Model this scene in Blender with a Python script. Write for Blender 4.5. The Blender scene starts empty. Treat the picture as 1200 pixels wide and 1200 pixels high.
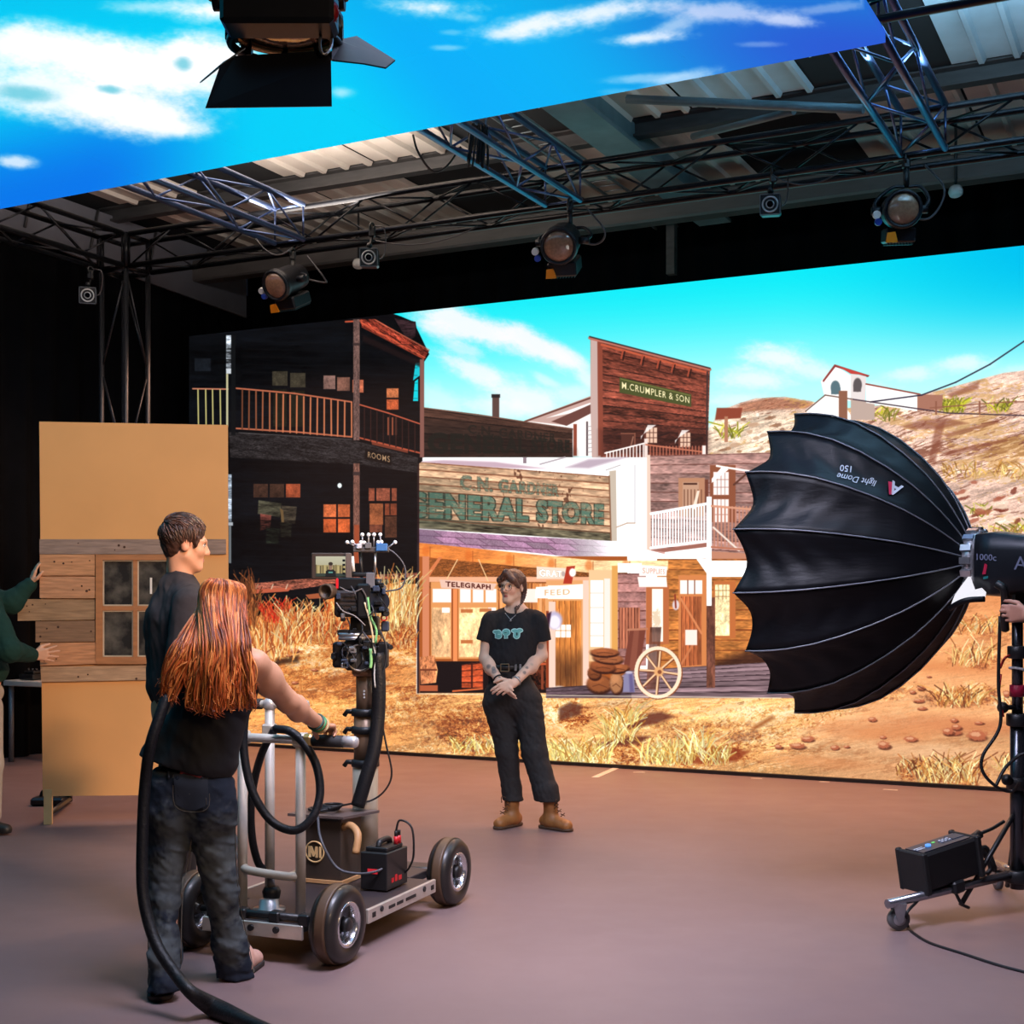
import bpy, bmesh, math, random
import numpy as np
from mathutils import Vector, Matrix

# ------------------------------------------------------------------ camera, world, lights, exposure
SC = bpy.context.scene
COL = SC.collection
F, CX, CY, EYE = 1600.0, 600.0, 700.0, 1.5          # focal length in px, principal point, eye height

cam_d = bpy.data.cameras.new('camera')
cam = bpy.data.objects.new('camera', cam_d)
COL.objects.link(cam)
cam.location = (0, 0, EYE)
cam.rotation_euler = (math.pi / 2, 0, 0)
cam_d.sensor_width = 36.0
cam_d.lens = F / 1200.0 * 36.0
cam_d.shift_y = 100.0 / 1200.0
cam_d.clip_end = 100
SC.camera = cam

SC.view_settings.view_transform = 'Standard'
SC.view_settings.look = 'None'
SC.view_settings.gamma = 1.0
SC.view_settings.use_curve_mapping = False
SC.view_settings.exposure = 0.0

world = bpy.data.worlds.new('studio_dark')
SC.world = world
world.use_nodes = True
world.node_tree.nodes['Background'].inputs[0].default_value = (0.10, 0.12, 0.2, 1)
world.node_tree.nodes['Background'].inputs[1].default_value = 0.03


def lamp(name, kind, loc, target, power, color, size=0.3, angle=60, blend=0.5):
    d = bpy.data.lights.new(name, kind)
    d.energy = power
    d.color = color
    if kind == 'AREA':
        d.shape = 'DISK'
        d.size = size
    else:
        d.shadow_soft_size = size
    if kind == 'SPOT':
        d.spot_size = math.radians(angle)
        d.spot_blend = blend
    o = bpy.data.objects.new(name, d)
    COL.objects.link(o)
    o.location = loc
    v = Vector(target) - Vector(loc)
    o.rotation_euler = v.to_track_quat('-Z', 'Y').to_euler()
    return o


# warm studio key behind the camera on the left group, plus added unseen lights for floor, screen foot and roof
lamp('studio_key', 'SPOT', (4.2, 1.5, 4.2), (-2.55, 9.1, 1.5), 2500, (1.0, 0.66, 0.40), 0.25, 25, 0.35)
lamp('studio_fill', 'SPOT', (2.6, -0.6, 3.9), (-1.1, 5.6, 1.1), 420, (1.0, 0.66, 0.38), 0.4, 40, 0.8)
fw_ = lamp('added_floor_wash', 'AREA', (0.3, 4.6, 4.25), (0.35, 6.2, 0), 120, (0.80, 0.78, 1.0), 2.0)  # added unseen light, makes up for the overhead screen's light on the floor
fw_.data.spread = math.radians(85)
lamp('rim_wash', 'SPOT', (-0.2, 8.2, 4.0), (-1.3, 5.6, 0.8), 170, (1.0, 0.72, 0.42), 0.2, 55, 0.6)
lamp('added_roof_uplight', 'AREA', (-2.2, 10.2, 4.86), (-2.2, 10.3, 6), 260, (1.0, 0.88, 0.78), 3.0)  # this and the next: uplights added only to brighten the roof
lamp('added_roof_uplight', 'AREA', (2.6, 7.2, 4.86), (2.6, 7.3, 6), 190, (0.45, 0.76, 1.0), 2.4)
gz_ = lamp('added_foot_wash', 'AREA', (0.55, 11.1, 4.3), (0.55, 11.1, 0), 270, (1.0, 0.52, 0.32), 1.0)  # added unseen light, strengthens the big screen's orange spill on the floor
gz_.data.shape = 'RECTANGLE'
gz_.data.size, gz_.data.size_y = 7.5, 0.4
gz_.data.spread = math.radians(120)
gz_.rotation_euler = (0, 0, math.atan2(-0.4472, 0.8944))

# ------------------------------------------------------------------ coordinates
TX, TY = 0.8944, -0.4472        # along the big screen, rightwards (towards the camera)
NX, NY = 0.4472, 0.8944         # away from the camera, square to the screen


def at(px, py, d):
    return Vector(((px - CX) / F * d, d, EYE + (CY - py) / F * d))


def ground(px, py, z=0.0):
    d = F * (EYE - z) / (py - CY)
    return at(px, py, d)


def W(t, n, z):
    return Vector((t * TX + n * NX, t * TY + n * NY, z))


def hit_n(px, n):
    """depth at which the pixel column meets the plane n"""
    return n / ((px - CX) / F * NX + NY)


def rnd(a, b):
    return random.uniform(a, b)


random.seed(7)
RNG = np.random.default_rng(11)

# ------------------------------------------------------------------ materials
MATS = {}


def srgb(c):
    return tuple(((x / 255.0) / 12.92 if x / 255.0 <= 0.04045 else ((x / 255.0 + 0.055) / 1.055) ** 2.4) for x in c)


def mat(name, rgb, rough=0.6, metal=0.0, var=0.12, scale=8.0, bump=0.0, stretch=None, sheen=0.0, spec=0.5, vcol=False, coat=0.0):
    """procedural principled material: base colour broken up by noise, optional bump; rgb is sRGB 0-255"""
    if name in MATS:
        return MATS[name]
    m = bpy.data.materials.new(name)
    m.use_nodes = True
    nt = m.node_tree
    b = nt.nodes['Principled BSDF']
    b.inputs['Roughness'].default_value = rough
    b.inputs['Metallic'].default_value = metal
    b.inputs['Specular IOR Level'].default_value = spec
    if coat:
        b.inputs['Coat Weight'].default_value = coat
    if sheen:
        b.inputs['Sheen Weight'].default_value = sheen
    tc = nt.nodes.new('ShaderNodeTexCoord')
    mp = nt.nodes.new('ShaderNodeMapping')
    if stretch:
        mp.inputs['Scale'].default_value = stretch
    nt.links.new(tc.outputs['Object'], mp.inputs['Vector'])
    nz = nt.nodes.new('ShaderNodeTexNoise')
    nz.inputs['Scale'].default_value = scale
    nz.inputs['Detail'].default_value = 5
    nt.links.new(mp.outputs['Vector'], nz.inputs['Vector'])
    mr = nt.nodes.new('ShaderNodeMapRange')
    mr.inputs['From Min'].default_value = 0.25
    mr.inputs['From Max'].default_value = 0.75
    mr.inputs['To Min'].default_value = 1 - var
    mr.inputs['To Max'].default_value = 1 + var
    nt.links.new(nz.outputs['Fac'], mr.inputs['Value'])
    hs = nt.nodes.new('ShaderNodeVectorMath')
    hs.operation = 'SCALE'
    if vcol:
        vc = nt.nodes.new('ShaderNodeVertexColor')
        vc.layer_name = 'Col'
        nt.links.new(vc.outputs['Color'], hs.inputs[0])
    else:
        hs.inputs[0].default_value = srgb(rgb)
    nt.links.new(mr.outputs['Result'], hs.inputs['Scale'])
    nt.links.new(hs.outputs['Vector'], b.inputs['Base Color'])
    if bump:
        bp = nt.nodes.new('ShaderNodeBump')
        bp.inputs['Strength'].default_value = bump
        bp.inputs['Distance'].default_value = 0.01
        nt.links.new(nz.outputs['Fac'], bp.inputs['Height'])
        nt.links.new(bp.outputs['Normal'], b.inputs['Normal'])
    MATS[name] = m
    return m


def emat(name, rgb, strength=1.0):
    if name in MATS:
        return MATS[name]
    m = bpy.data.materials.new(name)
    m.use_nodes = True
    b = m.node_tree.nodes['Principled BSDF']
    b.inputs['Base Color'].default_value = (0.02, 0.02, 0.02, 1)
    b.inputs['Emission Color'].default_value = (*srgb(rgb), 1)
    b.inputs['Emission Strength'].default_value = strength
    MATS[name] = m
    return m


BLACKM = mat('black_metal', (22, 23, 26), 0.45, 0.0, 0.2, 30)
BLACKP = mat('black_plastic', (18, 18, 20), 0.5, 0.0, 0.2, 30)
RUBBER = mat('black_rubber', (24, 24, 25), 0.6, 0.0, 0.2, 20, 0.1)
STEEL = mat('brushed_steel', (178, 178, 182), 0.33, 0.85, 0.1, 30)
ALU = mat('satin_aluminium', (206, 196, 182), 0.5, 0.25, 0.08, 25)
DARKCLOTH = mat('black_drape_cloth', (11, 12, 16), 0.95, 0, 0.3, 5, 0.1, spec=0.1)
WHITEP = mat('white_plastic', (225, 225, 222), 0.45, 0, 0.04)
REDP = mat('red_plastic', (205, 30, 40), 0.4, 0, 0.08)

# ------------------------------------------------------------------ objects
WL = {}


def tag(o, label=None, cat=None, group=None, kind=None):
    if label:
        o['label'] = label
    if cat:
        o['category'] = cat
    if group:
        o['group'] = group
    if kind:
        o['kind'] = kind
    return o


def thing(name, label, cat, loc, group=None):
    o = bpy.data.objects.new(name, None)
    COL.objects.link(o)
    o.location = loc
    o.empty_display_size = 0.1
    WL[o.name] = Vector(loc)
    return tag(o, label, cat, group)


def link_mesh(name, me, m, parent=None, loc=None):
    """mesh whose vertices are already relative to WL[parent]"""
    o = bpy.data.objects.new(name, me)
    COL.objects.link(o)
    if m is not None and not me.materials:
        me.materials.append(m)
    if parent is not None:
        o.parent = parent
        WL[o.name] = WL[parent.name].copy()
    else:
        o.location = loc or (0, 0, 0)
        WL[o.name] = Vector(loc or (0, 0, 0))
    return o


def dup(root, loc, label=None, group=None):
    r = root.copy()
    COL.objects.link(r)
    r.location = loc
    WL[r.name] = Vector(loc)
    if label:
        r['label'] = label
    if group:
        r['group'] = group
    for ch in list(root.children):
        c = ch.copy()
        COL.objects.link(c)
        c.parent = r
        for g in list(ch.children):
            d = g.copy()
            COL.objects.link(d)
            d.parent = c
    return r


def frame_of(d, up=Vector((0, 0, 1))):
    d = d.normalized()
    if abs(d.dot(up)) > 0.98:
        up = Vector((1, 0, 0))
    a = d.cross(up).normalized()
    b = a.cross(d).normalized()
    return d, a, b


def spline(pts, k=8, closed=False):
    """Catmull-Rom through the points"""
    P = [Vector(p) for p in pts]
    out = []
    n = len(P)
    for i in range(n - 1):
        p0 = P[i - 1] if i > 0 else P[0] * 2 - P[1]
        p1, p2 = P[i], P[i + 1]
        p3 = P[i + 2] if i + 2 < n else P[-1] * 2 - P[-2]
        for j in range(k):
            t = j / k
            out.append(0.5 * ((2 * p1) + (p2 - p0) * t + (2 * p0 - 5 * p1 + 4 * p2 - p3) * t * t + (3 * p1 - p0 - 3 * p2 + p3) * t ** 3))
    out.append(P[-1])
    return out


class MB:
    def __init__(s):
        s.v, s.f, s.smooth = [], [], []

    def add(s, vs, fs, smooth=False):
        k = len(s.v)
        s.v += [Vector(v) for v in vs]
        for f in fs:
            s.f.append(tuple(i + k for i in f))
            s.smooth.append(smooth)
        return s

    def box(s, c, size, ax=None, bev=0.0):
        """box; ax = (x axis, y axis, z axis)"""
        c = Vector(c)
        X, Y, Z = ax if ax else (Vector((1, 0, 0)), Vector((0, 1, 0)), Vector((0, 0, 1)))
        hx, hy, hz = size[0] / 2, size[1] / 2, size[2] / 2
        if bev <= 0:
            vs = [c + X * (hx * i) + Y * (hy * j) + Z * (hz * k) for k in (-1, 1) for j in (-1, 1) for i in (-1, 1)]
            s.add(vs, [(0, 2, 3, 1), (4, 5, 7, 6), (0, 1, 5, 4), (2, 6, 7, 3), (0, 4, 6, 2), (1, 3, 7, 5)])
        else:
            b = min(bev, hx * 0.9, hy * 0.9, hz * 0.9)
            vs, idx = [], {}
            for k in (-1, 1):
                for j in (-1, 1):
                    for i in (-1, 1):
                        for a in range(3):
                            e = [hx - b, hy - b, hz - b]
                            e[a] += b
                            idx[(i, j, k, a)] = len(vs)
                            vs.append(c + X * (e[0] * i) + Y * (e[1] * j) + Z * (e[2] * k))
            fs = []
            I = idx
            for q in (-1, 1):
                fs.append((I[q, -1, -1, 0], I[q, 1, -1, 0], I[q, 1, 1, 0], I[q, -1, 1, 0])[::q])
                fs.append((I[-1, q, -1, 1], I[-1, q, 1, 1], I[1, q, 1, 1], I[1, q, -1, 1])[::q])
                fs.append((I[-1, -1, q, 2], I[1, -1, q, 2], I[1, 1, q, 2], I[-1, 1, q, 2])[::q])
            for a in (-1, 1):
                for c2 in (-1, 1):
                    fs.append((I[-1, a, c2, 1], I[-1, a, c2, 2], I[1, a, c2, 2], I[1, a, c2, 1])[::a * c2])
                    fs.append((I[a, -1, c2, 0], I[a, 1, c2, 0], I[a, 1, c2, 2], I[a, -1, c2, 2])[::a * c2])
                    fs.append((I[a, c2, -1, 0], I[a, c2, -1, 1], I[a, c2, 1, 1], I[a, c2, 1, 0])[::a * c2])
            for k in (-1, 1):
                for j in (-1, 1):
                    for i in (-1, 1):
                        fs.append((I[i, j, k, 0], I[i, j, k, 1], I[i, j, k, 2])[::i * j * k])
            s.add(vs, fs)
        return s

    def cyl(s, p, q, r, r2=None, n=12, cap=True, up=Vector((0, 0, 1))):
        p, q = Vector(p), Vector(q)
        r2 = r if r2 is None else r2
        d, a, b = frame_of(q - p, up)
        vs = []
        for c, rr in ((p, r), (q, r2)):
            for i in range(n):
                th = 2 * math.pi * i / n
                vs.append(c + a * (math.cos(th) * rr) + b * (math.sin(th) * rr))
        s.add(vs, [(i, (i + 1) % n, n + (i + 1) % n, n + i) for i in range(n)], True)
        if cap:
            s.add(vs, [tuple(range(n))[::-1], tuple(range(n, 2 * n))])
        return s

    def tube(s, path, r, n=8, cap=True, flat=None):
        """tube along a path; r a number or a list; flat = (axis, factor) squashes the section"""
        P = [Vector(p) for p in path]
        m = len(P)
        rs = r if isinstance(r, (list, tuple)) else [r] * m
        prev = None
        vs = []
        for i in range(m):
            t = (P[min(i + 1, m - 1)] - P[max(i - 1, 0)])
            t = t.normalized() if t.length > 1e-9 else Vector((0, 0, 1))
            if prev is None:
                _, a, _ = frame_of(t)
            else:
                a = prev - t * prev.dot(t)
                a = a.normalized() if a.length > 1e-6 else frame_of(t)[1]
            b = t.cross(a)
            prev = a
            for j in range(n):
                th = 2 * math.pi * j / n
                o = a * (math.cos(th) * rs[i]) + b * (math.sin(th) * rs[i])
                if flat:
                    ax = flat[0]
                    o = o - ax * (o.dot(ax) * (1 - flat[1]))
                vs.append(P[i] + o)
        fs = [(i * n + j, i * n + (j + 1) % n, (i + 1) * n + (j + 1) % n, (i + 1) * n + j) for i in range(m - 1) for j in range(n)]
        s.add(vs, fs, True)
        if cap:
            s.add(vs, [tuple(range(n))[::-1], tuple(range((m - 1) * n, m * n))])
        return s

    def lathe(s, c, axis, prof, n=24, up=Vector((0, 0, 1)), closed=False):
        """prof: list of (distance along axis, radius)"""
        c = Vector(c)
        d, a, b = frame_of(Vector(axis), up)
        vs = []
        for (h, r) in prof:
            for i in range(n):
                th = 2 * math.pi * i / n
                vs.append(c + d * h + a * (math.cos(th) * r) + b * (math.sin(th) * r))
        m = len(prof)
        fs = [(i * n + j, i * n + (j + 1) % n, (i + 1) * n + (j + 1) % n, (i + 1) * n + j) for i in range(m - 1) for j in range(n)]
        s.add(vs, fs, True)
        if closed:
            s.add(vs, [((m - 1) * n + j, (m - 1) * n + (j + 1) % n, (j + 1) % n, j) for j in range(n)], True)
        else:
            s.add(vs, [tuple(range(n))[::-1], tuple(range((m - 1) * n, m * n))])
        return s

    def sphere(s, c, r, n=12, m=8, ax=None):
        c = Vector(c)
        X, Y, Z = ax if ax else (Vector((1, 0, 0)), Vector((0, 1, 0)), Vector((0, 0, 1)))
        rx, ry, rz = (r, r, r) if not isinstance(r, (tuple, list)) else r
        vs = [c - Z * rz]
        for i in range(1, m):
            ph = -math.pi / 2 + math.pi * i / m
            for j in range(n):
                th = 2 * math.pi * j / n
                vs.append(c + X * (rx * math.cos(ph) * math.cos(th)) + Y * (ry * math.cos(ph) * math.sin(th)) + Z * (rz * math.sin(ph)))
        vs.append(c + Z * rz)
        fs = [(0, 1 + (j + 1) % n, 1 + j) for j in range(n)]
        for i in range(m - 2):
            for j in range(n):
                a = 1 + i * n
                fs.append((a + j, a + (j + 1) % n, a + n + (j + 1) % n, a + n + j))
        e = len(vs) - 1
        a = 1 + (m - 2) * n
        fs += [(a + j, a + (j + 1) % n, e) for j in range(n)]
        s.add(vs, fs, True)
        return s

    def prism(s, pts, off):
        """polygon extruded by the vector off"""
        P = [Vector(p) for p in pts]
        n = len(P)
        off = Vector(off)
        vs = P + [p + off for p in P]
        s.add(vs, [tuple(range(n)), tuple(range(n, 2 * n))[::-1]] + [(i, i + n, (i + 1) % n + n, (i + 1) % n) for i in range(n)])
        return s

    def torus(s, c, axis, R, r, n=24, m=8, up=Vector((0, 0, 1))):
        c = Vector(c)
        d, a, b = frame_of(Vector(axis), up)
        vs = []
        for i in range(n):
            th = 2 * math.pi * i / n
            e = a * math.cos(th) + b * math.sin(th)
            for j in range(m):
                ph = 2 * math.pi * j / m
                vs.append(c + e * (R + r * math.cos(ph)) + d * (r * math.sin(ph)))
        fs = [(i * m + j, i * m + (j + 1) % m, ((i + 1) % n) * m + (j + 1) % m, ((i + 1) % n) * m + j) for i in range(n) for j in range(m)]
        s.add(vs, fs, True)
        return s

    def mesh(s, name, loc):
        me = bpy.data.meshes.new(name)
        me.from_pydata([tuple(v - loc) for v in s.v], [], s.f)
        me.polygons.foreach_set('use_smooth', s.smooth)
        me.update()
        bm = bmesh.new()
        bm.from_mesh(me)
        bmesh.ops.remove_doubles(bm, verts=bm.verts, dist=1e-6)
        bmesh.ops.recalc_face_normals(bm, faces=bm.faces)
        bm.to_mesh(me)
        bm.free()
        return me

    def build(s, name, m, parent=None, loc=None, kind=None, label=None):
        base = WL[parent.name] if parent is not None else Vector(loc or (0, 0, 0))
        o = link_mesh(name, s.mesh(name, base), m, parent, loc)
        if kind:
            o['kind'] = kind
        if label:
            o['label'] = label
        return o


def bar_proto(name, r, m, n=6):
    """unit bar along +X from 0 to 1 for scaled copies"""
    me = MB().cyl((0, 0, 0), (1, 0, 0), r, n=n).mesh(name, Vector((0, 0, 0)))
    me.materials.append(m)
    return me


def place_bar(name, me, p, q, parent):
    o = bpy.data.objects.new(name, me)
    COL.objects.link(o)
    o.parent = parent
    p, q = Vector(p) - WL[parent.name], Vector(q) - WL[parent.name]
    d = q - p
    M = d.to_track_quat('X', 'Z').to_matrix().to_4x4()
    o.matrix_local = Matrix.Translation(p) @ M @ Matrix.Diagonal((d.length, 1, 1, 1))
    WL[o.name] = WL[parent.name].copy()
    return o


def text_mesh(txt, bold=0.0, spacing=1.0, shear=0.0):
    """font outline as (verts Nx2 normalised to unit height of caps, triangles)"""
    c = bpy.data.curves.new('lettering', 'FONT')
    c.body = txt
    c.offset = bold
    c.space_character = spacing
    c.shear = shear
    c.resolution_u = 3
    o = bpy.data.objects.new('lettering', c)
    COL.objects.link(o)
    bpy.context.view_layer.update()
    me = bpy.data.meshes.new_from_object(o.evaluated_get(bpy.context.evaluated_depsgraph_get()))
    me.calc_loop_triangles()
    v = np.array([tuple(x.co)[:2] for x in me.vertices], dtype=float)
    t = np.array([tuple(x.vertices) for x in me.loop_triangles], dtype=int)
    bpy.data.objects.remove(o)
    bpy.data.curves.remove(c)
    bpy.data.meshes.remove(me)
    v -= v.min(0)
    return v / v[:, 1].max(), t


def text_on(txt, name, fn, height, m, parent, bold=0.0, spacing=1.0, shear=0.0, center=True):
    """flat lettering: fn(x, y) maps letter coordinates in metres to a world point"""
    v, t = text_mesh(txt, bold, spacing, shear)
    v = v * height
    if center:
        v[:, 0] -= v[:, 0].max() / 2
        v[:, 1] -= height / 2
    b = MB()
    b.add([fn(x, y) for x, y in v], [tuple(q) for q in t])
    return b.build(name, m, parent)
# ------------------------------------------------------------------ screen pictures (computed here, shown on the LED walls)
def fft_noise(n, beta, seed):
    r = np.random.default_rng(seed)
    w = np.fft.rfft2(r.standard_normal((n, n)))
    fy, fx = np.fft.fftfreq(n)[:, None], np.fft.rfftfreq(n)[None, :]
    k = np.sqrt(fx * fx + fy * fy)
    k[0, 0] = 1
    a = np.fft.irfft2(w / k ** (beta / 2), s=(n, n))
    a -= a.mean()
    a /= a.std()
    return a.astype(np.float32)


NZ = {b: fft_noise(512, b, 3 + int(b * 10)) for b in (1.2, 2.0, 3.0)}


def nz(u, v, beta=2.0):
    """tileable noise, about N(0,1); u, v in noise pixels"""
    A = NZ[beta]
    u0, v0 = np.floor(u), np.floor(v)
    fu, fv = u - u0, v - v0
    i, j = u0.astype(int) % 512, v0.astype(int) % 512
    i1, j1 = (i + 1) % 512, (j + 1) % 512
    return (A[j, i] * (1 - fu) + A[j, i1] * fu) * (1 - fv) + (A[j1, i] * (1 - fu) + A[j1, i1] * fu) * fv


def sstep(a, b, x):
    t = np.clip((x - a) / (b - a), 0, 1)
    return t * t * (3 - 2 * t)


def homog(q):
    """3x3 taking picture points of quad q (tl, tr, br, bl) to the unit square, v down"""
    A, B = [], []
    for (x, y), (u, v) in zip(q, ((0, 0), (1, 0), (1, 1), (0, 1))):
        A += [[x, y, 1, 0, 0, 0, -u * x, -u * y], [0, 0, 0, x, y, 1, -v * x, -v * y]]
        B += [u, v]
    h = np.linalg.solve(np.array(A, float), np.array(B, float))
    return np.append(h, 1).reshape(3, 3)


class Canvas:
    def __init__(s, x0, y0, x1, y1, sc):
        s.x0, s.y0, s.sc = x0, y0, sc
        s.w, s.h = int((x1 - x0) * sc), int((y1 - y0) * sc)
        s.a = np.zeros((s.h, s.w, 3), np.float32)

    def box(s, xa, ya, xb, yb):
        i0, i1 = max(0, int((xa - s.x0) * s.sc) - 2), min(s.w, int((xb - s.x0) * s.sc) + 3)
        j0, j1 = max(0, int((ya - s.y0) * s.sc) - 2), min(s.h, int((yb - s.y0) * s.sc) + 3)
        if i1 <= i0 or j1 <= j0:
            return None
        X = (np.arange(i0, i1, dtype=np.float32) + 0.5) / s.sc + s.x0
        Y = (np.arange(j0, j1, dtype=np.float32) + 0.5) / s.sc + s.y0
        X, Y = np.meshgrid(X, Y)
        return (slice(j0, j1), slice(i0, i1)), X, Y

    def blend(s, sl, col, m):
        d = s.a[sl]
        d += (np.asarray(col, np.float32) - d) * m[..., None]

    def cover(s, pts, X, Y, soft):
        P = np.array(pts, np.float32)
        ins = np.zeros(X.shape, bool)
        dd = np.full(X.shape, 1e9, np.float32)
        n = len(P)
        for i in range(n):
            (xa, ya), (xb, yb) = P[i], P[(i + 1) % n]
            ex, ey = xb - xa, yb - ya
            L = ex * ex + ey * ey
            if L < 1e-9:
                continue
            t = np.clip(((X - xa) * ex + (Y - ya) * ey) / L, 0, 1)
            dd = np.minimum(dd, (X - xa - t * ex) ** 2 + (Y - ya - t * ey) ** 2)
            c = (ya > Y) != (yb > Y)
            if ey != 0:
                ins ^= c & (X < ex * (Y - ya) / ey + xa)
        sd = np.where(ins, np.sqrt(dd), -np.sqrt(dd))
        return np.clip(0.5 + sd / soft, 0, 1)

    def poly(s, pts, col, a=1.0, soft=0.8, tex=None):
        P = np.array(pts, float)
        r = s.box(P[:, 0].min() - soft, P[:, 1].min() - soft, P[:, 0].max() + soft, P[:, 1].max() + soft)
        if r is None:
            return
        sl, X, Y = r
        m = s.cover(pts, X, Y, soft) * a
        c = np.asarray(col, np.float32)
        if tex is not None:
            c = tex(X, Y, np.broadcast_to(c, X.shape + (3,)))
        s.blend(sl, c, m)

    def rect(s, x0, y0, x1, y1, col, **k):
        s.poly([(x0, y0), (x1, y0), (x1, y1), (x0, y1)], col, **k)

    def line(s, pts, w, col, a=1.0, soft=0.9):
        for (xa, ya), (xb, yb) in zip(pts[:-1], pts[1:]):
            r = s.box(min(xa, xb) - w, min(ya, yb) - w, max(xa, xb) + w, max(ya, yb) + w)
            if r is None:
                continue
            sl, X, Y = r
            ex, ey = xb - xa, yb - ya
            t = np.clip(((X - xa) * ex + (Y - ya) * ey) / max(ex * ex + ey * ey, 1e-6), 0, 1)
            d = np.sqrt((X - xa - t * ex) ** 2 + (Y - ya - t * ey) ** 2)
            s.blend(sl, col, np.clip(0.5 + (w / 2 - d) / soft, 0, 1) * min(1, a))

    def ell(s, x, y, rx, ry, col, a=1.0, soft=0.25, rot=0.0, rough=0.0):
        R = max(rx, ry) * 1.4
        r = s.box(x - R, y - R, x + R, y + R)
        if r is None:
            return
        sl, X, Y = r
        c, q = math.cos(rot), math.sin(rot)
        U, V2 = ((X - x) * c + (Y - y) * q) / rx, (-(X - x) * q + (Y - y) * c) / ry
        d = np.sqrt(U * U + V2 * V2)
        if rough:
            d = d + rough * nz(X * 6, Y * 6, 2.0)
        s.blend(sl, col, sstep(1 + soft, 1 - soft, d) * a)

    def quad(s, q, fn, a=1.0, soft=0.8):
        """fn(u, v) -> colours; the quad's own perspective"""
        P = np.array(q, float)
        r = s.box(P[:, 0].min(), P[:, 1].min(), P[:, 0].max(), P[:, 1].max())
        if r is None:
            return
        sl, X, Y = r
        H = homog(q)
        w = H[2, 0] * X + H[2, 1] * Y + H[2, 2]
        u, v = (H[0, 0] * X + H[0, 1] * Y + H[0, 2]) / w, (H[1, 0] * X + H[1, 1] * Y + H[1, 2]) / w
        c = fn(u, v)
        m = s.cover(q, X, Y, soft) * a
        if c.shape[-1] == 4:
            m = m * c[..., 3]
            c = c[..., :3]
        s.blend(sl, c, m)


def boards(rows, base, gap=(60, 35, 25), var=0.16, grain=0.14, gw=0.08, len_px=200, seed=0, vertical=False, gapa=0.95):
    gw = gw * 1.7
    rr = np.random.default_rng(seed).uniform(-1, 1, 400)
    base, gap = np.array(base, np.float32), np.array(gap, np.float32)

    def fn(u, v):
        if vertical:
            u, v = v, u
        k = np.floor(v * rows)
        f = v * rows - k
        b = 1 + var * rr[(k.astype(int)) % 400] + grain * nz(u * len_px * 0.25 + k * 37, v * rows * 14, 1.2) * 0.5 + 0.10 * nz(u * len_px * 0.15 + k * 11, v * rows * 3, 2.0)
        c = base * b[..., None]
        g = (sstep(gw * 1.3, gw * 0.55, f) * gapa * np.clip(0.85 + 0.35 * nz(u * len_px * .3, k * 17, 2.0), 0, 1))[..., None]
        c = c * (1 + .10 * sstep(.1, 1.0, f) - .04)[..., None]
        return np.clip(c * (1 - g) + gap * g, 0, 255)
    return fn


def text_fn(txt, col, bold=0.02, spacing=1.1, res=(90, 700), wear=0.0, widen=1.0, outline=None, oa=0.6):
    v, t = text_mesh(txt, bold, spacing)
    h, w = res
    asp = v[:, 0].max()
    K = 2
    m = np.zeros((h * K, w * K), bool)
    px = v[:, 0] / asp * (w * K - 8) + 4
    py = (1 - v[:, 1]) * (h * K - 8) + 4
    for a, b, c in t:
        xs, ys = px[[a, b, c]], py[[a, b, c]]
        i0, i1, j0, j1 = int(xs.min()), int(xs.max()) + 2, int(ys.min()), int(ys.max()) + 2
        X, Y = np.meshgrid(np.arange(i0, i1) + 0.5, np.arange(j0, j1) + 0.5)
        e = [(xs[(k + 1) % 3] - xs[k]) * (Y - ys[k]) - (ys[(k + 1) % 3] - ys[k]) * (X - xs[k]) for k in range(3)]
        ok = ((e[0] >= 0) & (e[1] >= 0) & (e[2] >= 0)) | ((e[0] <= 0) & (e[1] <= 0) & (e[2] <= 0))
        j1, i1 = min(j1, h * K), min(i1, w * K)
        m[j0:j1, i0:i1] |= ok[:j1 - j0, :i1 - i0]
    M = m.reshape(h, K, w, K).mean((1, 3)).astype(np.float32)
    big = M.copy()
    for dx in range(-5, 6):
        for dy in range(-4, 5):
            if abs(dx) + abs(dy) < 7:
                big = np.maximum(big, np.roll(np.roll(M, dx, 1), dy, 0))
    col = np.array(col, np.float32)
    oc = np.array(outline, np.float32) if outline is not None else None

    def smp(A, u, v2):
        x, y = np.clip(u * w - .5, 0, w - 1.01), np.clip(v2 * h - .5, 0, h - 1.01)
        i, j = x.astype(int), y.astype(int)
        fx, fy = x - i, y - j
        i1, j1 = np.minimum(i + 1, w - 1), np.minimum(j + 1, h - 1)
        return (A[j, i] * (1 - fx) + A[j, i1] * fx) * (1 - fy) + (A[j1, i] * (1 - fx) + A[j1, i1] * fx) * fy

    def fn(u, v2):
        al = smp(M, u, v2)
        if wear:
            al0 = np.clip(1 - wear * sstep(-0.2, 1.6, nz(u * 160, v2 * 60, 1.2)), 0, 1)
        else:
            al0 = 1.0
        c = np.broadcast_to(col, u.shape + (3,)).copy()
        A = al * al0
        if oc is not None:
            ob = smp(big, u, v2) * oa
            k = (al / np.maximum(ob, al + 1e-5))[..., None]
            c = c * k + oc * (1 - k)
            A = np.maximum(A, ob * al0)
        return np.concatenate([c, A[..., None]], -1)
    return fn


def grass(cv, n, xr, yr, hr, cols, lean=0.5, w=1.1, seed=1, a=0.9, dense=None):
    r = random.Random(seed)
    for _ in range(n):
        x, y = r.uniform(*xr), r.uniform(*yr)
        if dense and r.random() > dense(x, y):
            continue
        h = r.uniform(*hr)
        k = r.gauss(0, lean)
        c = r.choice(cols)
        f = r.uniform(0.75, 1.15)
        c = tuple(min(255, q * f) for q in c)
        cv.line([(x, y), (x + k * h * .4, y - h * .6), (x + k * h, y - h)], w * r.uniform(.6, 1.2), c, a)


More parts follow.
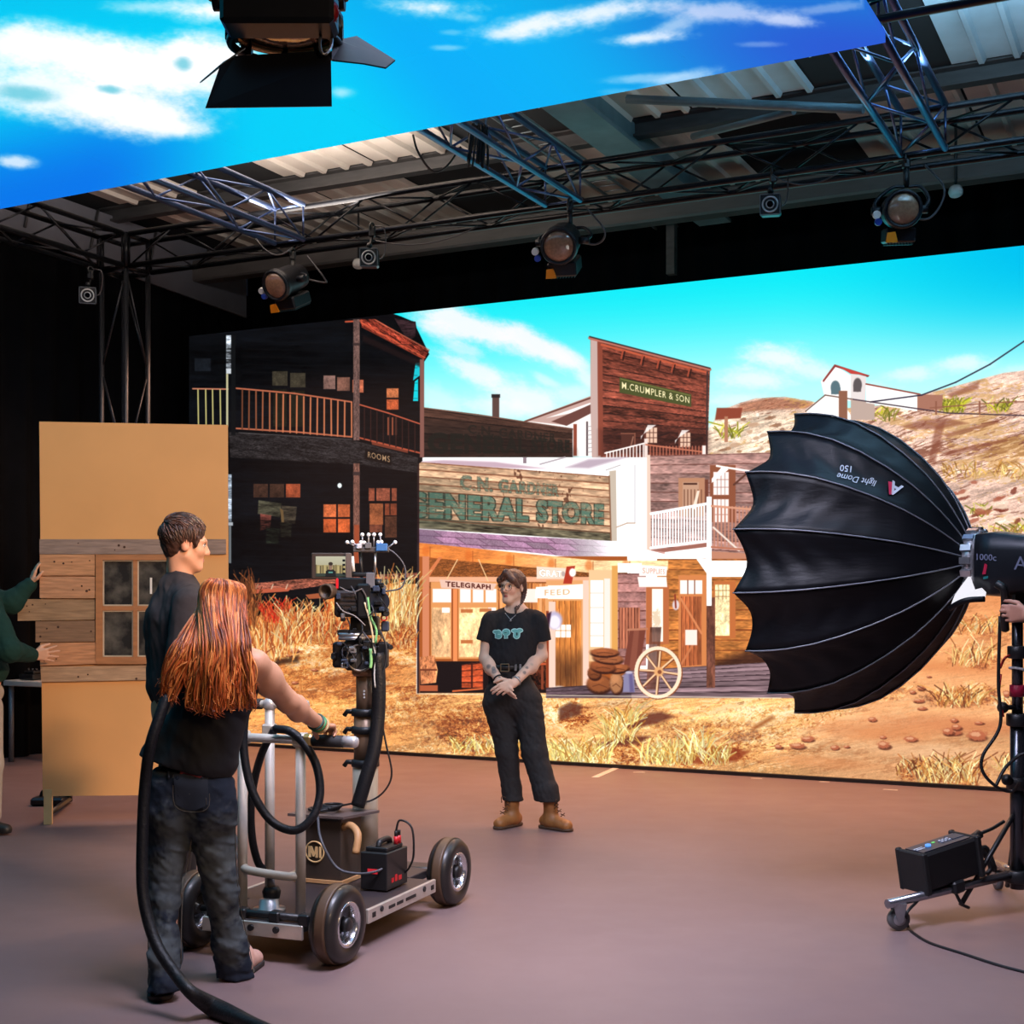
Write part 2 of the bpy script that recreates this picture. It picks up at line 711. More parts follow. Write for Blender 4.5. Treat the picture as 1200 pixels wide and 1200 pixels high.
def scrub(cv, x, y, rx, ry, a=1.0, warm=1.0, seed=0, fine=1.0):
    """dry brush: fine light-and-dark texture fading out at the edge of an ellipse"""
    r = cv.box(x - rx * 1.3, y - ry * 1.5, x + rx * 1.3, y + ry * 1.5)
    if r is None:
        return
    sl, X, Y = r
    d = 1 - np.sqrt(((X - x) / rx) ** 2 + ((Y - y) / ry) ** 2)
    f = .55 * nz(X * 2.2 * fine + seed * 31 + Y * .7, Y * 2.6 * fine - X * .5, 1.2) + .75 * nz(X * .8 * fine + seed, Y * 1.5 * fine, 2.0)
    stops = np.array([(70, 28, 22), (130, 54, 32), (206, 108, 52), (248, 178, 96), (255, 222, 150), (255, 240, 205)], np.float32)
    t = np.clip((f + 1.7) / 3.2, 0, .999) * 5
    i = t.astype(int)
    w = (t - i)[..., None]
    cv.blend(sl, stops[i] * (1 - w) + stops[i + 1] * w, sstep(-.15, .5, d + .22 * nz(X * .9 + seed * 7, Y * 1.2, 2.0)) * a)


def clouds(cv, blobs, col, amt=0.45, sc=0.9, a=1.0, seed=0):
    for (x, y, rx, ry, rot, al) in blobs:
        R = max(rx, ry) * 1.7
        r = cv.box(x - R, y - R, x + R, y + R)
        if r is None:
            continue
        sl, X, Y = r
        c, q = math.cos(rot), math.sin(rot)
        U, V2 = (X - x) * c + (Y - y) * q, -(X - x) * q + (Y - y) * c
        d = 1 - np.sqrt((U / rx) ** 2 + (V2 / ry) ** 2)
        d = d + amt * nz(U * sc * 1.4 + seed * 91, V2 * sc * 2.6 + seed * 57, 3.0) * 0.42 + 0.05 * nz(U * 1.1 + seed, V2 * 1.9, 2.0)
        cv.blend(sl, col, sstep(-0.1, 0.9, d) * al * a)


def paint_wall():
    cv = Canvas(215, 285, 1295, 935, 2.0)
    sl, X, Y = cv.box(215, 285, 1295, 935)
    # ---- sky
    g = sstep(300, 480, Y + (X - 800) * 0.06)
    sky = np.stack([5 + 170 * g ** 1.15, 226 + 14 * g, 239 + 0 * g], -1)
    k = sstep(900, 1250, X)[..., None] * (1 - g[..., None])
    sky = sky * (1 - k) + np.array([0, 190, 238.0]) * k
    cv.a[:] = sky
    CW = (232, 230, 236)
    clouds(cv, [(545, 382, 75, 20, .32, .95), (625, 404, 62, 17, .45, .95), (668, 420, 26, 11, .5, .8)], CW)
    clouds(cv, [(560, 437, 62, 17, .42, .85), (620, 470, 70, 26, .3, .8), (540, 408, 40, 9, .35, .6), (690, 445, 25, 10, .6, .7), (640, 446, 22, 6, .5, .5), (515, 470, 40, 20, .6, .4), (588, 478, 55, 16, .1, .6), (672, 462, 30, 14, 0, .5), (510, 384, 30, 12, .3, .8)], CW, seed=2)
    clouds(cv, [(915, 420, 60, 26, .05, .9), (890, 445, 62, 22, 0, .8), (960, 436, 50, 18, .1, .7), (880, 470, 70, 14, 0, .6)], (226, 233, 236), seed=4)
    clouds(cv, [(1120, 428, 75, 15, -.12, .85), (1060, 440, 60, 12, -.1, .8), (1190, 438, 60, 14, 0, .5), (1010, 455, 70, 10, 0, .5)], (215, 236, 238), seed=5)
    # ---- hills
    hill = [(826, 535), (829, 505), (838, 492), (852, 478), (868, 472), (885, 467), (920, 465), (950, 470), (975, 478), (1010, 478), (1060, 470), (1080, 462), (1110, 455), (1150, 444), (1176, 437), (1210, 433), (1300, 430), (1300, 720), (826, 720)]

    def rock(X, Y, c):
        s = nz(X * .4 + Y * .15, Y * 2.6 + X * .75, 2.0)
        f = nz(X * 2.0, Y * 5 + X * 1.3, 1.2)
        b = 1 + .10 * s + .07 * f
        out = c * b[..., None]
        cr = sstep(1.0, 1.5, nz(X * .45 + 200, Y * 3.4 + X * 1.0, 2.0))[..., None] * .7
        out = out * (1 - cr) + np.array([120, 62, 42]) * cr
        gr = sstep(.9, 1.5, nz(X * .5 + 90, Y * 1.6, 2.0))[..., None] * .55
        out = out * (1 - gr) + np.array([215, 165, 90]) * gr
        return np.clip(out, 0, 255)
    cv.poly(hill, (240, 200, 180), tex=rock, soft=1.5)
    cv.poly([(826, 535), (829, 505), (838, 492), (852, 482), (900, 480), (980, 484), (1000, 500), (960, 540)], (238, 214, 186), a=.8, soft=14, tex=rock)
    cv.poly([(868, 473), (905, 466), (948, 471), (962, 478), (905, 480), (860, 484)], (196, 130, 100), a=.9, soft=3, tex=rock)
    for pts in ([(1055, 500), (1080, 492), (1110, 490), (1135, 496), (1100, 503), (1070, 503)], [(1096, 500), (1108, 492), (1103, 515), (1095, 545), (1088, 540)], [(1110, 462), (1148, 447), (1146, 456), (1115, 466)], [(1105, 509), (1170, 492), (1172, 495), (1110, 513)], [(1100, 530), (1180, 514), (1180, 517), (1110, 535)]):
        cv.poly(pts, (140, 76, 56), a=.6, soft=3)
    r = random.Random(3)
    for _ in range(130):
        x, y = r.uniform(1110, 1290), r.uniform(470, 690)
        L = r.uniform(6, 30)
        cv.line([(x, y), (x + L, y - L * r.uniform(.1, .45))], r.uniform(.6, 1.6), (125, 66, 48), r.uniform(.25, .8))
    for _ in range(70):
        x, y = r.uniform(838, 985), r.uniform(485, 533)
        cv.ell(x, y, r.uniform(2, 7), r.uniform(1, 2.6), r.choice([(150, 105, 80), (250, 240, 225), (205, 165, 135), (180, 130, 95)]), a=.8, rot=-.2, rough=.15)
    for (x, y, n) in ((1115, 478, 90), (855, 508, 30), (1035, 488, 30), (1170, 478, 26), (1195, 623, 30), (1150, 600, 20)):
        grass(cv, n, (x - 14, x + 14), (y - 3, y + 6), (4, 13), [(190, 190, 40), (150, 150, 40), (220, 210, 90), (110, 110, 35)], .8, 1.4, seed=int(x))
    for yy, n in ((553, 160), (628, 220)):
        grass(cv, n, (1105, 1290), (yy - 6, yy + 10), (4, 9), [(225, 175, 90), (190, 130, 60), (240, 205, 130)], .8, 1.2, seed=yy)
    for _ in range(60):
        x, y = r.uniform(1110, 1290), r.uniform(560, 612)
        cv.ell(x, y, r.uniform(2, 9), r.uniform(1, 3), r.choice([(130, 60, 44), (236, 205, 180), (180, 100, 76)]), a=.8, rot=r.uniform(-.6, .3), rough=.2)
    # desert behind the softbox
    # ---- mine shelter and church
    cv.poly([(840, 478), (870, 478), (868, 490), (838, 492)], (150, 70, 50), soft=1.5)
    cv.rect(849, 488, 853, 518, (190, 130, 100))
    cv.poly([(962, 447), (978, 428), (997, 440), (997, 470), (966, 464)], (244, 240, 238))
    cv.poly([(964, 446), (978, 427), (1019, 440), (1017, 442), (979, 430), (965, 448)], (150, 60, 56))
    cv.poly([(980, 428), (1018, 440), (997, 438)], (205, 70, 62))
    cv.poly([(997, 438), (1015, 441), (1014, 470), (997, 470)], (226, 216, 214))
    cv.ell(979, 454, 5.5, 8, (90, 120, 130), soft=.15)
    cv.rect(974, 454, 985, 462, (90, 120, 130))
    cv.ell(1005, 451, 5, 8, (95, 88, 90), soft=.15)
    cv.rect(1000, 451, 1009, 459, (95, 88, 90))
    cv.poly([(944, 480), (967, 463), (985, 466), (1000, 492), (950, 492)], (246, 240, 236))
    cv.line([(944, 482), (967, 463), (1000, 468)], 1.3, (110, 80, 70))
    cv.poly([(997, 468), (1025, 472), (1025, 492), (997, 492)], (196, 172, 160), tex=None)
    cv.poly([(1015, 450), (1078, 463), (1075, 482), (1015, 472)], (246, 244, 240))
    cv.line([(1015, 450), (1078, 462)], 1.6, (150, 60, 50))
    cv.poly([(1075, 462), (1105, 463), (1104, 480), (1075, 481)], (176, 120, 100))
    cv.rect(983, 458, 993, 496, (150, 100, 78))
    cv.line([(1020, 471), (1080, 463), (1120, 448), (1160, 427), (1200, 400), (1260, 352)], 1.5, (40, 36, 60))
    cv.line([(1000, 468), (1110, 484), (1200, 487), (1290, 488)], 1.3, (60, 45, 60))
    cv.line([(1090, 478), (1180, 471), (1290, 470)], 1.2, (150, 95, 75))
    for x in (1097, 1148):
        cv.rect(x - 1, 470, x + 1, 486, (150, 95, 75))

    # ---- ground, lower screen
    gp = [(215, 730), (300, 700), (440, 688), (500, 680), (700, 690), (905, 690), (1080, 668), (1300, 655), (1300, 940), (215, 940)]

    def soil(X, Y, c):
        t = sstep(690, 920, Y)[..., None]
        right = sstep(880, 1000, X)[..., None]
        left = sstep(520, 430, X)[..., None]
        base = np.array([238, 160, 92]) * (1 - t) + np.array([246, 178, 112]) * t
        base = base * (1 - right) + (np.array([236, 160, 104]) * (1 - t) + np.array([240, 176, 122]) * t) * right
        base = base * (1 - left) + (np.array([226, 132, 66]) * (1 - t) + np.array([238, 160, 92]) * t) * left
        u, v = X * .35 + Y * 1.1, Y * 2.0 + X * .28
        s = nz(u * .55, v * 1.0, 2.0)
        f = nz(X * 3.2 + Y * 1.4, Y * 5.0 + X * .6, 1.2)
        amp = 1 - .62 * right
        out = base * (1 + (.11 * s + .10 * f)[..., None] * amp)
        dk = (sstep(.95, 1.9, nz(X * .9 + 300, Y * 3.4 + X * .4, 2.0))[..., None]) * .65 * amp
        out = out * (1 - dk) + np.array([135, 66, 34]) * dk
        hl = (sstep(.8, 1.7, nz(X * .7 + 60, Y * 2.6 + X * .2, 2.0))[..., None]) * .6 * amp
        out = out * (1 - hl) + np.array([255, 226, 176]) * hl
        return np.clip(out, 0, 255)
    cv.poly(gp, (230, 150, 90), soft=4, tex=soil)
    # soft warm drifts on the right
    for (x, y, rx, ry, c) in ((1030, 858, 70, 10, (214, 126, 76)), (1130, 850, 90, 9, (206, 116, 72)), (960, 893, 60, 7, (226, 146, 92)), (1100, 780, 90, 8, (222, 130, 76)), (1180, 700, 90, 16, (228, 140, 84)), (1090, 880, 70, 8, (248, 196, 150))):
        cv.ell(x, y, rx, ry, c, a=.55, soft=.8, rot=.06)
    # ruts and grassy bands
    def band(x0, y0, x1, y1, n, sp, cols, seed, h=(2, 5)):
        r = random.Random(seed)
        for _ in range(n):
            t = r.random()
            x, y = x0 + (x1 - x0) * t + r.gauss(0, sp), y0 + (y1 - y0) * t + r.gauss(0, sp * .55)
            L = r.uniform(*h)
            cv.line([(x, y), (x + L * r.uniform(-.6, 1.2), y - L * r.uniform(.1, .9))], r.uniform(.6, 1.3), r.choice(cols), r.uniform(.35, .9))
    STR = [(255, 226, 160), (250, 206, 130), (214, 140, 66), (150, 82, 36), (255, 238, 190)]
    band(330, 800, 500, 722, 420, 9, [(250, 180, 90), (240, 150, 66), (255, 205, 130), (190, 100, 44)], 21)
    band(380, 870, 500, 818, 600, 9, STR, 22)
    band(290, 830, 480, 745, 300, 6, [(250, 190, 110), (150, 72, 30), (255, 214, 150)], 23)
    band(640, 905, 910, 830, 900, 16, STR, 24)
    band(800, 905, 1060, 800, 500, 8, STR, 25)
    band(500, 880, 640, 830, 700, 16, STR, 26)
    band(960, 840, 1100, 740, 450, 10, [(250, 205, 130), (214, 140, 66), (170, 100, 50), (255, 225, 160)], 27)
    for q in ((560, 862, 90, 30, .75), (520, 838, 50, 16, .6), (665, 838, 34, 22, .95), (700, 884, 70, 16, .95), (640, 882, 60, 16, .8), (790, 888, 90, 14, .95), (850, 884, 50, 14, .9), (745, 848, 60, 16, .55), (860, 858, 90, 14, .5), (900, 836, 60, 12, .55), (440, 830, 90, 40, .4), (380, 775, 80, 16, .55), (460, 760, 50, 22, .6), (340, 742, 60, 34, .85), (465, 716, 34, 34, .8), (400, 742, 60, 18, .7), (300, 800, 50, 16, .4), (1112, 906, 60, 20, .7), (1130, 818, 44, 14, .6), (1150, 772, 40, 16, .5), (1195, 895, 36, 22, .6), (1190, 826, 30, 12, .6), (1010, 805, 60, 16, .45), (960, 826, 50, 12, .5), (1150, 735, 70, 14, .4)):
        scrub(cv, *q, seed=int(q[0]))
    # shadow pools
    for pts, c in (([(735, 848), (750, 838), (775, 834), (790, 840), (770, 848), (735, 855)], (96, 40, 34)), ([(700, 872), (730, 862), (762, 863), (748, 872), (704, 875)], (96, 40, 32)), ([(655, 830), (668, 823), (682, 826), (680, 838), (655, 845)], (90, 42, 34)), ([(790, 885), (815, 874), (850, 876), (880, 880), (862, 893), (800, 896)], (150, 62, 34)), ([(885, 850), (905, 838), (908, 842), (880, 858)], (170, 96, 50)), ([(330, 772), (350, 768), (350, 776), (318, 780)], (60, 36, 26)), ([(320, 779), (328, 769), (326, 777)], (40, 26, 22))):
        cv.poly(pts, c, a=.8, soft=4)
    # stones
    for (x, y, rx, ry) in ((1117, 858, 10, 4), (1145, 862, 11, 6), (1111, 857, 7, 5), (1121, 852, 6, 4), (1118, 844, 4.5, 3), (1036, 873, 8, 5), (1068, 866, 7, 3.5), (1022, 843, 5, 3), (1079, 806, 5, 3.5), (1069, 811, 4, 2.5), (1076, 821, 7, 3), (1080, 830, 6, 2.5), (978, 876, 5, 3), (992, 875, 3.5, 2), (946, 866, 8, 3.6), (935, 874, 9, 4), (912, 875, 5, 3), (1034, 864, 4, 2), (1147, 847, 6, 2.5), (1088, 793, 3, 1.5), (1180, 813, 5, 4), (345, 762, 5, 3), (338, 768, 4, 2), (368, 785, 4, 2), (430, 778, 5, 2), (345, 800, 4, 2)):
        cv.ell(x + 1.5, y + ry * .55, rx, ry * .7, (96, 48, 34), a=.85)
        cv.ell(x, y, rx * .92, ry * .75, (196, 108, 74), a=.95, rough=.2)
        cv.ell(x - rx * .2, y - ry * .25, rx * .5, ry * .35, (240, 178, 136), a=.8, rough=.2)
    # tufts
    YG = [(255, 224, 130), (255, 240, 180), (236, 176, 84), (190, 120, 50), (255, 236, 150)]
    for (x, y, n, sx, hh) in ((660, 893, 110, 22, 26), (690, 892, 90, 24, 30), (725, 868, 70, 18, 34), (735, 846, 34, 14, 24), (770, 893, 80, 20, 26), (800, 893, 70, 18, 30), (838, 893, 60, 16, 22), (820, 880, 50, 14, 24), (570, 880, 120, 40, 16)):
        grass(cv, n, (x - sx, x + sx), (y - 6, y + 4), (hh * .3, hh), YG, .6, 1.2, seed=int(x + y))
    for (x, y, n, sx, hh) in ((1110, 918, 150, 36, 34), (1125, 826, 90, 26, 20), (1140, 778, 40, 24, 30), (1190, 830, 50, 20, 14), (1150, 740, 40, 26, 20), (1190, 900, 60, 20, 16), (1090, 905, 70, 40, 14)):
        grass(cv, n, (x - sx, x + sx), (y - 7, y + 4), (hh * .3, hh), [(255, 210, 130), (236, 166, 84), (190, 110, 56), (255, 232, 170), (120, 60, 34)], .7, 1.1, seed=int(x + y))
    # ---- the general store block, upper dark copy
    cv.poly([(617, 492), (694, 466), (700, 535), (640, 535)], (242, 236, 232))
    cv.poly([(615, 493), (692, 464), (697, 470), (640, 490), (690, 480), (690, 485), (660, 498)], (206, 170, 160))
    cv.line([(615, 494), (693, 466)], 2, (110, 66, 56))
    cv.poly([(646, 494), (692, 474), (697, 482), (664, 499)], (112, 70, 62))
    cv.rect(672, 497, 676, 534, (150, 70, 50))
    cv.rect(687, 494, 689, 534, (90, 72, 76))
    for y in range(500, 534, 5):
        cv.line([(689, y), (696, y - 1)], .8, (180, 172, 176))
    cv.rect(577, 464, 585, 494, (96, 70, 64))
    cv.rect(576, 462, 586, 466, (40, 34, 36))
    cv.quad([(496, 478), (671, 502), (671, 536), (496, 536)], boards(6, (66, 44, 36), (26, 18, 16), .25, .3, .12, seed=4))
    cv.poly([(496, 495), (600, 505), (671, 530), (671, 536), (496, 536)], (18, 18, 18), a=.55, soft=18)
    cv.quad([(548, 497), (652, 508), (652, 518), (548, 508)], text_fn('C.N. GARDNER', (30, 30, 26), .03, wear=.5), a=.9)
    cv.quad([(500, 505), (668, 515), (668, 531), (500, 533)], text_fn('GENERAL STORE', (22, 28, 24), .05, wear=.4), a=.9)
    cv.line([(496, 478), (560, 486), (671, 503)], 1.4, (120, 80, 66))
    # ---- M. Crumpler front
    cv.quad([(692, 397), (832, 434), (829, 536), (694, 536)], boards(15, (124, 62, 48), (44, 22, 20), .22, .42, .1, 260, seed=9))
    cv.poly([(692, 397), (701, 399), (704, 420), (704, 536), (694, 536), (692, 480)], (206, 176, 168), soft=1.2)
    cv.poly([(700, 400), (706, 402), (707, 534), (701, 534)], (150, 74, 56))
    cv.line([(691, 396), (832, 433)], 3.4, (196, 118, 100))
    cv.line([(691, 394.5), (832, 431.5)], 1.5, (60, 44, 46))
    cv.line([(705, 404), (830, 437)], 2.5, (206, 96, 66))
    for i, x in enumerate((730, 753, 772, 789, 808)):
        y = 397 + (x - 692) * .264
        cv.line([(x, y + 4), (x - 2, y + 13)], 1.8, (180, 80, 56))
        cv.line([(x + 2, y + 5), (x, y + 15)], 1.4, (46, 24, 22))
    cv.line([(829, 436), (828, 534)], 2, (70, 50, 50))
    cv.poly([(704, 505), (760, 498), (829, 505), (829, 536), (704, 536)], (50, 26, 24), a=.55, soft=12)
    cv.poly([(726, 442), (810, 462), (810, 477), (726, 460)], (76, 84, 44))
    cv.poly([(727, 443.5), (809, 463), (809, 464), (727, 444.5)], (130, 130, 70))
    cv.quad([(728.5, 447), (808, 465), (808, 473), (728.5, 455.5)], text_fn('M.CRUMPLER & SON', (240, 226, 176), .01, 1.15))
    cv.rect(728, 508, 744, 530, (84, 46, 38))
    cv.line([(728, 508), (744, 508), (744, 530)], 1.5, (140, 84, 66))
    cv.line([(738, 528), (742, 512)], 1.5, (160, 110, 90))
    for (x0, x1, y0, y1) in ((757, 770, 501, 519), (797, 809, 507, 524)):
        cv.rect(x0, y0, x1, y1, (238, 196, 170))
        cv.rect(x0 - 2, y0 - 2, x0, y1 + 2, (110, 60, 48))
        for k in (1, 2):
            cv.line([(x0 + (x1 - x0) * k / 3, y0), (x0 + (x1 - x0) * k / 3, y1)], .8, (96, 56, 46))
            cv.line([(x0, y0 + (y1 - y0) * k / 3), (x1, y0 + (y1 - y0) * k / 3)], .8, (96, 56, 46))
        cv.poly([(x0 - 6, y1 - 4), (x0 + 2, y0 - 3), (x1 - 1, y0 - 3), (x0 - 6, y1 - 8)], (238, 230, 226), a=.9)
        cv.line([(x1 + 2, y1 - 8), (x1 + 14, y0 + 6)], 2, (46, 26, 24))
    for i in range(12):
        x = 711 + i * 3.9
        cv.line([(x, 530 - i * .8), (x, 536)], 1.5, (242, 228, 222))
    cv.line([(709, 531), (757, 519)], 1.8, (248, 240, 236))
    cv.rect(755, 514, 759, 536, (236, 216, 208))
    for i in range(18):
        x = 762 + i * 3.8
        cv.line([(x, 523), (x, 536)], 1.2, (196, 112, 88))
    cv.line([(757, 521), (826, 530)], 1.8, (206, 120, 92))
    cv.rect(823, 522, 827, 536, (240, 226, 220))
    # ---- inner picture (brighter rectangle of the same town)
    cv.rect(488, 536, 915, 812, (252, 250, 250), soft=1.0)
    cv.poly([(488, 541), (520, 539), (580, 541), (640, 549), (600, 549), (520, 546)], (206, 176, 190), soft=3)
    cv.rect(613, 536, 617, 543, (150, 130, 140))
    cv.line([(633, 544), (662, 536)], 2, (190, 180, 186))
    cv.poly([(662, 548), (690, 538), (735, 536), (690, 549)], (196, 176, 190), soft=4)
    sign = [(487, 541), (714, 558), (717, 633), (487, 617)]
    cv.quad(sign, boards(9, (216, 174, 138), (136, 76, 48), .1, .22, .1, 260, seed=12))

    def peel(u, v):
        a = sstep(1.1, 1.7, nz(u * 150 + 9, v * 34, 1.2) * .7 + nz(u * 40, v * 9, 2.0) * .6) * .8
        return np.concatenate([np.broadcast_to(np.array([92, 50, 34], np.float32), u.shape + (3,)), a[..., None]], -1)
    cv.quad(sign, peel)
    cv.quad([(487, 606), (716, 624), (717, 634), (487, 619)], boards(1, (112, 104, 82), (60, 56, 44), .1, .5, .05, 200, seed=3))
    cv.quad([(539, 556), (655, 568), (655, 582), (539, 574)], text_fn('C.N. GARDNER', (104, 122, 104), .03, 1.14, wear=.75, outline=(44, 58, 50), oa=.6))
    cv.quad([(474, 574), (708, 590), (708, 616), (474, 607)], text_fn('GENERAL STORE', (92, 126, 108), .045, 1.16, wear=.5, outline=(38, 58, 50), oa=.9))
    cv.poly([(487, 560), (540, 566), (520, 618), (487, 618)], (34, 60, 52), a=.22, soft=20)
    for k in range(1, 9):
        t = k / 9
        cv.line([(487, 541 + 76 * t), (714 + 3 * t, 558 + 75 * t)], 1.1, (120, 66, 44), .62)
    cv.poly([(714, 552), (722, 551), (723, 634), (716, 634)], (206, 190, 172), soft=1.2)
    cv.line([(714, 558), (716, 633)], 1.5, (140, 96, 70))
    for y in range(556, 612, 6):
        cv.line([(724, y), (731, y - 1)], .8, (216, 212, 214))
    cv.line([(744, 545), (744, 612)], 1.1, (196, 192, 196))
    cv.line([(722, 618), (735, 613), (744, 613)], 1.6, (206, 180, 160))
    cv.line([(710, 551), (727, 545)], 1.4, (196, 190, 190))
    # mauve plank house
    cv.quad([(761, 534), (915, 530), (915, 660), (761, 650)], boards(11, (176, 134, 126), (112, 66, 58), .13, .24, .07, 200, seed=15))
    cv.poly([(758, 533), (762, 533), (763, 645), (758, 645)], (236, 206, 188))
    cv.rect(795, 560, 826, 605, (196, 140, 108))
    cv.rect(800, 565, 819, 605, (206, 160, 132))
    cv.rect(801, 566, 817, 568, (70, 36, 28))
    for x in (802, 806, 810, 814, 818, 822):
        cv.line([(x, 574), (x, 606)], 1.2, (130, 84, 64))
    cv.poly([(811, 596), (817, 575), (820, 575), (815, 597)], (244, 220, 200))
    cv.rect(826, 562, 830, 600, (120, 66, 50))
    cv.rect(832, 545, 862, 612, (150, 86, 60))
    for (y0, y1) in ((553, 580), (585, 612)):
        cv.rect(836, y0, 854, y1, (250, 232, 226))
        for k in (1, 2, 3):
            cv.line([(836 + 4.5 * k, y0), (836 + 4.5 * k, y1)], .7, (170, 130, 120))
        for k in (1, 2):
            cv.line([(836, y0 + 9 * k), (854, y0 + 9 * k)], .7, (170, 130, 120))
    cv.poly([(834, 566), (834, 561), (846, 547), (854, 550)], (252, 246, 242))
    cv.line([(840, 546), (852, 548), (884, 553)], 2.4, (252, 240, 234))
    cv.line([(860, 568), (875, 555)], 2.2, (96, 56, 44))
    # balconies
    cv.line([(763, 602), (830, 590)], 3.2, (254, 250, 250))
    cv.line([(763, 642), (830, 634)], 3.4, (254, 250, 250))
    for i in range(20):
        x = 765 + i * 3.35
        cv.line([(x, 602 - (x - 763) * .18), (x, 641 - (x - 763) * .1)], 1.9, (253, 250, 250))
    cv.rect(828, 582, 834, 702, (254, 252, 252))
    cv.poly([(834, 646), (900, 650), (900, 668), (834, 666)], (206, 140, 112))
    for i in range(16):
        x = 837 + i * 4.2
        cv.line([(x, 594), (x, 640)], 1.8, (206, 140, 116))
    cv.line([(834, 593), (895, 598)], 2.4, (226, 160, 130))
    cv.line([(836, 618), (866, 645)], 2.2, (240, 220, 206))
    cv.line([(834, 641), (895, 646)], 2.2, (196, 120, 92))
    cv.poly([(779, 646), (828, 640), (830, 654), (779, 655)], (254, 252, 250))
    cv.poly([(763, 645), (800, 640), (828, 636), (828, 641), (779, 647)], (170, 110, 96))
    # lower plank house
    cv.quad([(770, 655), (912, 655), (912, 785), (770, 785)], boards(11, (206, 126, 62), (130, 62, 30), .1, .22, .07, 200, seed=17))
    cv.poly([(816, 655), (828, 655), (828, 672)], (254, 250, 246))
    cv.rect(834, 657, 915, 676, (252, 252, 252))
    # slate porch roof
    roof = [(487, 620), (600, 628), (716, 634), (790, 652), (700, 656), (600, 645), (500, 640), (487, 636)]

    def slates(X, Y, c):
        k = np.floor((Y - 620 - (X - 487) * .06) / 7.5)
        j = np.floor((X - (Y - 620) * 1.6 + k * 11) / 24)
        h = np.sin(j * 12.9898 + k * 78.233) * 43758.5453
        h = h - np.floor(h)
        e = (X - (Y - 620) * 1.6 + k * 11) / 24 - j
        b = c * (0.86 + .24 * h)[..., None] + np.stack([10 * h, -8 * h, 6 * h], -1)
        g = np.maximum(sstep(.09, .02, e), sstep(.80, .95, (Y - 620 - (X - 487) * .06) / 7.5 - k))[..., None] * .75
        out = b * (1 + .08 * nz(X * 3, Y * 3, 1.2))[..., None] * (1 - g) + np.array([104, 66, 92]) * g
        w = sstep(640, 740, X)[..., None]
        return np.clip(out * (1 - w) + 255 * w, 0, 255)
    cv.poly(roof, (176, 142, 164), tex=slates)
    cv.poly([(487, 620), (520, 624), (500, 641), (487, 637)], (110, 90, 116), a=.45, soft=10)
    # storefront behind the porch
    cv.rect(491, 652, 735, 812, (178, 92, 40))
    cv.poly([(500, 655), (735, 660), (735, 690), (500, 690)], (150, 84, 40), tex=lambda X, Y, c: np.clip(c * (1 + .22 * nz(X * 1.2, Y * 6, 1.2))[..., None], 0, 255))
    beam = [(491, 636), (600, 647), (700, 657), (783, 657), (783, 668), (700, 672), (600, 663), (491, 652)]
    cv.poly(beam, (244, 140, 66), tex=lambda X, Y, c: np.clip((c * (1 - sstep(560, 720, X)[..., None]) + np.array([255, 214, 160]) * sstep(560, 720, X)[..., None]) * (1 + .08 * nz(X * 1.0, Y * 5, 2.0))[..., None], 0, 255))
    for x in (499, 549, 597, 646, 690, 733):
        y = 640 + (x - 491) * .1
        cv.ell(x, min(y + 5, 663), 4.2, 6.5, (232, 112, 42), a=.6, soft=.5, rough=.06)
        cv.line([(x + 5, min(y, 658)), (x + 5, min(y + 13, 671))], 1.0, (176, 84, 36), .7)
    cv.rect(495, 652, 503, 806, (226, 140, 100))
    cv.poly([(503, 668), (514, 653), (518, 653), (503, 676)], (230, 130, 80))
    # telegraph sign and windows
    cv.rect(503, 676, 735, 682, (250, 180, 140))
    for (x0, x1) in ((505, 530), (537, 584)):
        cv.rect(x0, 682, x1, 772, (238, 160, 96))
        n = 1 if x1 - x0 < 30 else 3
        for k in range(n):
            a = x0 + 2 + (x1 - x0 - 2) / n * k
            cv.rect(a, 690, a + (x1 - x0) / n - 3, 706, (250, 232, 228))
        cv.rect(x0 + 1, 712, x1 - 2, 770, (246, 190, 136), tex=lambda X, Y, c: np.clip(c * (1 + .12 * nz(X * 2, Y * 1.0, 2.0))[..., None], 0, 255))
        cv.rect(x1 - 12, 712, x1 - 3, 718, (252, 242, 236))
    cv.rect(529, 690, 536, 775, (250, 150, 90))
    cv.line([(530, 690), (530, 775)], 1.6, (150, 70, 30))
    for (tx, y) in ((540, 714), (540, 750), (562, 713)):
        cv.rect(tx, y, tx + 14, y + 4, (196, 96, 44), a=.8)
    cv.poly([(515, 679), (582, 684), (578, 692), (517, 689)], (238, 196, 176))
    cv.line([(524, 678), (536, 656)], 1.2, (255, 206, 150))
    cv.line([(572, 681), (561, 656)], 1.2, (255, 206, 150))
    cv.quad([(522, 681), (575, 685), (575, 691), (522, 687.5)], text_fn('TELEGRAPH', (92, 34, 26), .03, 1.15))
    # dark crate bay, barrel
    cv.rect(492, 775, 660, 812, (26, 18, 20))
    cv.quad([(541, 779), (566, 776), (566, 806), (541, 806)], boards(4, (220, 90, 50), (60, 26, 20), .1, .2, .12, 60, seed=2))
    cv.line([(553, 777), (553, 806)], 2, (70, 30, 24))
    cv.poly([(530, 809), (566, 806), (566, 808), (530, 811)], (230, 110, 60))
    cv.poly([(492, 770), (509, 768), (513, 785), (511, 800), (493, 802)], (214, 130, 84), tex=lambda X, Y, c: np.clip(c * (1 + .25 * nz(X * 4, Y * 1.5, 2.0))[..., None], 0, 255))
    cv.rect(492, 784, 512, 786, (120, 60, 40))
    cv.rect(492, 803, 513, 810, (190, 96, 60))
    # boarded front between window and door
    cv.quad([(584, 682), (642, 684), (642, 776), (584, 774)], boards(6, (226, 140, 76), (130, 62, 30), .12, .2, .08, 80, seed=21, vertical=True))
    cv.rect(588, 690, 606, 706, (252, 236, 230))
    cv.rect(610, 690, 630, 706, (250, 226, 214))
    for x in (586, 608, 632, 639):
        cv.rect(x, 684, x + 3, 776, (250, 176, 116))
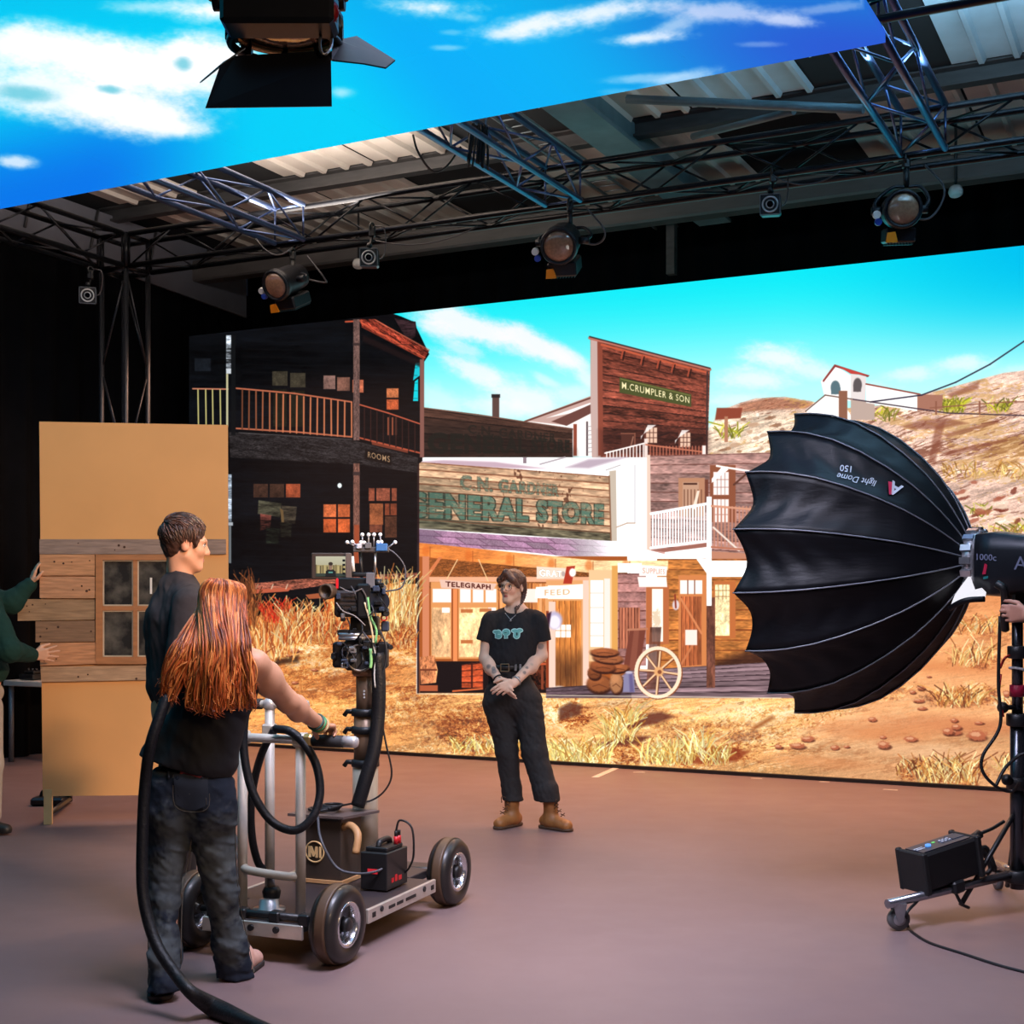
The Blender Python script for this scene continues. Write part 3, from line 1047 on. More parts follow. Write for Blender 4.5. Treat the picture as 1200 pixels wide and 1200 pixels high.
    cv.rect(612, 776, 640, 808, (120, 56, 34), tex=lambda X, Y, c: np.clip(c * (1 + .4 * nz(X * 2, Y * 2, 2.0))[..., None], 0, 255))
    cv.line([(612, 778), (642, 778)], 3, (226, 100, 60))
    for x in (616, 634):
        cv.rect(x, 780, x + 3, 808, (150, 70, 44))
    # doorway and feed signs
    cv.rect(640, 680, 700, 806, (240, 170, 110))
    cv.rect(642, 686, 690, 702, (252, 236, 230))
    cv.quad([(648, 704), (681, 704), (681, 805), (650, 805)], boards(5, (226, 138, 66), (150, 70, 30), .08, .16, .09, 90, seed=6, vertical=True))
    cv.poly([(648, 770), (682, 770), (682, 806), (648, 806)], (70, 40, 26), a=.7, soft=30)
    cv.rect(651, 732, 669, 747, (254, 248, 240))
    cv.line([(657, 732), (657, 747)], .8, (220, 150, 90))
    cv.line([(663, 732), (663, 747)], .8, (220, 150, 90))
    cv.line([(651, 739), (669, 739)], .8, (220, 150, 90))
    cv.rect(643, 705, 651, 806, (246, 206, 186))
    cv.rect(640, 716, 643, 806, (150, 60, 30))
    cv.poly([(629, 664), (663, 666), (664, 678), (629, 678)], (252, 240, 232))
    cv.poly([(629, 664), (663, 666), (664, 678), (629, 678)], (236, 212, 190), a=.8)
    cv.quad([(632, 667), (658, 669), (658, 676.5), (632, 675.5)], text_fn('GRAT', (255, 255, 250), .02, 1.1, outline=(170, 140, 120), oa=.7))
    cv.ell(660, 672.5, 2, 3, (196, 176, 170))
    cv.poly([(628, 688), (688, 684), (689, 702), (627, 701)], (252, 244, 234))
    cv.quad([(638, 691), (668, 690), (668, 697), (638, 698)], text_fn('FEED', (232, 190, 150), .02, 1.2))
    cv.poly([(664, 664), (674, 663), (670, 684), (660, 684)], (190, 56, 36))
    cv.ell(671, 671, 4, 5, (252, 240, 236))
    cv.ell(650, 727, 9, 10.5, (196, 186, 216))
    cv.ell(650, 729, 6.5, 8, (236, 226, 236))
    cv.poly([(641, 719), (646, 717), (643, 738), (640, 733)], (60, 30, 50), soft=2)
    cv.ell(655, 811, 11, 7, (250, 236, 232))
    # right part of the porch
    cv.rect(690, 668, 724, 775, (246, 200, 150))
    cv.rect(692, 680, 707, 758, (253, 248, 244))
    for y in (695, 712, 730, 745):
        cv.line([(692, y), (707, y)], .9, (226, 190, 170))
    cv.rect(708, 678, 715, 770, (250, 226, 216))
    cv.rect(717, 663, 724, 775, (236, 170, 90))
    cv.rect(683, 680, 690, 806, (250, 206, 186))
    cv.rect(724, 660, 752, 671, (254, 252, 250))
    cv.quad([(724, 672), (757, 672), (757, 780), (724, 780)], boards(10, (186, 130, 124), (110, 60, 52), .1, .15, .08, 80, seed=8))
    cv.quad([(725, 712), (750, 712), (750, 760), (725, 760)], boards(7, (200, 120, 90), (90, 40, 30), .1, .1, .2, 40, seed=8, vertical=True))
    cv.rect(757, 686, 784, 755, (200, 112, 66))
    cv.rect(764, 690, 777, 752, (250, 240, 226))
    cv.ell(770, 725, 4, 10, (226, 196, 160), a=.7, rough=.4)
    cv.poly([(749, 662), (782, 664), (781, 675), (749, 675)], (252, 238, 230))
    cv.quad([(753, 665), (779, 667), (779, 673), (753, 672)], text_fn('SUPPLIES', (226, 176, 160), .01, 1.1))
    cv.poly([(747, 676), (781, 676), (782, 688), (749, 688)], (250, 234, 226))
    # slanting planks
    for k, x in enumerate((738, 743, 749)):
        cv.poly([(x, 738), (x + 8, 736), (x + 4 - k * 2, 788), (x - 8 + k * 2, 786)], (150, 84, 66) if k % 2 else (128, 66, 52), soft=1.2)
    cv.line([(736, 738), (758, 737)], 2.5, (200, 130, 100))
    # barred door
    cv.rect(795, 674, 828, 782, (226, 138, 80))
    cv.rect(797, 680, 823, 696, (252, 238, 230))
    cv.line([(806, 680), (806, 696)], 1.2, (140, 80, 60))
    cv.line([(814, 680), (814, 696)], 1.2, (140, 80, 60))
    cv.quad([(798, 699), (822, 699), (822, 779), (798, 781)], boards(5, (196, 106, 62), (110, 50, 30), .1, .18, .1, 80, seed=5, vertical=True))
    cv.line([(798, 702), (822, 742)], 2.6, (228, 140, 90))
    cv.line([(798, 779), (814, 752)], 2.6, (214, 126, 80))
    cv.rect(803, 738, 817, 756, (246, 226, 214))
    cv.ell(792, 709, 4, 6, (226, 206, 206))
    cv.line([(791, 697), (792, 712)], 2, (150, 60, 40))
    # window on the right
    cv.rect(836, 681, 862, 748, (206, 116, 62))
    cv.rect(838, 685, 855, 745, (252, 226, 170), tex=lambda X, Y, c: np.clip(c * (1 + .1 * nz(X * 2.4, Y * 1.6, 2.0))[..., None], 0, 255))
    for y in (692, 699):
        cv.line([(838, y), (855, y)], .8, (180, 130, 90))
    for x in (842, 847, 851):
        cv.line([(x, 685), (x, 702)], .8, (180, 130, 90))
    cv.poly([(838, 775), (880, 762), (915, 770), (915, 790), (838, 790)], (50, 26, 22), a=.8, soft=10)
    # boardwalk
    cv.quad([(735, 786), (900, 776), (940, 818), (700, 818)], boards(7, (146, 118, 124), (60, 42, 48), .14, .25, .14, 120, seed=7))
    cv.quad([(640, 806), (740, 800), (740, 818), (640, 818)], boards(3, (96, 76, 84), (40, 26, 30), .14, .25, .14, 120, seed=7))
    cv.rect(828, 700, 838, 806, (140, 84, 66), tex=lambda X, Y, c: np.clip(c * (1 + .15 * nz(X * 4, Y * .8, 2.0))[..., None], 0, 255))
    cv.rect(828, 655, 834, 710, (252, 250, 250))
    # sacks
    for (x, y, rx, ry, rot, c) in ((702, 801, 15, 11, 0, (156, 88, 50)), (722, 800, 8, 13, 0, (186, 126, 84)), (696, 789, 8, 7, .3, (130, 70, 40)), (724, 783, 13, 5, -.1, (168, 94, 56)), (706, 781, 15, 7, .1, (150, 80, 46)), (712, 771, 18, 6, .1, (172, 100, 62)), (708, 764, 17, 5, 0, (166, 92, 54))):
        cv.ell(x + 1, y + 2, rx, ry, (60, 28, 20), soft=.15, rot=rot)
        cv.ell(x, y, rx * .95, ry * .92, c, soft=.2, rot=rot, rough=.04)
        cv.line([(x - rx * .5, y + ry * .3), (x, y + ry * .1), (x + rx * .6, y + ry * .4)], .9, (90, 46, 28), .7)
        cv.ell(x - rx * .2, y - ry * .35, rx * .55, ry * .35, tuple(min(255, q * 1.25) for q in c), a=.6, soft=.5, rot=rot, rough=.2)
    cv.poly([(731, 792), (735, 788), (741, 788), (743, 795), (744, 811), (730, 811)], (146, 140, 176), soft=1.2)
    cv.poly([(737, 790), (741, 790), (743, 811), (738, 811)], (110, 100, 146), soft=2)
    cv.ell(737, 788, 4, 1.6, (196, 186, 206))
    cv.quad([(762, 735), (775, 735), (770, 808), (757, 808)], boards(1, (110, 66, 54), (60, 30, 26), .1, .2, .05, 40), a=.8)
    # cart wheel
    for k in range(8):
        th = .1 + k * math.pi / 4
        cv.line([(772, 787), (772 + 24 * math.cos(th), 788 + 27 * math.sin(th))], 3.0, (120, 60, 36))
        cv.line([(771.5, 786.5), (771.5 + 24 * math.cos(th), 787.5 + 27 * math.sin(th))], 2.1, (250, 206, 160))
    P = [(771 + 25.5 * math.cos(t * math.pi / 24), 788 + 28.5 * math.sin(t * math.pi / 24)) for t in range(49)]
    cv.line([(x + .8, y + .6) for x, y in P], 5.2, (150, 84, 54))
    cv.line(P, 4.2, (252, 222, 192))
    cv.ell(772, 787, 5.5, 5.5, (240, 176, 116))
    cv.ell(773, 787.5, 2.4, 2.4, (150, 84, 54))
    cv.line([(490, 537), (490, 812)], 2.6, (34, 16, 20), a=.9)
    cv.line([(488, 813), (915, 818)], 1.2, (255, 236, 206), a=.7)
    # ---- the dark hotel on the left
    def dk(X, Y, c):
        return np.clip(c * (1 + .35 * nz(X * .8, Y * 5, 2.0))[..., None], 0, 255)
    hotel = [(215, 285), (470, 371), (487, 378), (488, 384), (503, 415), (497, 424), (495, 540), (489, 545), (489, 684), (440, 686), (380, 692), (385, 716), (300, 722), (215, 745)]
    cv.poly(hotel, (7, 9, 12), tex=dk)
    cv.poly([(486, 447), (490, 444), (490, 470), (484, 470)], (0, 214, 226))
    cv.poly([(487, 425), (492, 425), (492, 440), (484, 446)], (20, 200, 214))
    cv.poly([(215, 285), (470, 371), (487, 379), (487, 388), (460, 376), (415, 373), (215, 373)], (6, 6, 10))
    cv.poly([(462, 373), (487, 377), (487, 394), (478, 400)], (46, 30, 34), tex=dk)
    cv.poly([(422, 374), (440, 374), (503, 411), (497, 421), (424, 382)], (150, 58, 42), tex=lambda X, Y, c: np.clip(c * (1 + .5 * nz(X * 1.2 - Y * .8, Y * 5 - X * 3.4, 1.2))[..., None], 0, 255))
    cv.line([(423, 378), (498, 419)], 1.6, (226, 98, 66), a=.8)
    cv.line([(424, 383), (497, 421)], 1.2, (196, 76, 50), a=.7)
    cv.line([(440, 375), (503, 410)], 1.2, (220, 120, 90), a=.7)
    cv.line([(405, 377), (424, 376)], 2, (196, 84, 56))
    cv.poly([(425, 392), (495, 424), (492, 430), (425, 400)], (34, 20, 20), a=.8, soft=3)
    for y in range(400, 680, 9):
        cv.line([(285, y), (489, y + 4)], .7, (22, 24, 26), a=.5)
    WN = [(319, 435, 337, 452, (64, 58, 46)), (340, 437, 358, 454, (64, 58, 46)), (320, 456, 336, 500, (30, 29, 20)), (341, 458, 357, 500, (30, 29, 20)), (379, 440, 393, 456, (120, 90, 82)), (395, 442, 410, 458, (112, 76, 64)), (413, 445, 426, 460, (170, 92, 66)), (228, 420, 247, 435, (22, 26, 32)), (453, 455, 467, 466, (196, 112, 70)), (453, 468, 467, 480, (206, 96, 56)), (297, 567, 314, 583, (70, 46, 36)), (316, 567, 333, 583, (66, 44, 34)), (335, 567, 352, 583, (160, 76, 48)), (379, 591, 394, 606, (190, 96, 56)), (396, 591, 410, 606, (186, 92, 52)), (379, 608, 394, 624, (176, 80, 42)), (396, 608, 410, 624, (190, 88, 46)), (432, 572, 439, 587, (150, 78, 56)), (441, 572, 457, 587, (156, 84, 62)), (459, 572, 465, 587, (150, 78, 56)), (433, 590, 449, 615, (150, 84, 52)), (451, 590, 465, 604, (130, 64, 42)), (451, 605, 465, 630, (84, 50, 36)), (433, 615, 448, 624, (110, 60, 44))]
    for (a, b, c, d, col) in WN:
        cv.rect(a, b, c, d, col, tex=lambda X, Y, q: np.clip(q * (1 + .14 * nz(X * 3, Y * 3, 2.0))[..., None], 0, 255))
    cv.line([(457, 590), (457, 603)], 1, (20, 14, 14))
    for x in (455, 460, 464):
        cv.rect(x - 1, 489, x + 1, 510, (150, 80, 56))
    for pts, c in (([(303, 586), (330, 590), (328, 606), (302, 602)], (52, 50, 40)), ([(330, 592), (348, 594), (346, 614), (329, 613)], (50, 44, 36)), ([(305, 602), (318, 604), (317, 618), (305, 622)], (84, 44, 38)), ([(312, 618), (328, 620), (326, 637), (312, 637)], (32, 38, 30)), ([(328, 612), (342, 613), (341, 630), (329, 630)], (38, 38, 30))):
        cv.poly(pts, c, soft=1.2, tex=dk)
    cv.poly([(328, 595), (332, 598), (333, 612), (330, 612)], (110, 86, 56))
    cv.ell(398, 569, 2.6, 3, (226, 236, 236))
    # floor beam, sign, posts, rails
    cv.poly([(268, 506), (414, 516), (490, 536), (489, 554), (425, 545), (270, 536)], (40, 37, 38), tex=lambda X, Y, c: np.clip(c * (1 + .4 * nz(X * .8, Y * 5 - X * .6, 1.2))[..., None], 0, 255))
    cv.line([(280, 507), (412, 515)], 1, (110, 104, 104), a=.7)
    cv.poly([(435, 517), (478, 527), (478, 531), (436, 521)], (150, 70, 48), a=.8)
    cv.poly([(428, 526), (459, 533), (458, 545), (427, 538)], (20, 17, 16))
    cv.quad([(431, 529), (457, 534.5), (457, 542), (431, 536)], text_fn('ROOMS', (176, 140, 106), .01, 1.15))
    RC = (196, 108, 78)
    cv.line([(226, 455.5), (267, 456)], 1.7, (206, 130, 100))
    for x in (232, 241, 249, 258):
        cv.line([(x, 457), (x + .6, 500)], 1.7, (196, 186, 120))
    cv.line([(277, 455), (345, 461), (412, 471)], 1.9, RC)
    cv.line([(277, 502), (345, 506), (412, 512)], 1.9, RC)
    for i in range(17):
        x = 284 + i * 8.0
        y = 456 + (x - 277) * .115
        k = .55 + .45 * min(1, i / 6)
        cv.line([(x, y), (x + rnd(-.5, .5), 502 + (x - 277) * .075)], 1.9, tuple(q * k for q in (206, 120, 82)))
    cv.line([(421, 474), (455, 484), (493, 497)], 1.7, (196, 92, 66))
    cv.line([(421, 513), (493, 531)], 1.9, (186, 84, 58))
    for i in range(9):
        x = 427 + i * 7.4
        cv.line([(x, 476 + (x - 421) * .31), (x, 513 + (x - 421) * .25)], 1.3, (52, 28, 26))
    cv.rect(414, 374, 421.5, 516, (112, 84, 78), tex=lambda X, Y, c: np.clip(c * (1 + .2 * nz(X * 5, Y * 1.2, 1.2))[..., None], 0, 255))
    cv.rect(414, 543, 421.5, 660, (128, 86, 74), tex=lambda X, Y, c: np.clip(c * (1 + .2 * nz(X * 5, Y * 1.2, 1.2))[..., None], 0, 255))
    cv.rect(413.5, 402, 422, 405, (66, 50, 48))
    cv.rect(413.5, 553, 422, 557, (66, 50, 48))
    cv.rect(415, 615, 421, 660, (176, 76, 42), a=.8)
    cv.rect(492, 421, 497, 536, (140, 92, 82))
    cv.rect(265, 393, 271, 434, (160, 168, 178), tex=dk)
    cv.rect(265, 432, 271, 438, (200, 206, 212))
    cv.rect(265, 438, 267.5, 500, (196, 190, 150))
    cv.rect(271, 393, 276, 510, (16, 18, 20))
    cv.rect(267, 556, 271.5, 612, (120, 130, 142), tex=dk)
    cv.rect(267, 612, 273, 616, (170, 176, 184))
    cv.rect(268, 616, 271, 660, (110, 116, 120))
    # porch boards and grass edge at the foot of the hotel
    cv.poly([(270, 686), (335, 680), (400, 675), (489, 671), (489, 676), (400, 683), (345, 691), (270, 697)], (150, 84, 66), tex=lambda X, Y, c: np.clip(c * (1 + .35 * nz(X * .8, Y * 6, 1.2))[..., None], 0, 255))
    cv.poly([(278, 692), (342, 688), (338, 693), (278, 697)], (196, 96, 68))
    for x in (282, 300, 318, 335):
        cv.line([(x, 690), (x + 2, 685)], 1.2, (220, 190, 160))
    cv.poly([(358, 697), (382, 694), (392, 700), (362, 702)], (190, 100, 62), a=.9)
    cv.line([(440, 690), (489, 676)], 1.6, (210, 120, 80))
    BR = [(250, 160, 80), (255, 196, 120), (214, 96, 44), (150, 62, 30), (255, 220, 160)]
    grass(cv, 260, (282, 345), (735, 778), (12, 46), BR, .35, 1.1, 31)
    grass(cv, 60, (305, 340), (716, 730), (8, 22), [(226, 60, 34), (250, 110, 60), (190, 40, 26)], .5, 1.2, 32)
    grass(cv, 300, (330, 400), (722, 756), (8, 24), BR, .4, 1.1, 33)
    grass(cv, 130, (280, 300), (690, 740), (10, 30), [(120, 60, 30), (90, 50, 30), (190, 110, 60)], .3, 1.1, 36)
    grass(cv, 320, (440, 489), (700, 742), (10, 40), [(255, 214, 140), (255, 234, 180), (240, 170, 90), (206, 120, 56)], .3, 1.1, 34)
    grass(cv, 200, (400, 489), (735, 760), (5, 12), BR, .6, 1.0, 35)
    return cv


def paint_ceiling():
    cv = Canvas(-420, -760, 1120, 262, 1.0)
    sl, X, Y = cv.box(-420, -760, 1120, 262)
    # cyan band across the middle, deeper blue both ends
    s = X + (120 - Y) * .9
    a = sstep(560, 1050, s)[..., None]
    b = sstep(330, 120, X + Y * .1)[..., None] * sstep(90, 240, Y + X * .22)[..., None]
    c = np.array([4, 206, 246.0]) * (1 - a) + np.array([44, 92, 214.0]) * a
    mid = (sstep(380, 560, s) * (1 - sstep(560, 900, s)))[..., None] * .75
    c = c * (1 - mid) + np.array([10, 166, 250.0]) * mid
    c = c * (1 - b) + np.array([8, 120, 236.0]) * b
    up = sstep(60, -40, Y)[..., None] * .5
    c = c * (1 - up) + np.array([10, 178, 226.0]) * up
    cv.a[:] = c
    f = nz(X * .35 + 80, Y * .8 + 40, 3.0)
    m = sstep(.55, 1.5, f) * sstep(-20, -120, Y)
    cv.blend(sl, (240, 240, 246), m * .9)
    CW = (246, 243, 246)
    clouds(cv, [(45, 55, 120, 36, .1, .95), (150, 80, 150, 44, .18, 1), (235, 70, 90, 40, 0, 1), (60, 110, 120, 34, .1, .9), (150, 130, 110, 30, .1, .95), (190, 148, 60, 16, .1, .9), (20, 190, 24, 9, .05, .8), (-80, 90, 120, 50, 0, .9)], CW, amt=.35, sc=.8)
    clouds(cv, [(250, 12, 90, 22, .05, .95), (170, 8, 70, 12, 0, .6), (330, 25, 50, 16, .1, .7), (400, 108, 22, 10, 0, .6)], CW, amt=.35, seed=3)
    clouds(cv, [(30, 110, 40, 12, .1, .5), (130, 105, 16, 6, .1, .5), (215, 75, 12, 10, .1, .5)], (20, 176, 206), amt=.2)
    clouds(cv, [(500, 8, 90, 18, .05, .95), (545, 20, 40, 10, .1, .5)], CW, amt=.4, seed=6)
    clouds(cv, [(620, 30, 85, 20, -.1, .95), (700, 14, 90, 16, -.12, .9), (590, 40, 40, 10, 0, .8), (750, 45, 60, 10, -.06, .9), (790, 30, 50, 14, -.3, .6)], (236, 238, 250), amt=.4, seed=7)
    clouds(cv, [(840, 14, 90, 14, .08, .8), (920, 24, 40, 9, .1, .85), (970, 10, 60, 7, -.1, .45), (890, 52, 30, 4, 0, .35)], (206, 216, 246), amt=.45, seed=8)
    clouds(cv, [(760, 92, 60, 7, -.05, .6), (800, 92, 50, 10, -.2, .7), (730, 108, 30, 5, 0, .3)], (196, 224, 250), amt=.4, seed=9)
    clouds(cv, [(525, 56, 20, 4, 0, .4), (530, 38, 14, 4, 0, .3)], CW, amt=.3)
    return cv


def as_image(name, px):
    h, w = px.shape[:2]
    im = bpy.data.images.new(name, w, h, alpha=False)
    buf = np.ones((h, w, 4), np.float32)
    buf[..., :3] = np.clip(px, 0, 255)[::-1] / 255.0
    im.pixels.foreach_set(buf.ravel())
    im.pack()
    return im


def sample(cv, px, py):
    x = np.clip((px - cv.x0) * cv.sc - .5, 0, cv.w - 1.01)
    y = np.clip((py - cv.y0) * cv.sc - .5, 0, cv.h - 1.01)
    i, j = x.astype(int), y.astype(int)
    fx, fy = (x - i)[..., None], (y - j)[..., None]
    A = cv.a
    return (A[j, i] * (1 - fx) + A[j, i + 1] * fx) * (1 - fy) + (A[j + 1, i] * (1 - fx) + A[j + 1, i + 1] * fx) * fy


def screen_mat(name, im, boost, origin, ua, va, strength=1.0):
    """LED picture laid on the screen by position: u along ua, v along va (metres, world)"""
    m = bpy.data.materials.new(name)
    m.use_nodes = True
    nt = m.node_tree
    b = nt.nodes['Principled BSDF']
    b.inputs['Base Color'].default_value = (0.01, 0.01, 0.012, 1)
    b.inputs['Roughness'].default_value = 0.9
    b.inputs['Specular IOR Level'].default_value = 0.0
    geo = nt.nodes.new('ShaderNodeNewGeometry')
    sub = nt.nodes.new('ShaderNodeVectorMath')
    sub.operation = 'SUBTRACT'
    sub.inputs[1].default_value = origin
    nt.links.new(geo.outputs['Position'], sub.inputs[0])
    cmb = nt.nodes.new('ShaderNodeCombineXYZ')
    for k, ax in enumerate((ua, va)):
        d = nt.nodes.new('ShaderNodeVectorMath')
        d.operation = 'DOT_PRODUCT'
        L = Vector(ax).length_squared
        d.inputs[1].default_value = Vector(ax) / L
        nt.links.new(sub.outputs['Vector'], d.inputs[0])
        nt.links.new(d.outputs['Value'], cmb.inputs[k])
    t = nt.nodes.new('ShaderNodeTexImage')
    t.image = im
    t.extension = 'EXTEND'
    nt.links.new(cmb.outputs['Vector'], t.inputs['Vector'])
    # highlights of the picture are driven brighter than display white
    lum = nt.nodes.new('ShaderNodeRGBToBW')
    nt.links.new(t.outputs['Color'], lum.inputs['Color'])
    pw = nt.nodes.new('ShaderNodeMath')
    pw.operation = 'POWER'
    pw.inputs[1].default_value = 3.0
    nt.links.new(lum.outputs['Val'], pw.inputs[0])
    ma = nt.nodes.new('ShaderNodeMath')
    ma.operation = 'MULTIPLY_ADD'
    ma.inputs[1].default_value = boost
    ma.inputs[2].default_value = strength
    nt.links.new(pw.outputs['Value'], ma.inputs[0])
    nt.links.new(t.outputs['Color'], b.inputs['Emission Color'])
    nt.links.new(ma.outputs['Value'], b.inputs['Emission Strength'])
    return m
# ------------------------------------------------------------------ the setting: floor, drapes, roof
NW = 11.17                                   # plane of the big screen
fl = MB()
fl.add([W(-9.95, -4, 0), W(3.0, -4, 0), W(3.0, 13.2, 0), W(-9.95, 13.2, 0)], [(0, 1, 2, 3)])
FLOORM = mat('studio_floor_vinyl', (122, 100, 98), 0.5, 0, 0.10, 0.7, 0.0, spec=0.35)
nt = FLOORM.node_tree
n2 = nt.nodes.new('ShaderNodeTexNoise')
n2.inputs['Scale'].default_value = 3.5
n2.inputs['Detail'].default_value = 8
mr = nt.nodes.new('ShaderNodeMapRange')
mr.inputs['To Min'].default_value = 0.36
mr.inputs['To Max'].default_value = 0.58
nt.links.new(nt.nodes['Texture Coordinate'].outputs['Object'], n2.inputs['Vector'])
nt.links.new(n2.outputs['Fac'], mr.inputs['Value'])
nt.links.new(mr.outputs['Result'], nt.nodes['Principled BSDF'].inputs['Roughness'])
floor = fl.build('floor', FLOORM, kind='structure')
tape = mat('pale_tape', (205, 190, 175), 0.6, 0, 0.15, 30)
for i, (a, b, w) in enumerate((((697, 911), (722, 900), .03), ((742, 905), (756, 905), .02), ((1035, 925), (1052, 926), .02), ((880, 912), (893, 912.5), .018), ((960, 916), (972, 916.5), .018))):
    p, q = ground(*a, .001), ground(*b, .001)
    s = (q - p).cross(Vector((0, 0, 1))).normalized() * w
    MB().prism([p - s, q - s, q + s, p + s], (0, 0, .0008)).build('tape_mark', tape, floor)


def drape(name, p, q, z0, z1, amp=0.05, pitch=0.32):
    """pleated black curtain with its own thickness between two floor points"""
    L = (q - p).length
    n = int(L / pitch * 8)
    d = (q - p).normalized()
    s = d.cross(Vector((0, 0, 1)))
    b = MB()
    vs = []
    for i in range(n + 1):
        x = L * i / n
        o = s * (amp * math.sin(2 * math.pi * x / pitch + .7 * math.sin(x * 1.3)))
        for z in (z0, z1):
            vs.append(p + d * x + o * (1.0 if z == z0 else .6) + Vector((0, 0, z)))
    b.add(vs, [(2 * i, 2 * i + 2, 2 * i + 3, 2 * i + 1) for i in range(n)], True)
    o = b.build(name, DARKCLOTH, kind='structure')
    md = o.modifiers.new('thickness', 'SOLIDIFY')
    md.thickness = .004
    return o


drape('wall_back', W(-9.9, 12.9, 0), W(2.9, 12.9, 0), 0.01, 5.25)
drape('wall_left', W(-9.85, -3.5, 0), W(-9.85, 12.85, 0), 0.01, 5.0)

# roof: dark deck, ribbed cladding panels in bays between purlins
RZ = EYE + 3.85
roofm = mat('dark_roof_deck', (15, 16, 20), 0.9, 0, 0.2, 6)
rf = MB()
rf.box(W(-3.5, 4.5, RZ + .12), (13.0, 17.2, .06), (Vector((TX, TY, 0)), Vector((NX, NY, 0)), Vector((0, 0, 1))))
ceil = rf.build('ceiling', roofm, kind='structure')
CLAD = mat('pale_ribbed_cladding', (196, 186, 176), 0.55, 0.0, 0.12, 3, stretch=(1, 1, 1))
CLADB = mat('grey_rooflight_cladding', (176, 196, 206), 0.5, 0.0, 0.14, 3)
AX = (Vector((TX, TY, 0)), Vector((NX, NY, 0)), Vector((0, 0, 1)))


def clad_mesh(wd, ln, m):
    """ribbed sheet: trapezoid ribs running along n"""
    b = MB()
    xs = []
    k = 4
    for i in range(k):
        x0 = wd * i / k
        xs += [(x0, 0), (x0 + wd / k * .72, 0), (x0 + wd / k * .79, -.035), (x0 + wd / k * .93, -.035)]
    xs.append((wd, 0))
    vs = [Vector((TX, TY, 0)) * x + Vector((NX, NY, 0)) * y + Vector((0, 0, z)) for y in (0, ln) for x, z in xs]
    n = len(xs)
    b.add(vs, [(i, i + 1, n + i + 1, n + i) for i in range(n - 1)])
    me = b.mesh('cladding_panel', Vector((0, 0, 0)))
    me.materials.append(m)
    return me


rows = [(8.32, 10.44), (10.64, 12.46), (6.3, 8.12), (12.62, 12.88)]
for ri, (n0, n1) in enumerate(rows):
    mA, mB = clad_mesh(.98, n1 - n0, CLAD), clad_mesh(.98, n1 - n0, CLADB)
    for i in range(12):
        t = -9.6 + i * 1.0
        dark = {0: (1, 4, 7), 1: (3, 6, 9), 2: (4, 7), 3: (0, 1, 2, 3, 4, 5, 6, 7, 8, 9, 10, 11)}[ri]
        if i in dark:
            continue
        o = bpy.data.objects.new('cladding_panel', mB if i >= 6 and ri != 1 else mA)
        COL.objects.link(o)
        o.location = W(t, n0, RZ + .075)
        o.parent = ceil
PURM = mat('dark_steel_purlin', (66, 64, 64), 0.5, 0.3, 0.25, 5, stretch=(1, 1, 6))
for n0 in (6.2, 8.22, 10.54):
    b = MB()
    prof = [(-.07, .08), (.07, .08), (.07, .065), (.015, .055), (.015, -.03), (.055, -.04), (.055, -.06), (-.055, -.06), (-.055, -.04), (-.015, -.03), (-.015, .055), (-.07, .065)]
    b.prism([W(-9.9, n0 + y, RZ + z) for y, z in prof], Vector((TX, TY, 0)) * 12.6)
    b.build('purlin', PURM, ceil)
b = MB().box(W(-3.6, 11.85, EYE + 3.56), (12.4, .2, .23), AX, .02)
b.build('roof_beam', mat('dull_grey_beam', (86, 82, 80), .55, .1, .2, 3, stretch=(1, 1, 5)), ceil)
# sloping rafter with a cable tray, in cool grey paint
RAFM = mat('grey_green_steel', (96, 122, 128), 0.5, 0.1, 0.2, 6)
b = MB()
for x0, x1, z0, z1 in ((-.16, .16, -.24, -.21), (-.02, .02, -.21, .06)):
    b.prism([W(-4.15 + x0, 6.0, RZ + z0), W(-4.15 + x1, 6.0, RZ + z0), W(-4.15 + x1, 6.0, RZ + z1), W(-4.15 + x0, 6.0, RZ + z1)], Vector((NX, NY, 0)) * 6.7)
b.build('rafter', RAFM, ceil)
tray = MB()
for x in (-4.72, -4.50):
    tray.cyl(W(x, 7.0, RZ - .24), W(x, 12.6, RZ - .24), .012, n=6)
for k in range(36):
    n0 = 7.05 + k * .155
    tray.cyl(W(-4.72, n0, RZ - .24), W(-4.50, n0, RZ - .24), .007, n=5)
tray.build('cable_tray', mat('galvanised_tray', (120, 130, 134), .45, .5, .2, 10), ceil)
b = MB()
p, q = at(735, 116, 9.6), at(1012, 128, 8.7)
b.tube([p, q], .032, 8)
b.build('brace_tube', RAFM, ceil)
p, q = at(812, 160, 9.9), at(930, 130, 9.0)
MB().tube([p, q], .026, 8).build('brace_tube', RAFM, ceil)
MB().box(W(-4.35, 12.02, RZ - .5), (.08, .08, .7), AX).build('hanger_post', PURM, ceil)
# grey sheet on the left gable above the drape
gb = MB()
gb.prism([W(-9.8, 6.2, 5.0), W(-9.8, 12.7, 4.72), W(-9.8, 12.7, RZ), W(-9.8, 6.2, RZ)], Vector((TX, TY, 0)) * .03)
gable = gb.build('wall_gable', mat('grey_gable_sheet', (96, 96, 104), .7, 0, .12, 3), kind='structure')
for k in range(7):
    n0 = 6.8 + k * .85
    MB().cyl(W(-9.75, n0, 4.95), W(-9.75, n0 + .1, RZ), .015, n=5).build('sheet_seam', PURM, gable)

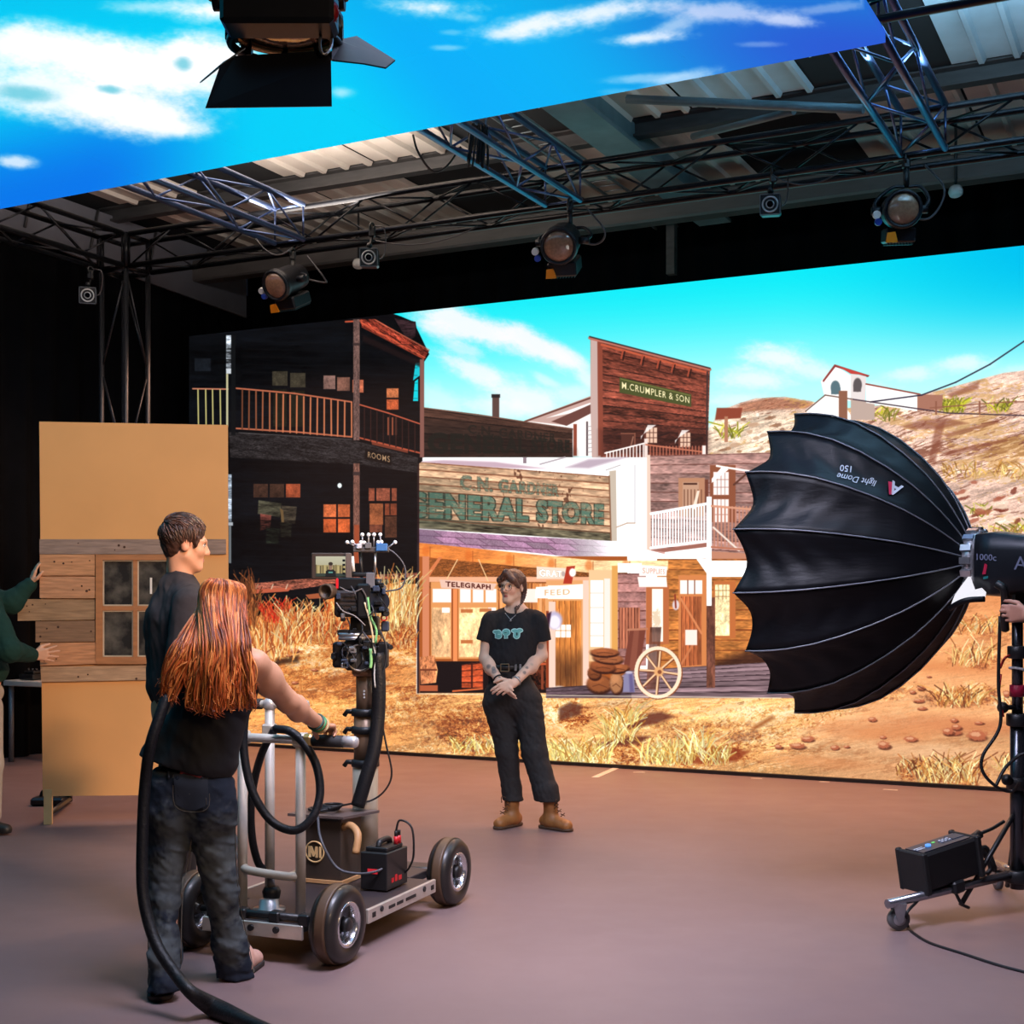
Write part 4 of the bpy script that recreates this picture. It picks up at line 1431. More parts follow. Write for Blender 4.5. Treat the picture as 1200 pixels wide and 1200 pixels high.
# ------------------------------------------------------------------ big LED wall
cvw = paint_wall()
t0, t1, z0, z1 = -9.33, -0.62, 0.03, 4.21
tw, th = 2500, 1200
Tg, Zg = np.meshgrid(t0 + (np.arange(tw) + .5) / tw * (t1 - t0), z1 - (np.arange(th) + .5) / th * (z1 - z0))
Xg, Yg = Tg * TX + NW * NX, Tg * TY + NW * NY
im_wall = as_image('desert_town_picture', sample(cvw, CX + F * Xg / Yg, CY - F * (Zg - EYE) / Yg))
O3 = W(t0, NW, z0)
SCRM = screen_mat('led_wall_picture', im_wall, 0.5, O3, Vector((TX, TY, 0)) * (t1 - t0), Vector((0, 0, z1 - z0)))
led = thing('led_screen', 'huge upright video screen showing a sunlit desert frontier town', 'screen', W((t0 + t1) / 2, NW, 0))
b = MB()
b.box(W((t0 + t1) / 2, NW + .04, (z0 + z1) / 2), (t1 - t0, .08, z1 - z0), AX)
b.build('display_face', SCRM, led)
b = MB()
b.box(W((t0 + t1) / 2, NW + .03, .015), (t1 - t0 + .04, .16, .03), AX)
b.build('base_rail', BLACKM, led)
b = MB()
for k in range(10):
    t = t0 + .4 + k * .88
    b.box(W(t, NW + .28, 2.1), (.06, .06, 4.2), AX)
    b.box(W(t, NW + .17, 3.9), (.04, .2, .04), AX)
    b.box(W(t, NW + .17, .3), (.04, .2, .04), AX)
    b.box(W(t, NW + .5, .03), (.06, .6, .06), AX)
b.box(W((t0 + t1) / 2, NW + .28, 4.15), (t1 - t0, .06, .06), AX)
b.build('back_frame', BLACKM, led)

# ------------------------------------------------------------------ overhead LED screen
cvc = paint_ceiling()
CH = 2.87
A1, A2 = at(0, 245, F * CH / 455), at(1038, 50, F * CH / 650)
UL = (A2 - A1).normalized()
VL = Vector((UL.y, -UL.x, 0))
VL = VL if VL.y < 0 else -VL                    # towards the camera
ZL = EYE + CH
Cn = A2 - UL * 10.0                             # far left corner of the sheet
cw, ch = 10.0, 5.0
iw, ih = 1500, 750
Ug, Vg = np.meshgrid((np.arange(iw) + .5) / iw * cw, (np.arange(ih) + .5) / ih * ch)
Xg, Yg = Cn.x + UL.x * Ug + VL.x * Vg, Cn.y + UL.y * Ug + VL.y * Vg
Ys = np.maximum(Yg, .4)
im_c = as_image('summer_sky_picture', sample(cvc, CX + F * Xg / Ys, CY - F * CH / Ys)[::-1])
CEILM = screen_mat('led_ceiling_picture', im_c, 0.3, Cn, UL * cw, VL * ch)
lc = thing('overhead_screen', 'video screen hung overhead, lit with blue sky and white clouds', 'screen', Vector((Cn + UL * 5 + VL * 2.5).to_tuple()))
AXL = (UL, -VL, Vector((0, 0, 1)))
pm = MB().box((0, 0, .03), (.9975, .9975, .06), AXL).mesh('led_panel', Vector((0, 0, 0)))
pm.materials.append(CEILM)
for i in range(10):
    for j in range(5):
        o = bpy.data.objects.new('led_panel', pm)
        COL.objects.link(o)
        o.parent = lc
        o.location = Cn + UL * (i + .5) + VL * (j + .5) - WL[lc.name]
b = MB()
for j in range(6):
    b.box(Cn + UL * 5 + VL * min(4.95, max(.05, j)) + Vector((0, 0, .076)), (9.98, .05, .03), AXL)
for i in range(11):
    b.box(Cn + UL * min(9.95, max(.05, i)) + VL * 2.5 + Vector((0, 0, .076)), (.05, 4.98, .03), AXL)
b.build('support_frame', BLACKM, lc)
b = MB()
for k in range(24):
    c = A1 + (A2 - A1) * ((k + .5) / 24)
    b.cyl(c - VL * .012 + Vector((0, 0, .02)), c - VL * .03 + Vector((0, 0, .02)), .012, n=6)
tag(b.build('edge_bolts', STEEL, lc), kind='stuff')
# ------------------------------------------------------------------ trusses
from mathutils.bvhtree import BVHTree
TRM = mat('black_truss_paint', (30, 32, 38), 0.32, 0.5, 0.15, 20)
TRB = mat('blue_tinted_aluminium', (96, 116, 160), 0.3, 0.85, 0.1, 20)  # blue light of the overhead screen put into the metal colour
BR = {}


def truss(name, label, p, q, side, m, size=0.29, pitch=0.5, group=None, up=Vector((0, 0, 1))):
    """box truss from p to q (bottom corner line), four chords and zigzag braces on every face"""
    p, q = Vector(p), Vector(q)
    t = thing(name, label, 'truss', (p + q) / 2, group)
    s, u = side.normalized() * size, up.normalized() * size
    cor = [Vector((0, 0, 0)), s, s + u, u]
    for c in cor:
        MB().cyl(p + c, q + c, .024, n=10).build('chord', m, t)
    key = m.name
    if key not in BR:
        BR[key] = bar_proto('brace', .009, m)
    L = (q - p).length
    n = max(1, int(round(L / pitch)))
    d = (q - p) / n
    for f in range(4):
        a, b = cor[f], cor[(f + 1) % 4]
        for i in range(n):
            x, y = (a, b) if (i + f) % 2 == 0 else (b, a)
            place_bar('brace', BR[key], p + d * i + x, p + d * (i + 1) + y, t)
    # end plates: square of bars
    for e in (p, q):
        for f in range(4):
            place_bar('brace', BR[key], e + cor[f], e + cor[(f + 1) % 4], t)
    return t


TZ = EYE + 3.0
Tv, Nv = Vector((TX, TY, 0)), Vector((NX, NY, 0))
truss('lighting_truss', 'long black box truss running above and along the desert screen, with lamps hung below it', W(-8.62, 9.5, TZ), W(3.0, 9.5, TZ), Nv, TRM)
truss('lighting_truss', 'dark truss going from the top of the left corner tower towards the viewer', W(-8.95, 2.5, TZ), W(-8.95, 9.45, TZ), Tv, TRM)
G = 'cross trusses reaching from the overhead screen to the long truss'
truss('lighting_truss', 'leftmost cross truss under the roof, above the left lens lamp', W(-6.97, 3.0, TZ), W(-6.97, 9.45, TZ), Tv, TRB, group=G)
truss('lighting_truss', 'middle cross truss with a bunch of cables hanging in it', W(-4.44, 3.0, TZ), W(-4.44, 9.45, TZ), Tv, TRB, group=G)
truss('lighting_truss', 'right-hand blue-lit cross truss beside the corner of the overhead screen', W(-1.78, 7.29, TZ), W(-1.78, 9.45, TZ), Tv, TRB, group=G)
truss('lighting_truss', 'short black truss in the upper right corner beyond the end of the overhead screen', W(-2.3, 6.95, TZ + .02), W(3.0, 6.95, TZ + .02), Nv, TRM)
truss('truss_tower', 'slim upright truss tower in the dark corner behind the plywood flat', W(-8.95, 9.5, .02), W(-8.95, 9.5, TZ - .03), Tv, mat('dark_tower_metal', (58, 60, 66), .35, .6, .1, 20), size=.29, pitch=.95, up=Nv)
# junction block with clamps where tower and trusses meet
cb = thing('corner_block', 'black corner block joining the two trusses on top of the tower', 'corner block', W(-8.8, 9.65, TZ + .15))
for x in (-8.95, -8.66):
    for y in (9.5, 9.79):
        MB().cyl(W(x, y, TZ), W(x, y, TZ + .29), .024, n=8).build('corner_post', TRM, cb)
for z in (TZ, TZ + .29):
    b = MB()
    pts = [W(-8.95, 9.5, z), W(-8.66, 9.5, z), W(-8.66, 9.79, z), W(-8.95, 9.79, z)]
    for i in range(4):
        b.cyl(pts[i], pts[(i + 1) % 4], .024, n=8)
    b.build('corner_frame', TRM, cb)

# cable bunch in the middle truss
CABM = mat('black_cable_jacket', (20, 20, 22), .5, 0, .2, 20)
GREYCAB = mat('grey_cable_jacket', (74, 73, 78), .5, 0, .1, 20)
hb = thing('cable_bundle', 'bunch of black cables looped over the middle cross truss', 'cable', at(555, 165, 9.2))
for k in range(12):
    x = 548 + k * 1.8
    c0, c1, c2 = at(x, 145 + rnd(-3, 3), 9.25), at(x + rnd(-4, 4), 195 + rnd(-8, 6), 9.2), at(x + rnd(2, 6), 150 + rnd(-4, 4), 9.15)
    MB().tube(spline([c0, (c0 + c1) / 2 + Vector((.01, 0, 0)), c1, (c1 + c2) / 2, c2], 5), .007, 5).build('cable_loop', CABM, hb)
tag(MB().tube(spline([at(484, 158, 9.3), at(490, 178, 9.3), at(506, 200, 9.4), at(522, 196, 9.4), at(540, 172, 9.4)], 6), .008, 5).build('hanging_cable', CABM, None, loc=at(506, 190, 9.3)), 'thin black cable drooping in an arc below the middle cross truss', 'cable')

# ------------------------------------------------------------------ hung lens lamps
LENS = mat('warm_lens_glass', (150, 112, 88), 0.08, 0.0, 0.25, 60, coat=1.0)
HOUS = mat('black_lamp_housing', (34, 36, 42), 0.38, 0.4, 0.15, 20)
ORG = mat('orange_tab', (240, 140, 20), .45, 0, .05)
BLU = mat('blue_knob', (40, 70, 170), .4, 0, .1)


def bez(a, b, c, n=10):
    return [a * (1 - t) ** 2 + b * (2 * t * (1 - t)) + c * t * t for t in [i / n for i in range(n + 1)]]


def lens_lamp(label, lens, d, aim, hook, sc=1.0, kn=-1):
    c = at(*lens, d)
    a = Vector(aim).normalized()
    h = Vector(hook)
    t = thing('lens_lamp', label, 'lamp', h, 'lens lamps hung from the long truss')
    side = a.cross(Vector((0, 0, 1))).normalized()
    upv = side.cross(a).normalized()
    R = .125 * sc
    MB().lathe(c, -a, [(-.02, R * .98), (0, R * 1.05), (.03, R * 1.05), (.05, R * .95), (.22, R * .95), (.24, R * .85), (.33, R * .8), (.36, R * .5), (.362, .01)], 24).build('housing', HOUS, t)
    MB().torus(c + a * .022, a, R * .93, .012, 24, 8).build('front_ring', HOUS, t)
    MB().lathe(c + a * .012, a, [(0, R * .86), (.012, R * .8), (.028, R * .6), (.038, R * .3), (.041, .004)], 24).build('lens', LENS, t)
    # under-slung ballast with fins
    bc = c - a * .16 - upv * (R * 1.35)
    b = MB().box(bc, (.2 * sc, .25 * sc, .10 * sc), (side, -a, upv), .012)
    k = b.build('ballast_box', HOUS, t)
    fb = MB()
    for i in range(9):
        fb.box(bc - upv * .056 * sc + side * ((i - 4) * .02 * sc), (.006, .23 * sc, .014), (side, -a, upv))
    tag(fb.build('cooling_fin_row', HOUS, k), kind='stuff')
    # yoke
    y0 = c - a * .15
    top = h - Vector((0, 0, .16))
    pts = [y0 + side * (R * 1.3), y0 + side * (R * 1.4) + (top - y0) * .45, top + side * (R * .75), top, top - side * (R * .75), y0 - side * (R * 1.4) + (top - y0) * .45, y0 - side * (R * 1.3)]
    MB().tube(spline(pts, 5), .014, 8).build('yoke', HOUS, t)
    for sgn in (1, -1):
        MB().cyl(y0 + side * (R * .9 * sgn), y0 + side * (R * 1.5 * sgn), .028, n=12).build('tilt_knob', HOUS, t)
    MB().cyl(h - Vector((0, 0, .17)), h - Vector((0, 0, .03)), .02, n=10).build('spigot', BLACKM, t)
    b = MB().box(h, (.05, .05, .07), None, .01)
    b.torus(h + Vector((0, 0, .03)), Tv, .034, .010, 16, 6)
    b.build('hook_clamp', BLACKM, t)
    # coloured pan and tilt cups beside the lens
    for (dx, dy, m, r) in ((-1.35, -.25, WHITEP, .028), (-1.25, -.62, BLU, .026)):
        p = c + side * (dx * R * kn) + upv * (dy * R) - a * .02
        MB().cyl(p, p + a * .03, r, r * .9, 14).build('control_cup', m, t)
    p = c - upv * (R * 1.45) + side * (-.55 * R * kn) + a * .01
    MB().prism([p - side * .04 - upv * .035, p + side * .04 - upv * .035, p + side * .03 + upv * .03, p - side * .02 + upv * .035], a * .02).build('orange_cup', ORG, t)
    cb2 = c - a * .3
    MB().tube(spline([h + Vector((.12, 0, .0)), h + Vector((.26, 0, -.18)), cb2 + Vector((.22, 0, -.05)), cb2], 7), .008, 6).build('power_cable', GREYCAB, t)
    return t


lens_lamp('left of the three lens lamps under the long truss, aimed down to the left', (324, 334), 11.2, (-.45, -.8, -.42), at(343, 300, 11.35), 1.0)
lens_lamp('lens lamp hanging under the middle cross truss, above the top edge of the desert screen', (655, 288), 10.0, (-.2, -.85, -.42), at(668, 243, 10.2), 1.08)
lens_lamp('rightmost lens lamp, facing the viewer from under the blue-lit cross truss', (1058, 245), 9.0, (-.12, -.95, -.22), at(1062, 192, 9.25), .98)

CAMB = mat('dark_camera_case', (44, 46, 50), .35, .4, .1, 20)
RINGM = mat('pale_ring', (196, 200, 204), .35, .3, .03)
TRIM2 = mat('grey_edge_trim', (120, 124, 128), .35, .4, .05)


def cube_cam(label, px, py, d, aim, hook, extra=False):
    c = at(px, py, d)
    a = Vector(aim).normalized()
    side = a.cross(Vector((0, 0, 1))).normalized()
    upv = side.cross(a).normalized()
    h = Vector(hook)
    t = thing('tracking_camera', label, 'camera', h, 'cube-shaped tracking cameras on the trusses')
    ax = (side, a, upv)
    MB().box(c, (.145, .15, .145), ax, .014).build('case', CAMB, t)
    f = c + a * .076
    MB().prism([f - side * .068 - upv * .068, f + side * .068 - upv * .068, f + side * .068 + upv * .068, f - side * .068 + upv * .068], a * .004).build('front_plate', BLACKP, t)
    b = MB()
    for sx, sy, w, hh in ((0, .068, .14, .005), (0, -.068, .14, .005), (.068, 0, .005, .14), (-.068, 0, .005, .14)):
        b.box(f + side * sx + upv * sy + a * .004, (w, .006, hh), ax)
    b.build('edge_trim', TRIM2, t)
    r = MB().torus(f + a * .006, a, .052, .006, 24, 6).build('light_ring', RINGM, t)
    MB().torus(f + a * .008, a, .026, .004, 16, 6).build('lens_ring', RINGM, r)
    MB().cyl(f, f + a * .014, .022, n=14).build('lens', mat('dark_lens', (14, 14, 20), .06, 0, .1), t)
    b = MB().cyl(c + upv * .07, h - Vector((0, 0, .04)), .012, n=8)
    b.sphere(c + upv * .10, .024, 10, 6)
    b.build('swivel_arm', BLACKM, t)
    b = MB().box(h, (.05, .05, .08), None, .008)
    b.torus(h + Vector((0, 0, .04)), Tv, .032, .01, 14, 6)
    b.build('clamp', BLACKM, t)
    MB().tube(spline([c - a * .07, c - a * .14 + Vector((.1, 0, .04)), h + Vector((.10, 0, .02)), h + Vector((.02, 0, .05))], 6), .006, 5).build('data_cable', GREYCAB, t)
    return t


cube_cam('cube tracking camera on the corner tower above the plywood flat', 103, 347, 11.9, (.25, -.95, -.12), at(106, 322, 11.95))
cube_cam('cube tracking camera hung between the left and middle lens lamps', 433, 303, 10.8, (.02, -.97, -.12), at(436, 272, 10.9))
cube_cam('cube tracking camera hung between the middle and rightmost lens lamps', 903, 241, 9.6, (-.22, -.95, -.14), at(906, 208, 9.7))
for (px, py, d, lb) in ((420, 309, 13.5, 'small white smoke detector near the cube camera left of the middle lens lamp'), (1120, 224, 11.2, 'small white smoke detector right of the rightmost lens lamp')):
    c = at(px, py, d)
    t = thing('smoke_detector', lb, 'smoke detector', c, 'smoke detectors on the roof steel')
    MB().lathe(c, (0, -.35, -1), [(-.03, .05), (0, .06), (.03, .055), (.045, .03)], 16).build('casing', WHITEP, t)
    pz = RZ + .05
    MB().cyl(c + Vector((0, 0, .02)), Vector((c.x, c.y, pz)), .012, n=6).build('drop_conduit', BLACKM, t)

# thin cables on the long truss
for k, (x0, y0, x1, y1, sag) in enumerate(((440, 282, 560, 265, 12), (340, 292, 300, 280, 12), (905, 205, 985, 200, 14))):
    d = 10.6 if x0 < 800 else 9.62
    pts = bez(at(x0, y0, d), at((x0 + x1) / 2, (y0 + y1) / 2 + sag * 2, d), at(x1, y1, d))
    tag(MB().tube(pts, .006, 5).build('truss_cable', GREYCAB, None, loc=pts[0]), ('thin grey cable drooping along the long truss right of the second cube camera', 'short grey cable drooping beside the left lens lamp', 'grey cable drooping under the long truss right of the third cube camera')[k], 'cable')

# ------------------------------------------------------------------ big lamp with barn doors, near the viewer
D0 = 3.8
t = thing('barn_door_lamp', 'large black stage lamp with open barn doors hanging in front of the overhead screen', 'lamp', at(330, 48, D0))
c = at(334, 47, D0)
MB().lathe(at(330, -150, D0), at(333, 34, D0) - at(330, -150, D0), [(0, .10), (.02, .145), (.40, .15), (.405, .165), (.425, .165), (.43, .14), (.436, .13)], 32).build('housing', HOUS, t)
b = MB().box(at(328, 12, D0 - .17), (.3, .12, .11), None, .012)
b.box(at(272, 22, D0 - .13), (.05, .08, .035), None, .006)
b.build('ballast_box', HOUS, t)
GOLD = mat('gold_reflector_ring', (190, 140, 84), .25, .8, .1)
MB().lathe(c + Vector((0, 0, .035)), (0, 0.05, -1), [(0, .136), (.03, .142), (.032, .132), (.0, .128)], 32, closed=True).build('reflector_ring', GOLD, t)
b = MB()
for r, dz in ((.145, .045), (.15, -.012)):
    b.torus(c + Vector((0, 0, dz)), (0, .05, -1), r, .012, 36, 8)
for k in range(8):
    th = k * math.pi / 4 + .2
    e = Vector((math.cos(th), math.sin(th), 0)) * .146
    b.box(c + e + Vector((0, 0, .016)), (.03, .03, .06))
b.build('front_ring', HOUS, t)
MB().lathe(c + Vector((0, 0, .03)), (0, 0, -1), [(0, .12), (.012, .1), (.02, .05), (.022, .002)], 24).build('lens', LENS, t)
LEAF = mat('black_barn_door_leaf', (20, 22, 30), .42, .5, .1, 20)


def leaf(pts, m, nrm=(0, -1, 0)):
    MB().prism(pts, Vector(nrm) * .004).build('barn_door', m, t)


leaf([at(276, 66, D0 - .155), at(384, 60, D0 - .155), at(388, 72, D0 - .17), at(389, 125, D0 - .21), at(241, 127, D0 - .21), at(258, 78, D0 - .17)], LEAF)
leaf([at(389, 43, D0 + .02), at(389, 70, D0 - .13), at(426, 74, D0 - .13), at(452, 79, D0 - .15), at(463, 70, D0 - .09), at(418, 42, D0 + .06), at(404, 45, D0 + .04)], LEAF, (0, .6, -.8))
leaf([at(288, 54, D0 - .1), at(286, 58, D0 + .1), at(262, 72, D0 + .13), at(234, 96, D0 + .05), at(236, 95, D0 - .1), at(258, 76, D0 - .14)], LEAF, (0, 0, -1))
leaf([at(290, 44, D0 + .155), at(380, 44, D0 + .155), at(392, 52, D0 + .3), at(280, 52, D0 + .3)], LEAF, (0, 0, -1))
MB().tube(spline([at(376, 36, D0 - .12), at(375, 55, D0 - .17), at(380, 64, D0 - .18), at(388, 55, D0 - .15), at(389, 38, D0 - .1)], 5), .004, 6).build('safety_wire', STEEL, t)
MB().lathe(at(383, 20, D0 - .17), (.1, -1, 0), [(0, .03), (.04, .034), (.05, .02)], 14).build('red_knob', mat('dark_red_knob', (130, 20, 30), .4), t)
b = MB().tube(spline([at(250, 0, D0), at(262, -120, D0), at(330, -190, D0), at(398, -120, D0), at(402, 0, D0)], 6), .016, 8)
b.cyl(at(330, -190, D0), Vector((at(330, -190, D0).x, D0, ZL - .001)), .02, n=10)
b.build('yoke', HOUS, t)
MB().cyl(at(262, 0, D0), at(250, 0, D0), .03, n=10).build('tilt_knob', BLACKM, t)
MB().cyl(at(392, 0, D0), at(404, 0, D0), .03, n=10).build('tilt_knob', BLACKM, t)

# ------------------------------------------------------------------ softbox on its rolling stand
Oc = Vector((-.77, .637, 0)).normalized()
Cr = at(947, 661, 7.1)
RR, DD = .775, .87
Ap = Cr - Oc * DD
sf = Oc.cross(Vector((0, 0, 1))).normalized()
FAB = mat('black_softbox_fabric', (9, 9, 14), .5, 0, .25, 5, 0.3, stretch=(1, 6, 6), spec=0.28)
LIN = mat('white_lining', (236, 236, 238), .6, 0, .03)
RIBM = mat('grey_piping', (116, 118, 126), .4, .1, .1)
sb = thing('softbox', 'huge black umbrella-shaped softbox opening towards the town screen', 'softbox', Cr)
PROF = [(0, .085), (.02, .12), (.06, .2), (.13, .31), (.22, .42), (.34, .53), (.48, .63), (.62, .705), (.76, .75), (.88, .77), (1.0, .775)]
NR = 16


def prof(a):
    for (x0, r0), (x1, r1) in zip(PROF[:-1], PROF[1:]):
        if a <= x1:
            k = (a - x0) / (x1 - x0)
            return r0 + (r1 - r0) * k
    return PROF[-1][1]


def dome_pt(a, ph, off=0.0):
    fr = (ph / (2 * math.pi) * NR + .5) % 1.0
    sag = math.sin(math.pi * fr)
    aa = a * DD * (1 - .055 * sag * a * a)
    r = (prof(a)) * (1 - .075 * sag * min(1, a * 2.5)) + off
    return Ap + Oc * aa + (Vector((0, 0, 1)) * math.cos(ph) + sf * math.sin(ph)) * r


fm = None
domeb = MB()
NA, NS = 44, 10
for k in range(NR):
    b = MB()
    vs = []
    for i in range(NA + 1):
        a = (i / NA) ** 1.25
        for j in range(NS + 1):
            ph = 2 * math.pi * (k - .5 + j / NS) / NR
            vs.append(dome_pt(a, ph, .0065 * math.sin(i * .95 + (j - 5) * (.9 if k % 2 else -.9) + k) * sstep(.25, .6, a) * (1 - abs(2 * j / NS - 1)) ** .7))
    fs = [(i * (NS + 1) + j, i * (NS + 1) + j + 1, (i + 1) * (NS + 1) + j + 1, (i + 1) * (NS + 1) + j) for i in range(NA) for j in range(NS)]
    b.add(vs, fs, True)
    domeb.add(vs, fs, True)
    o = b.build('fabric_panel', FAB, sb)
    o.data.materials.append(LIN)
    md = o.modifiers.new('lining', 'SOLIDIFY')
    md.thickness = .006
    md.offset = -1
    md.material_offset = 1
    ph = 2 * math.pi * (k - .5) / NR
    MB().tube([dome_pt((i / 24) ** 1.2, ph, .004) for i in range(25)], .004, 6).build('rib_piping', RIBM, sb)
BV = BVHTree.FromPolygons([tuple(v) for v in domeb.v], domeb.f)
E0 = Vector((0, 0, EYE))


def on_dome(px, py, off=.008):
    d = (at(px, py, 1.0) - E0).normalized()
    h = BV.ray_cast(E0, d)
    p = h[0] if h[0] is not None else at(px, py, 6.8)
    return p - d * off


GREYT = mat('pale_grey_print', (196, 200, 210), .5, 0, .03)
# lettering upside down on the upper panel
def dome_text(txt, cx, cy, hpx, ang, **k):
    c, s = math.cos(ang), math.sin(ang)
    return text_on(txt, 'lettering', lambda x, y: on_dome(cx + x * c + y * s, cy + x * s - y * c), hpx, GREYT, sb, **k)


dome_text('150', 991, 549, 7.5, math.pi + .12, bold=.01)
dome_text('light Dome', 1004, 561, 9.5, math.pi + .2, bold=.0, shear=.25)
dome_text('A', 1049, 573, 15, math.pi + .5, bold=.03)
b = MB()
b.add([on_dome(1041, 564), on_dome(1046, 565), on_dome(1046, 579), on_dome(1042, 580)], [(0, 1, 2, 3)])
b.build('red_logo_bar', mat('crimson_print', (190, 30, 70), .5), sb)
b = MB().lathe(Ap, -Oc, [(-.02, .09), (0, .145), (.02, .15), (.05, .15), (.055, .11), (.0, .10)], 28, closed=True)
b.build('speed_ring', mat('polished_ring', (215, 215, 220), .25, .7, .05), sb)
b = MB()
for k in range(NR):
    ph = 2 * math.pi * k / NR
    e = Vector((0, 0, 1)) * math.cos(ph) + sf * math.sin(ph)
    b.box(Ap - Oc * .02 + e * .148, (.03, .05, .03), (e.cross(Oc), Oc, e))
b.build('rib_sockets', STEEL, sb)
MB().lathe(Cr - Oc * .17, Oc, [(0, .665), (.006, .665)], 48).build('front_diffuser', emat('glowing_diffuser', (255, 246, 236), 3.0), sb)
# loose vent flap at the bottom of the ring; lamplight through its white lining put in as own glow
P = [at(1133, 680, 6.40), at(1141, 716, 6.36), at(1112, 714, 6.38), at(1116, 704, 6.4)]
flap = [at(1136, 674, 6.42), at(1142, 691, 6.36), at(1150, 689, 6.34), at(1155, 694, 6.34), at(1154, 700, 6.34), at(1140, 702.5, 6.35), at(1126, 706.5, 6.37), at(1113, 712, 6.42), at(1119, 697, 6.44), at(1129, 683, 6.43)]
MB().prism(flap, Vector((.01, .02, 0))).build('lining_flap', emat('self_glowing_lining', (248, 246, 255), .95), sb)
MB().tube(spline([at(1113, 713, 6.42), at(1124, 706.5, 6.36), at(1136, 703, 6.33), at(1154, 702, 6.32)], 5), .014, 8).build('flap_edge', FAB, sb)

lm = thing('studio_lamp', 'black lamp head plugged into the back of the softbox', 'lamp', Ap - Oc * .2)
ca, sa = -Oc, sf
upz = Vector((0, 0, 1))
b = MB()
prf = [(.055, .10, .13), (.06, .145, .15), (.14, .15, .155), (.30, .125, .13), (.46, .12, .12), (.50, .10, .10)]
vs = []
for d_, hw, hh in prf:
    for th in range(16):
        q = th / 16 * 2 * math.pi
        cx, cz = math.cos(q), math.sin(q)
        f_ = 1 / max(abs(cx), abs(cz)) ** .7
        vs.append(Ap + ca * d_ + sa * (cx * hw * f_) + upz * (cz * hh * f_ - .015))
b.add(vs, [(i * 16 + j, i * 16 + (j + 1) % 16, (i + 1) * 16 + (j + 1) % 16, (i + 1) * 16 + j) for i in range(5) for j in range(16)], True)
b.add(vs, [tuple(range(16))[::-1], tuple(range(80, 96))])
o = b.build('lamp_body', HOUS, lm)
BV2 = BVHTree.FromPolygons([tuple(v) for v in b.v], b.f)


def on_lamp(px, py, off=.005):
    d = (at(px, py, 1.0) - E0).normalized()
    h = BV2.ray_cast(E0, d)
    p = h[0] if h[0] is not None else at(px, py, 6.2)
    return p - d * off


text_on('1000c', 'lettering', lambda x, y: on_lamp(1156 + x, 653 + x * .05 - y), 7.5, mat('grey_blue_print', (120, 124, 150), .5), lm, bold=.01)
text_on('A', 'logo_letter', lambda x, y: on_lamp(1196 + x, 660 + x * .1 - y), 16, mat('grey_blue_print', (120, 124, 150), .5), lm, bold=.0)
b = MB()
b.add([on_lamp(1151, 673), on_lamp(1154, 660), on_lamp(1157, 662), on_lamp(1155, 673)], [(0, 1, 2, 3)])
b.build('red_logo_bar', mat('crimson_print', (190, 30, 70), .5), lm)
b = MB()
b.add([on_lamp(1152, 676), on_lamp(1158, 675), on_lamp(1158, 678), on_lamp(1152, 679)], [(0, 1, 2, 3)])
b.build('teal_logo_bar', mat('teal_print', (30, 130, 130), .5), lm)
hp = [at(1168, 684, 6.2), at(1176, 690, 6.18), at(1178, 704, 6.2), at(1177, 722, 6.22), at(1178, 738, 6.26)]
MB().tube(spline(hp, 5), .019, 10).build('tilt_handle', BLACKP, lm)
b = MB().box(at(1192, 710, 6.44), (.07, .09, .16), None, .01)
b.cyl(at(1182, 712, 6.36), at(1204, 712, 6.46), .03, n=12)
b.build('yoke_bracket', BLACKM, lm)

# stand
Pb = Vector((2.395, 6.47, 0))
st = thing('lamp_stand', 'heavy rolling lamp stand carrying the softbox and a control box', 'stand', Pb)
MB().cyl(Pb + upz * .12, Pb + upz * .95, .034, n=14).build('lower_tube', mat('dark_chrome', (70, 72, 78), .22, .8, .1), st)
MB().cyl(Pb + upz * .9, Pb + upz * 1.5, .026, n=14).build('upper_tube', mat('dark_chrome', (70, 72, 78), .22, .8, .1), st)
for z, r in ((.18, .055), (.62, .045), (.92, .045), (1.24, .04)):
    MB().lathe(Pb + upz * z, upz, [(-.03, r), (-.026, r + .006), (.026, r + .006), (.03, r)], 16).build('collar', BLACKM, st)
MB().cyl(Pb + upz * 1.03, Pb + upz * 1.085, .036, n=14).build('red_band', mat('magenta_band', (170, 20, 60), .5), st)
MB().torus(Pb + upz * 1.16, (0.2, .1, 1), .036, .006, 16, 6).build('white_tie', WHITEP, st)
for z, dx in ((.98, -.08), (.64, -.06)):
    k = MB().cyl(Pb + upz * z, Pb + upz * z + Vector((dx, -.03, 0)), .012, n=8)
    k.sphere(Pb + upz * z + Vector((dx, -.03, 0)), .028, 10, 6)
    k.build('lock_knob', BLACKP, st)
MB().tube(spline([at(1172, 783, 6.4), at(1177, 772, 6.38), at(1183, 768, 6.4)], 4), .006, 6).build('red_tether', mat('red_cord', (190, 40, 40), .6), st)
MB().tube(spline([at(1173, 790, 6.42), at(1171, 815, 6.42), at(1176, 840, 6.42)], 4), .005, 6).build('red_tether', mat('red_cord', (190, 40, 40), .6), st)
ends = [at(1040, 1059, 6.12), Vector((2.50, 7.05, .13)), Vector((3.0, 6.74, .13))]
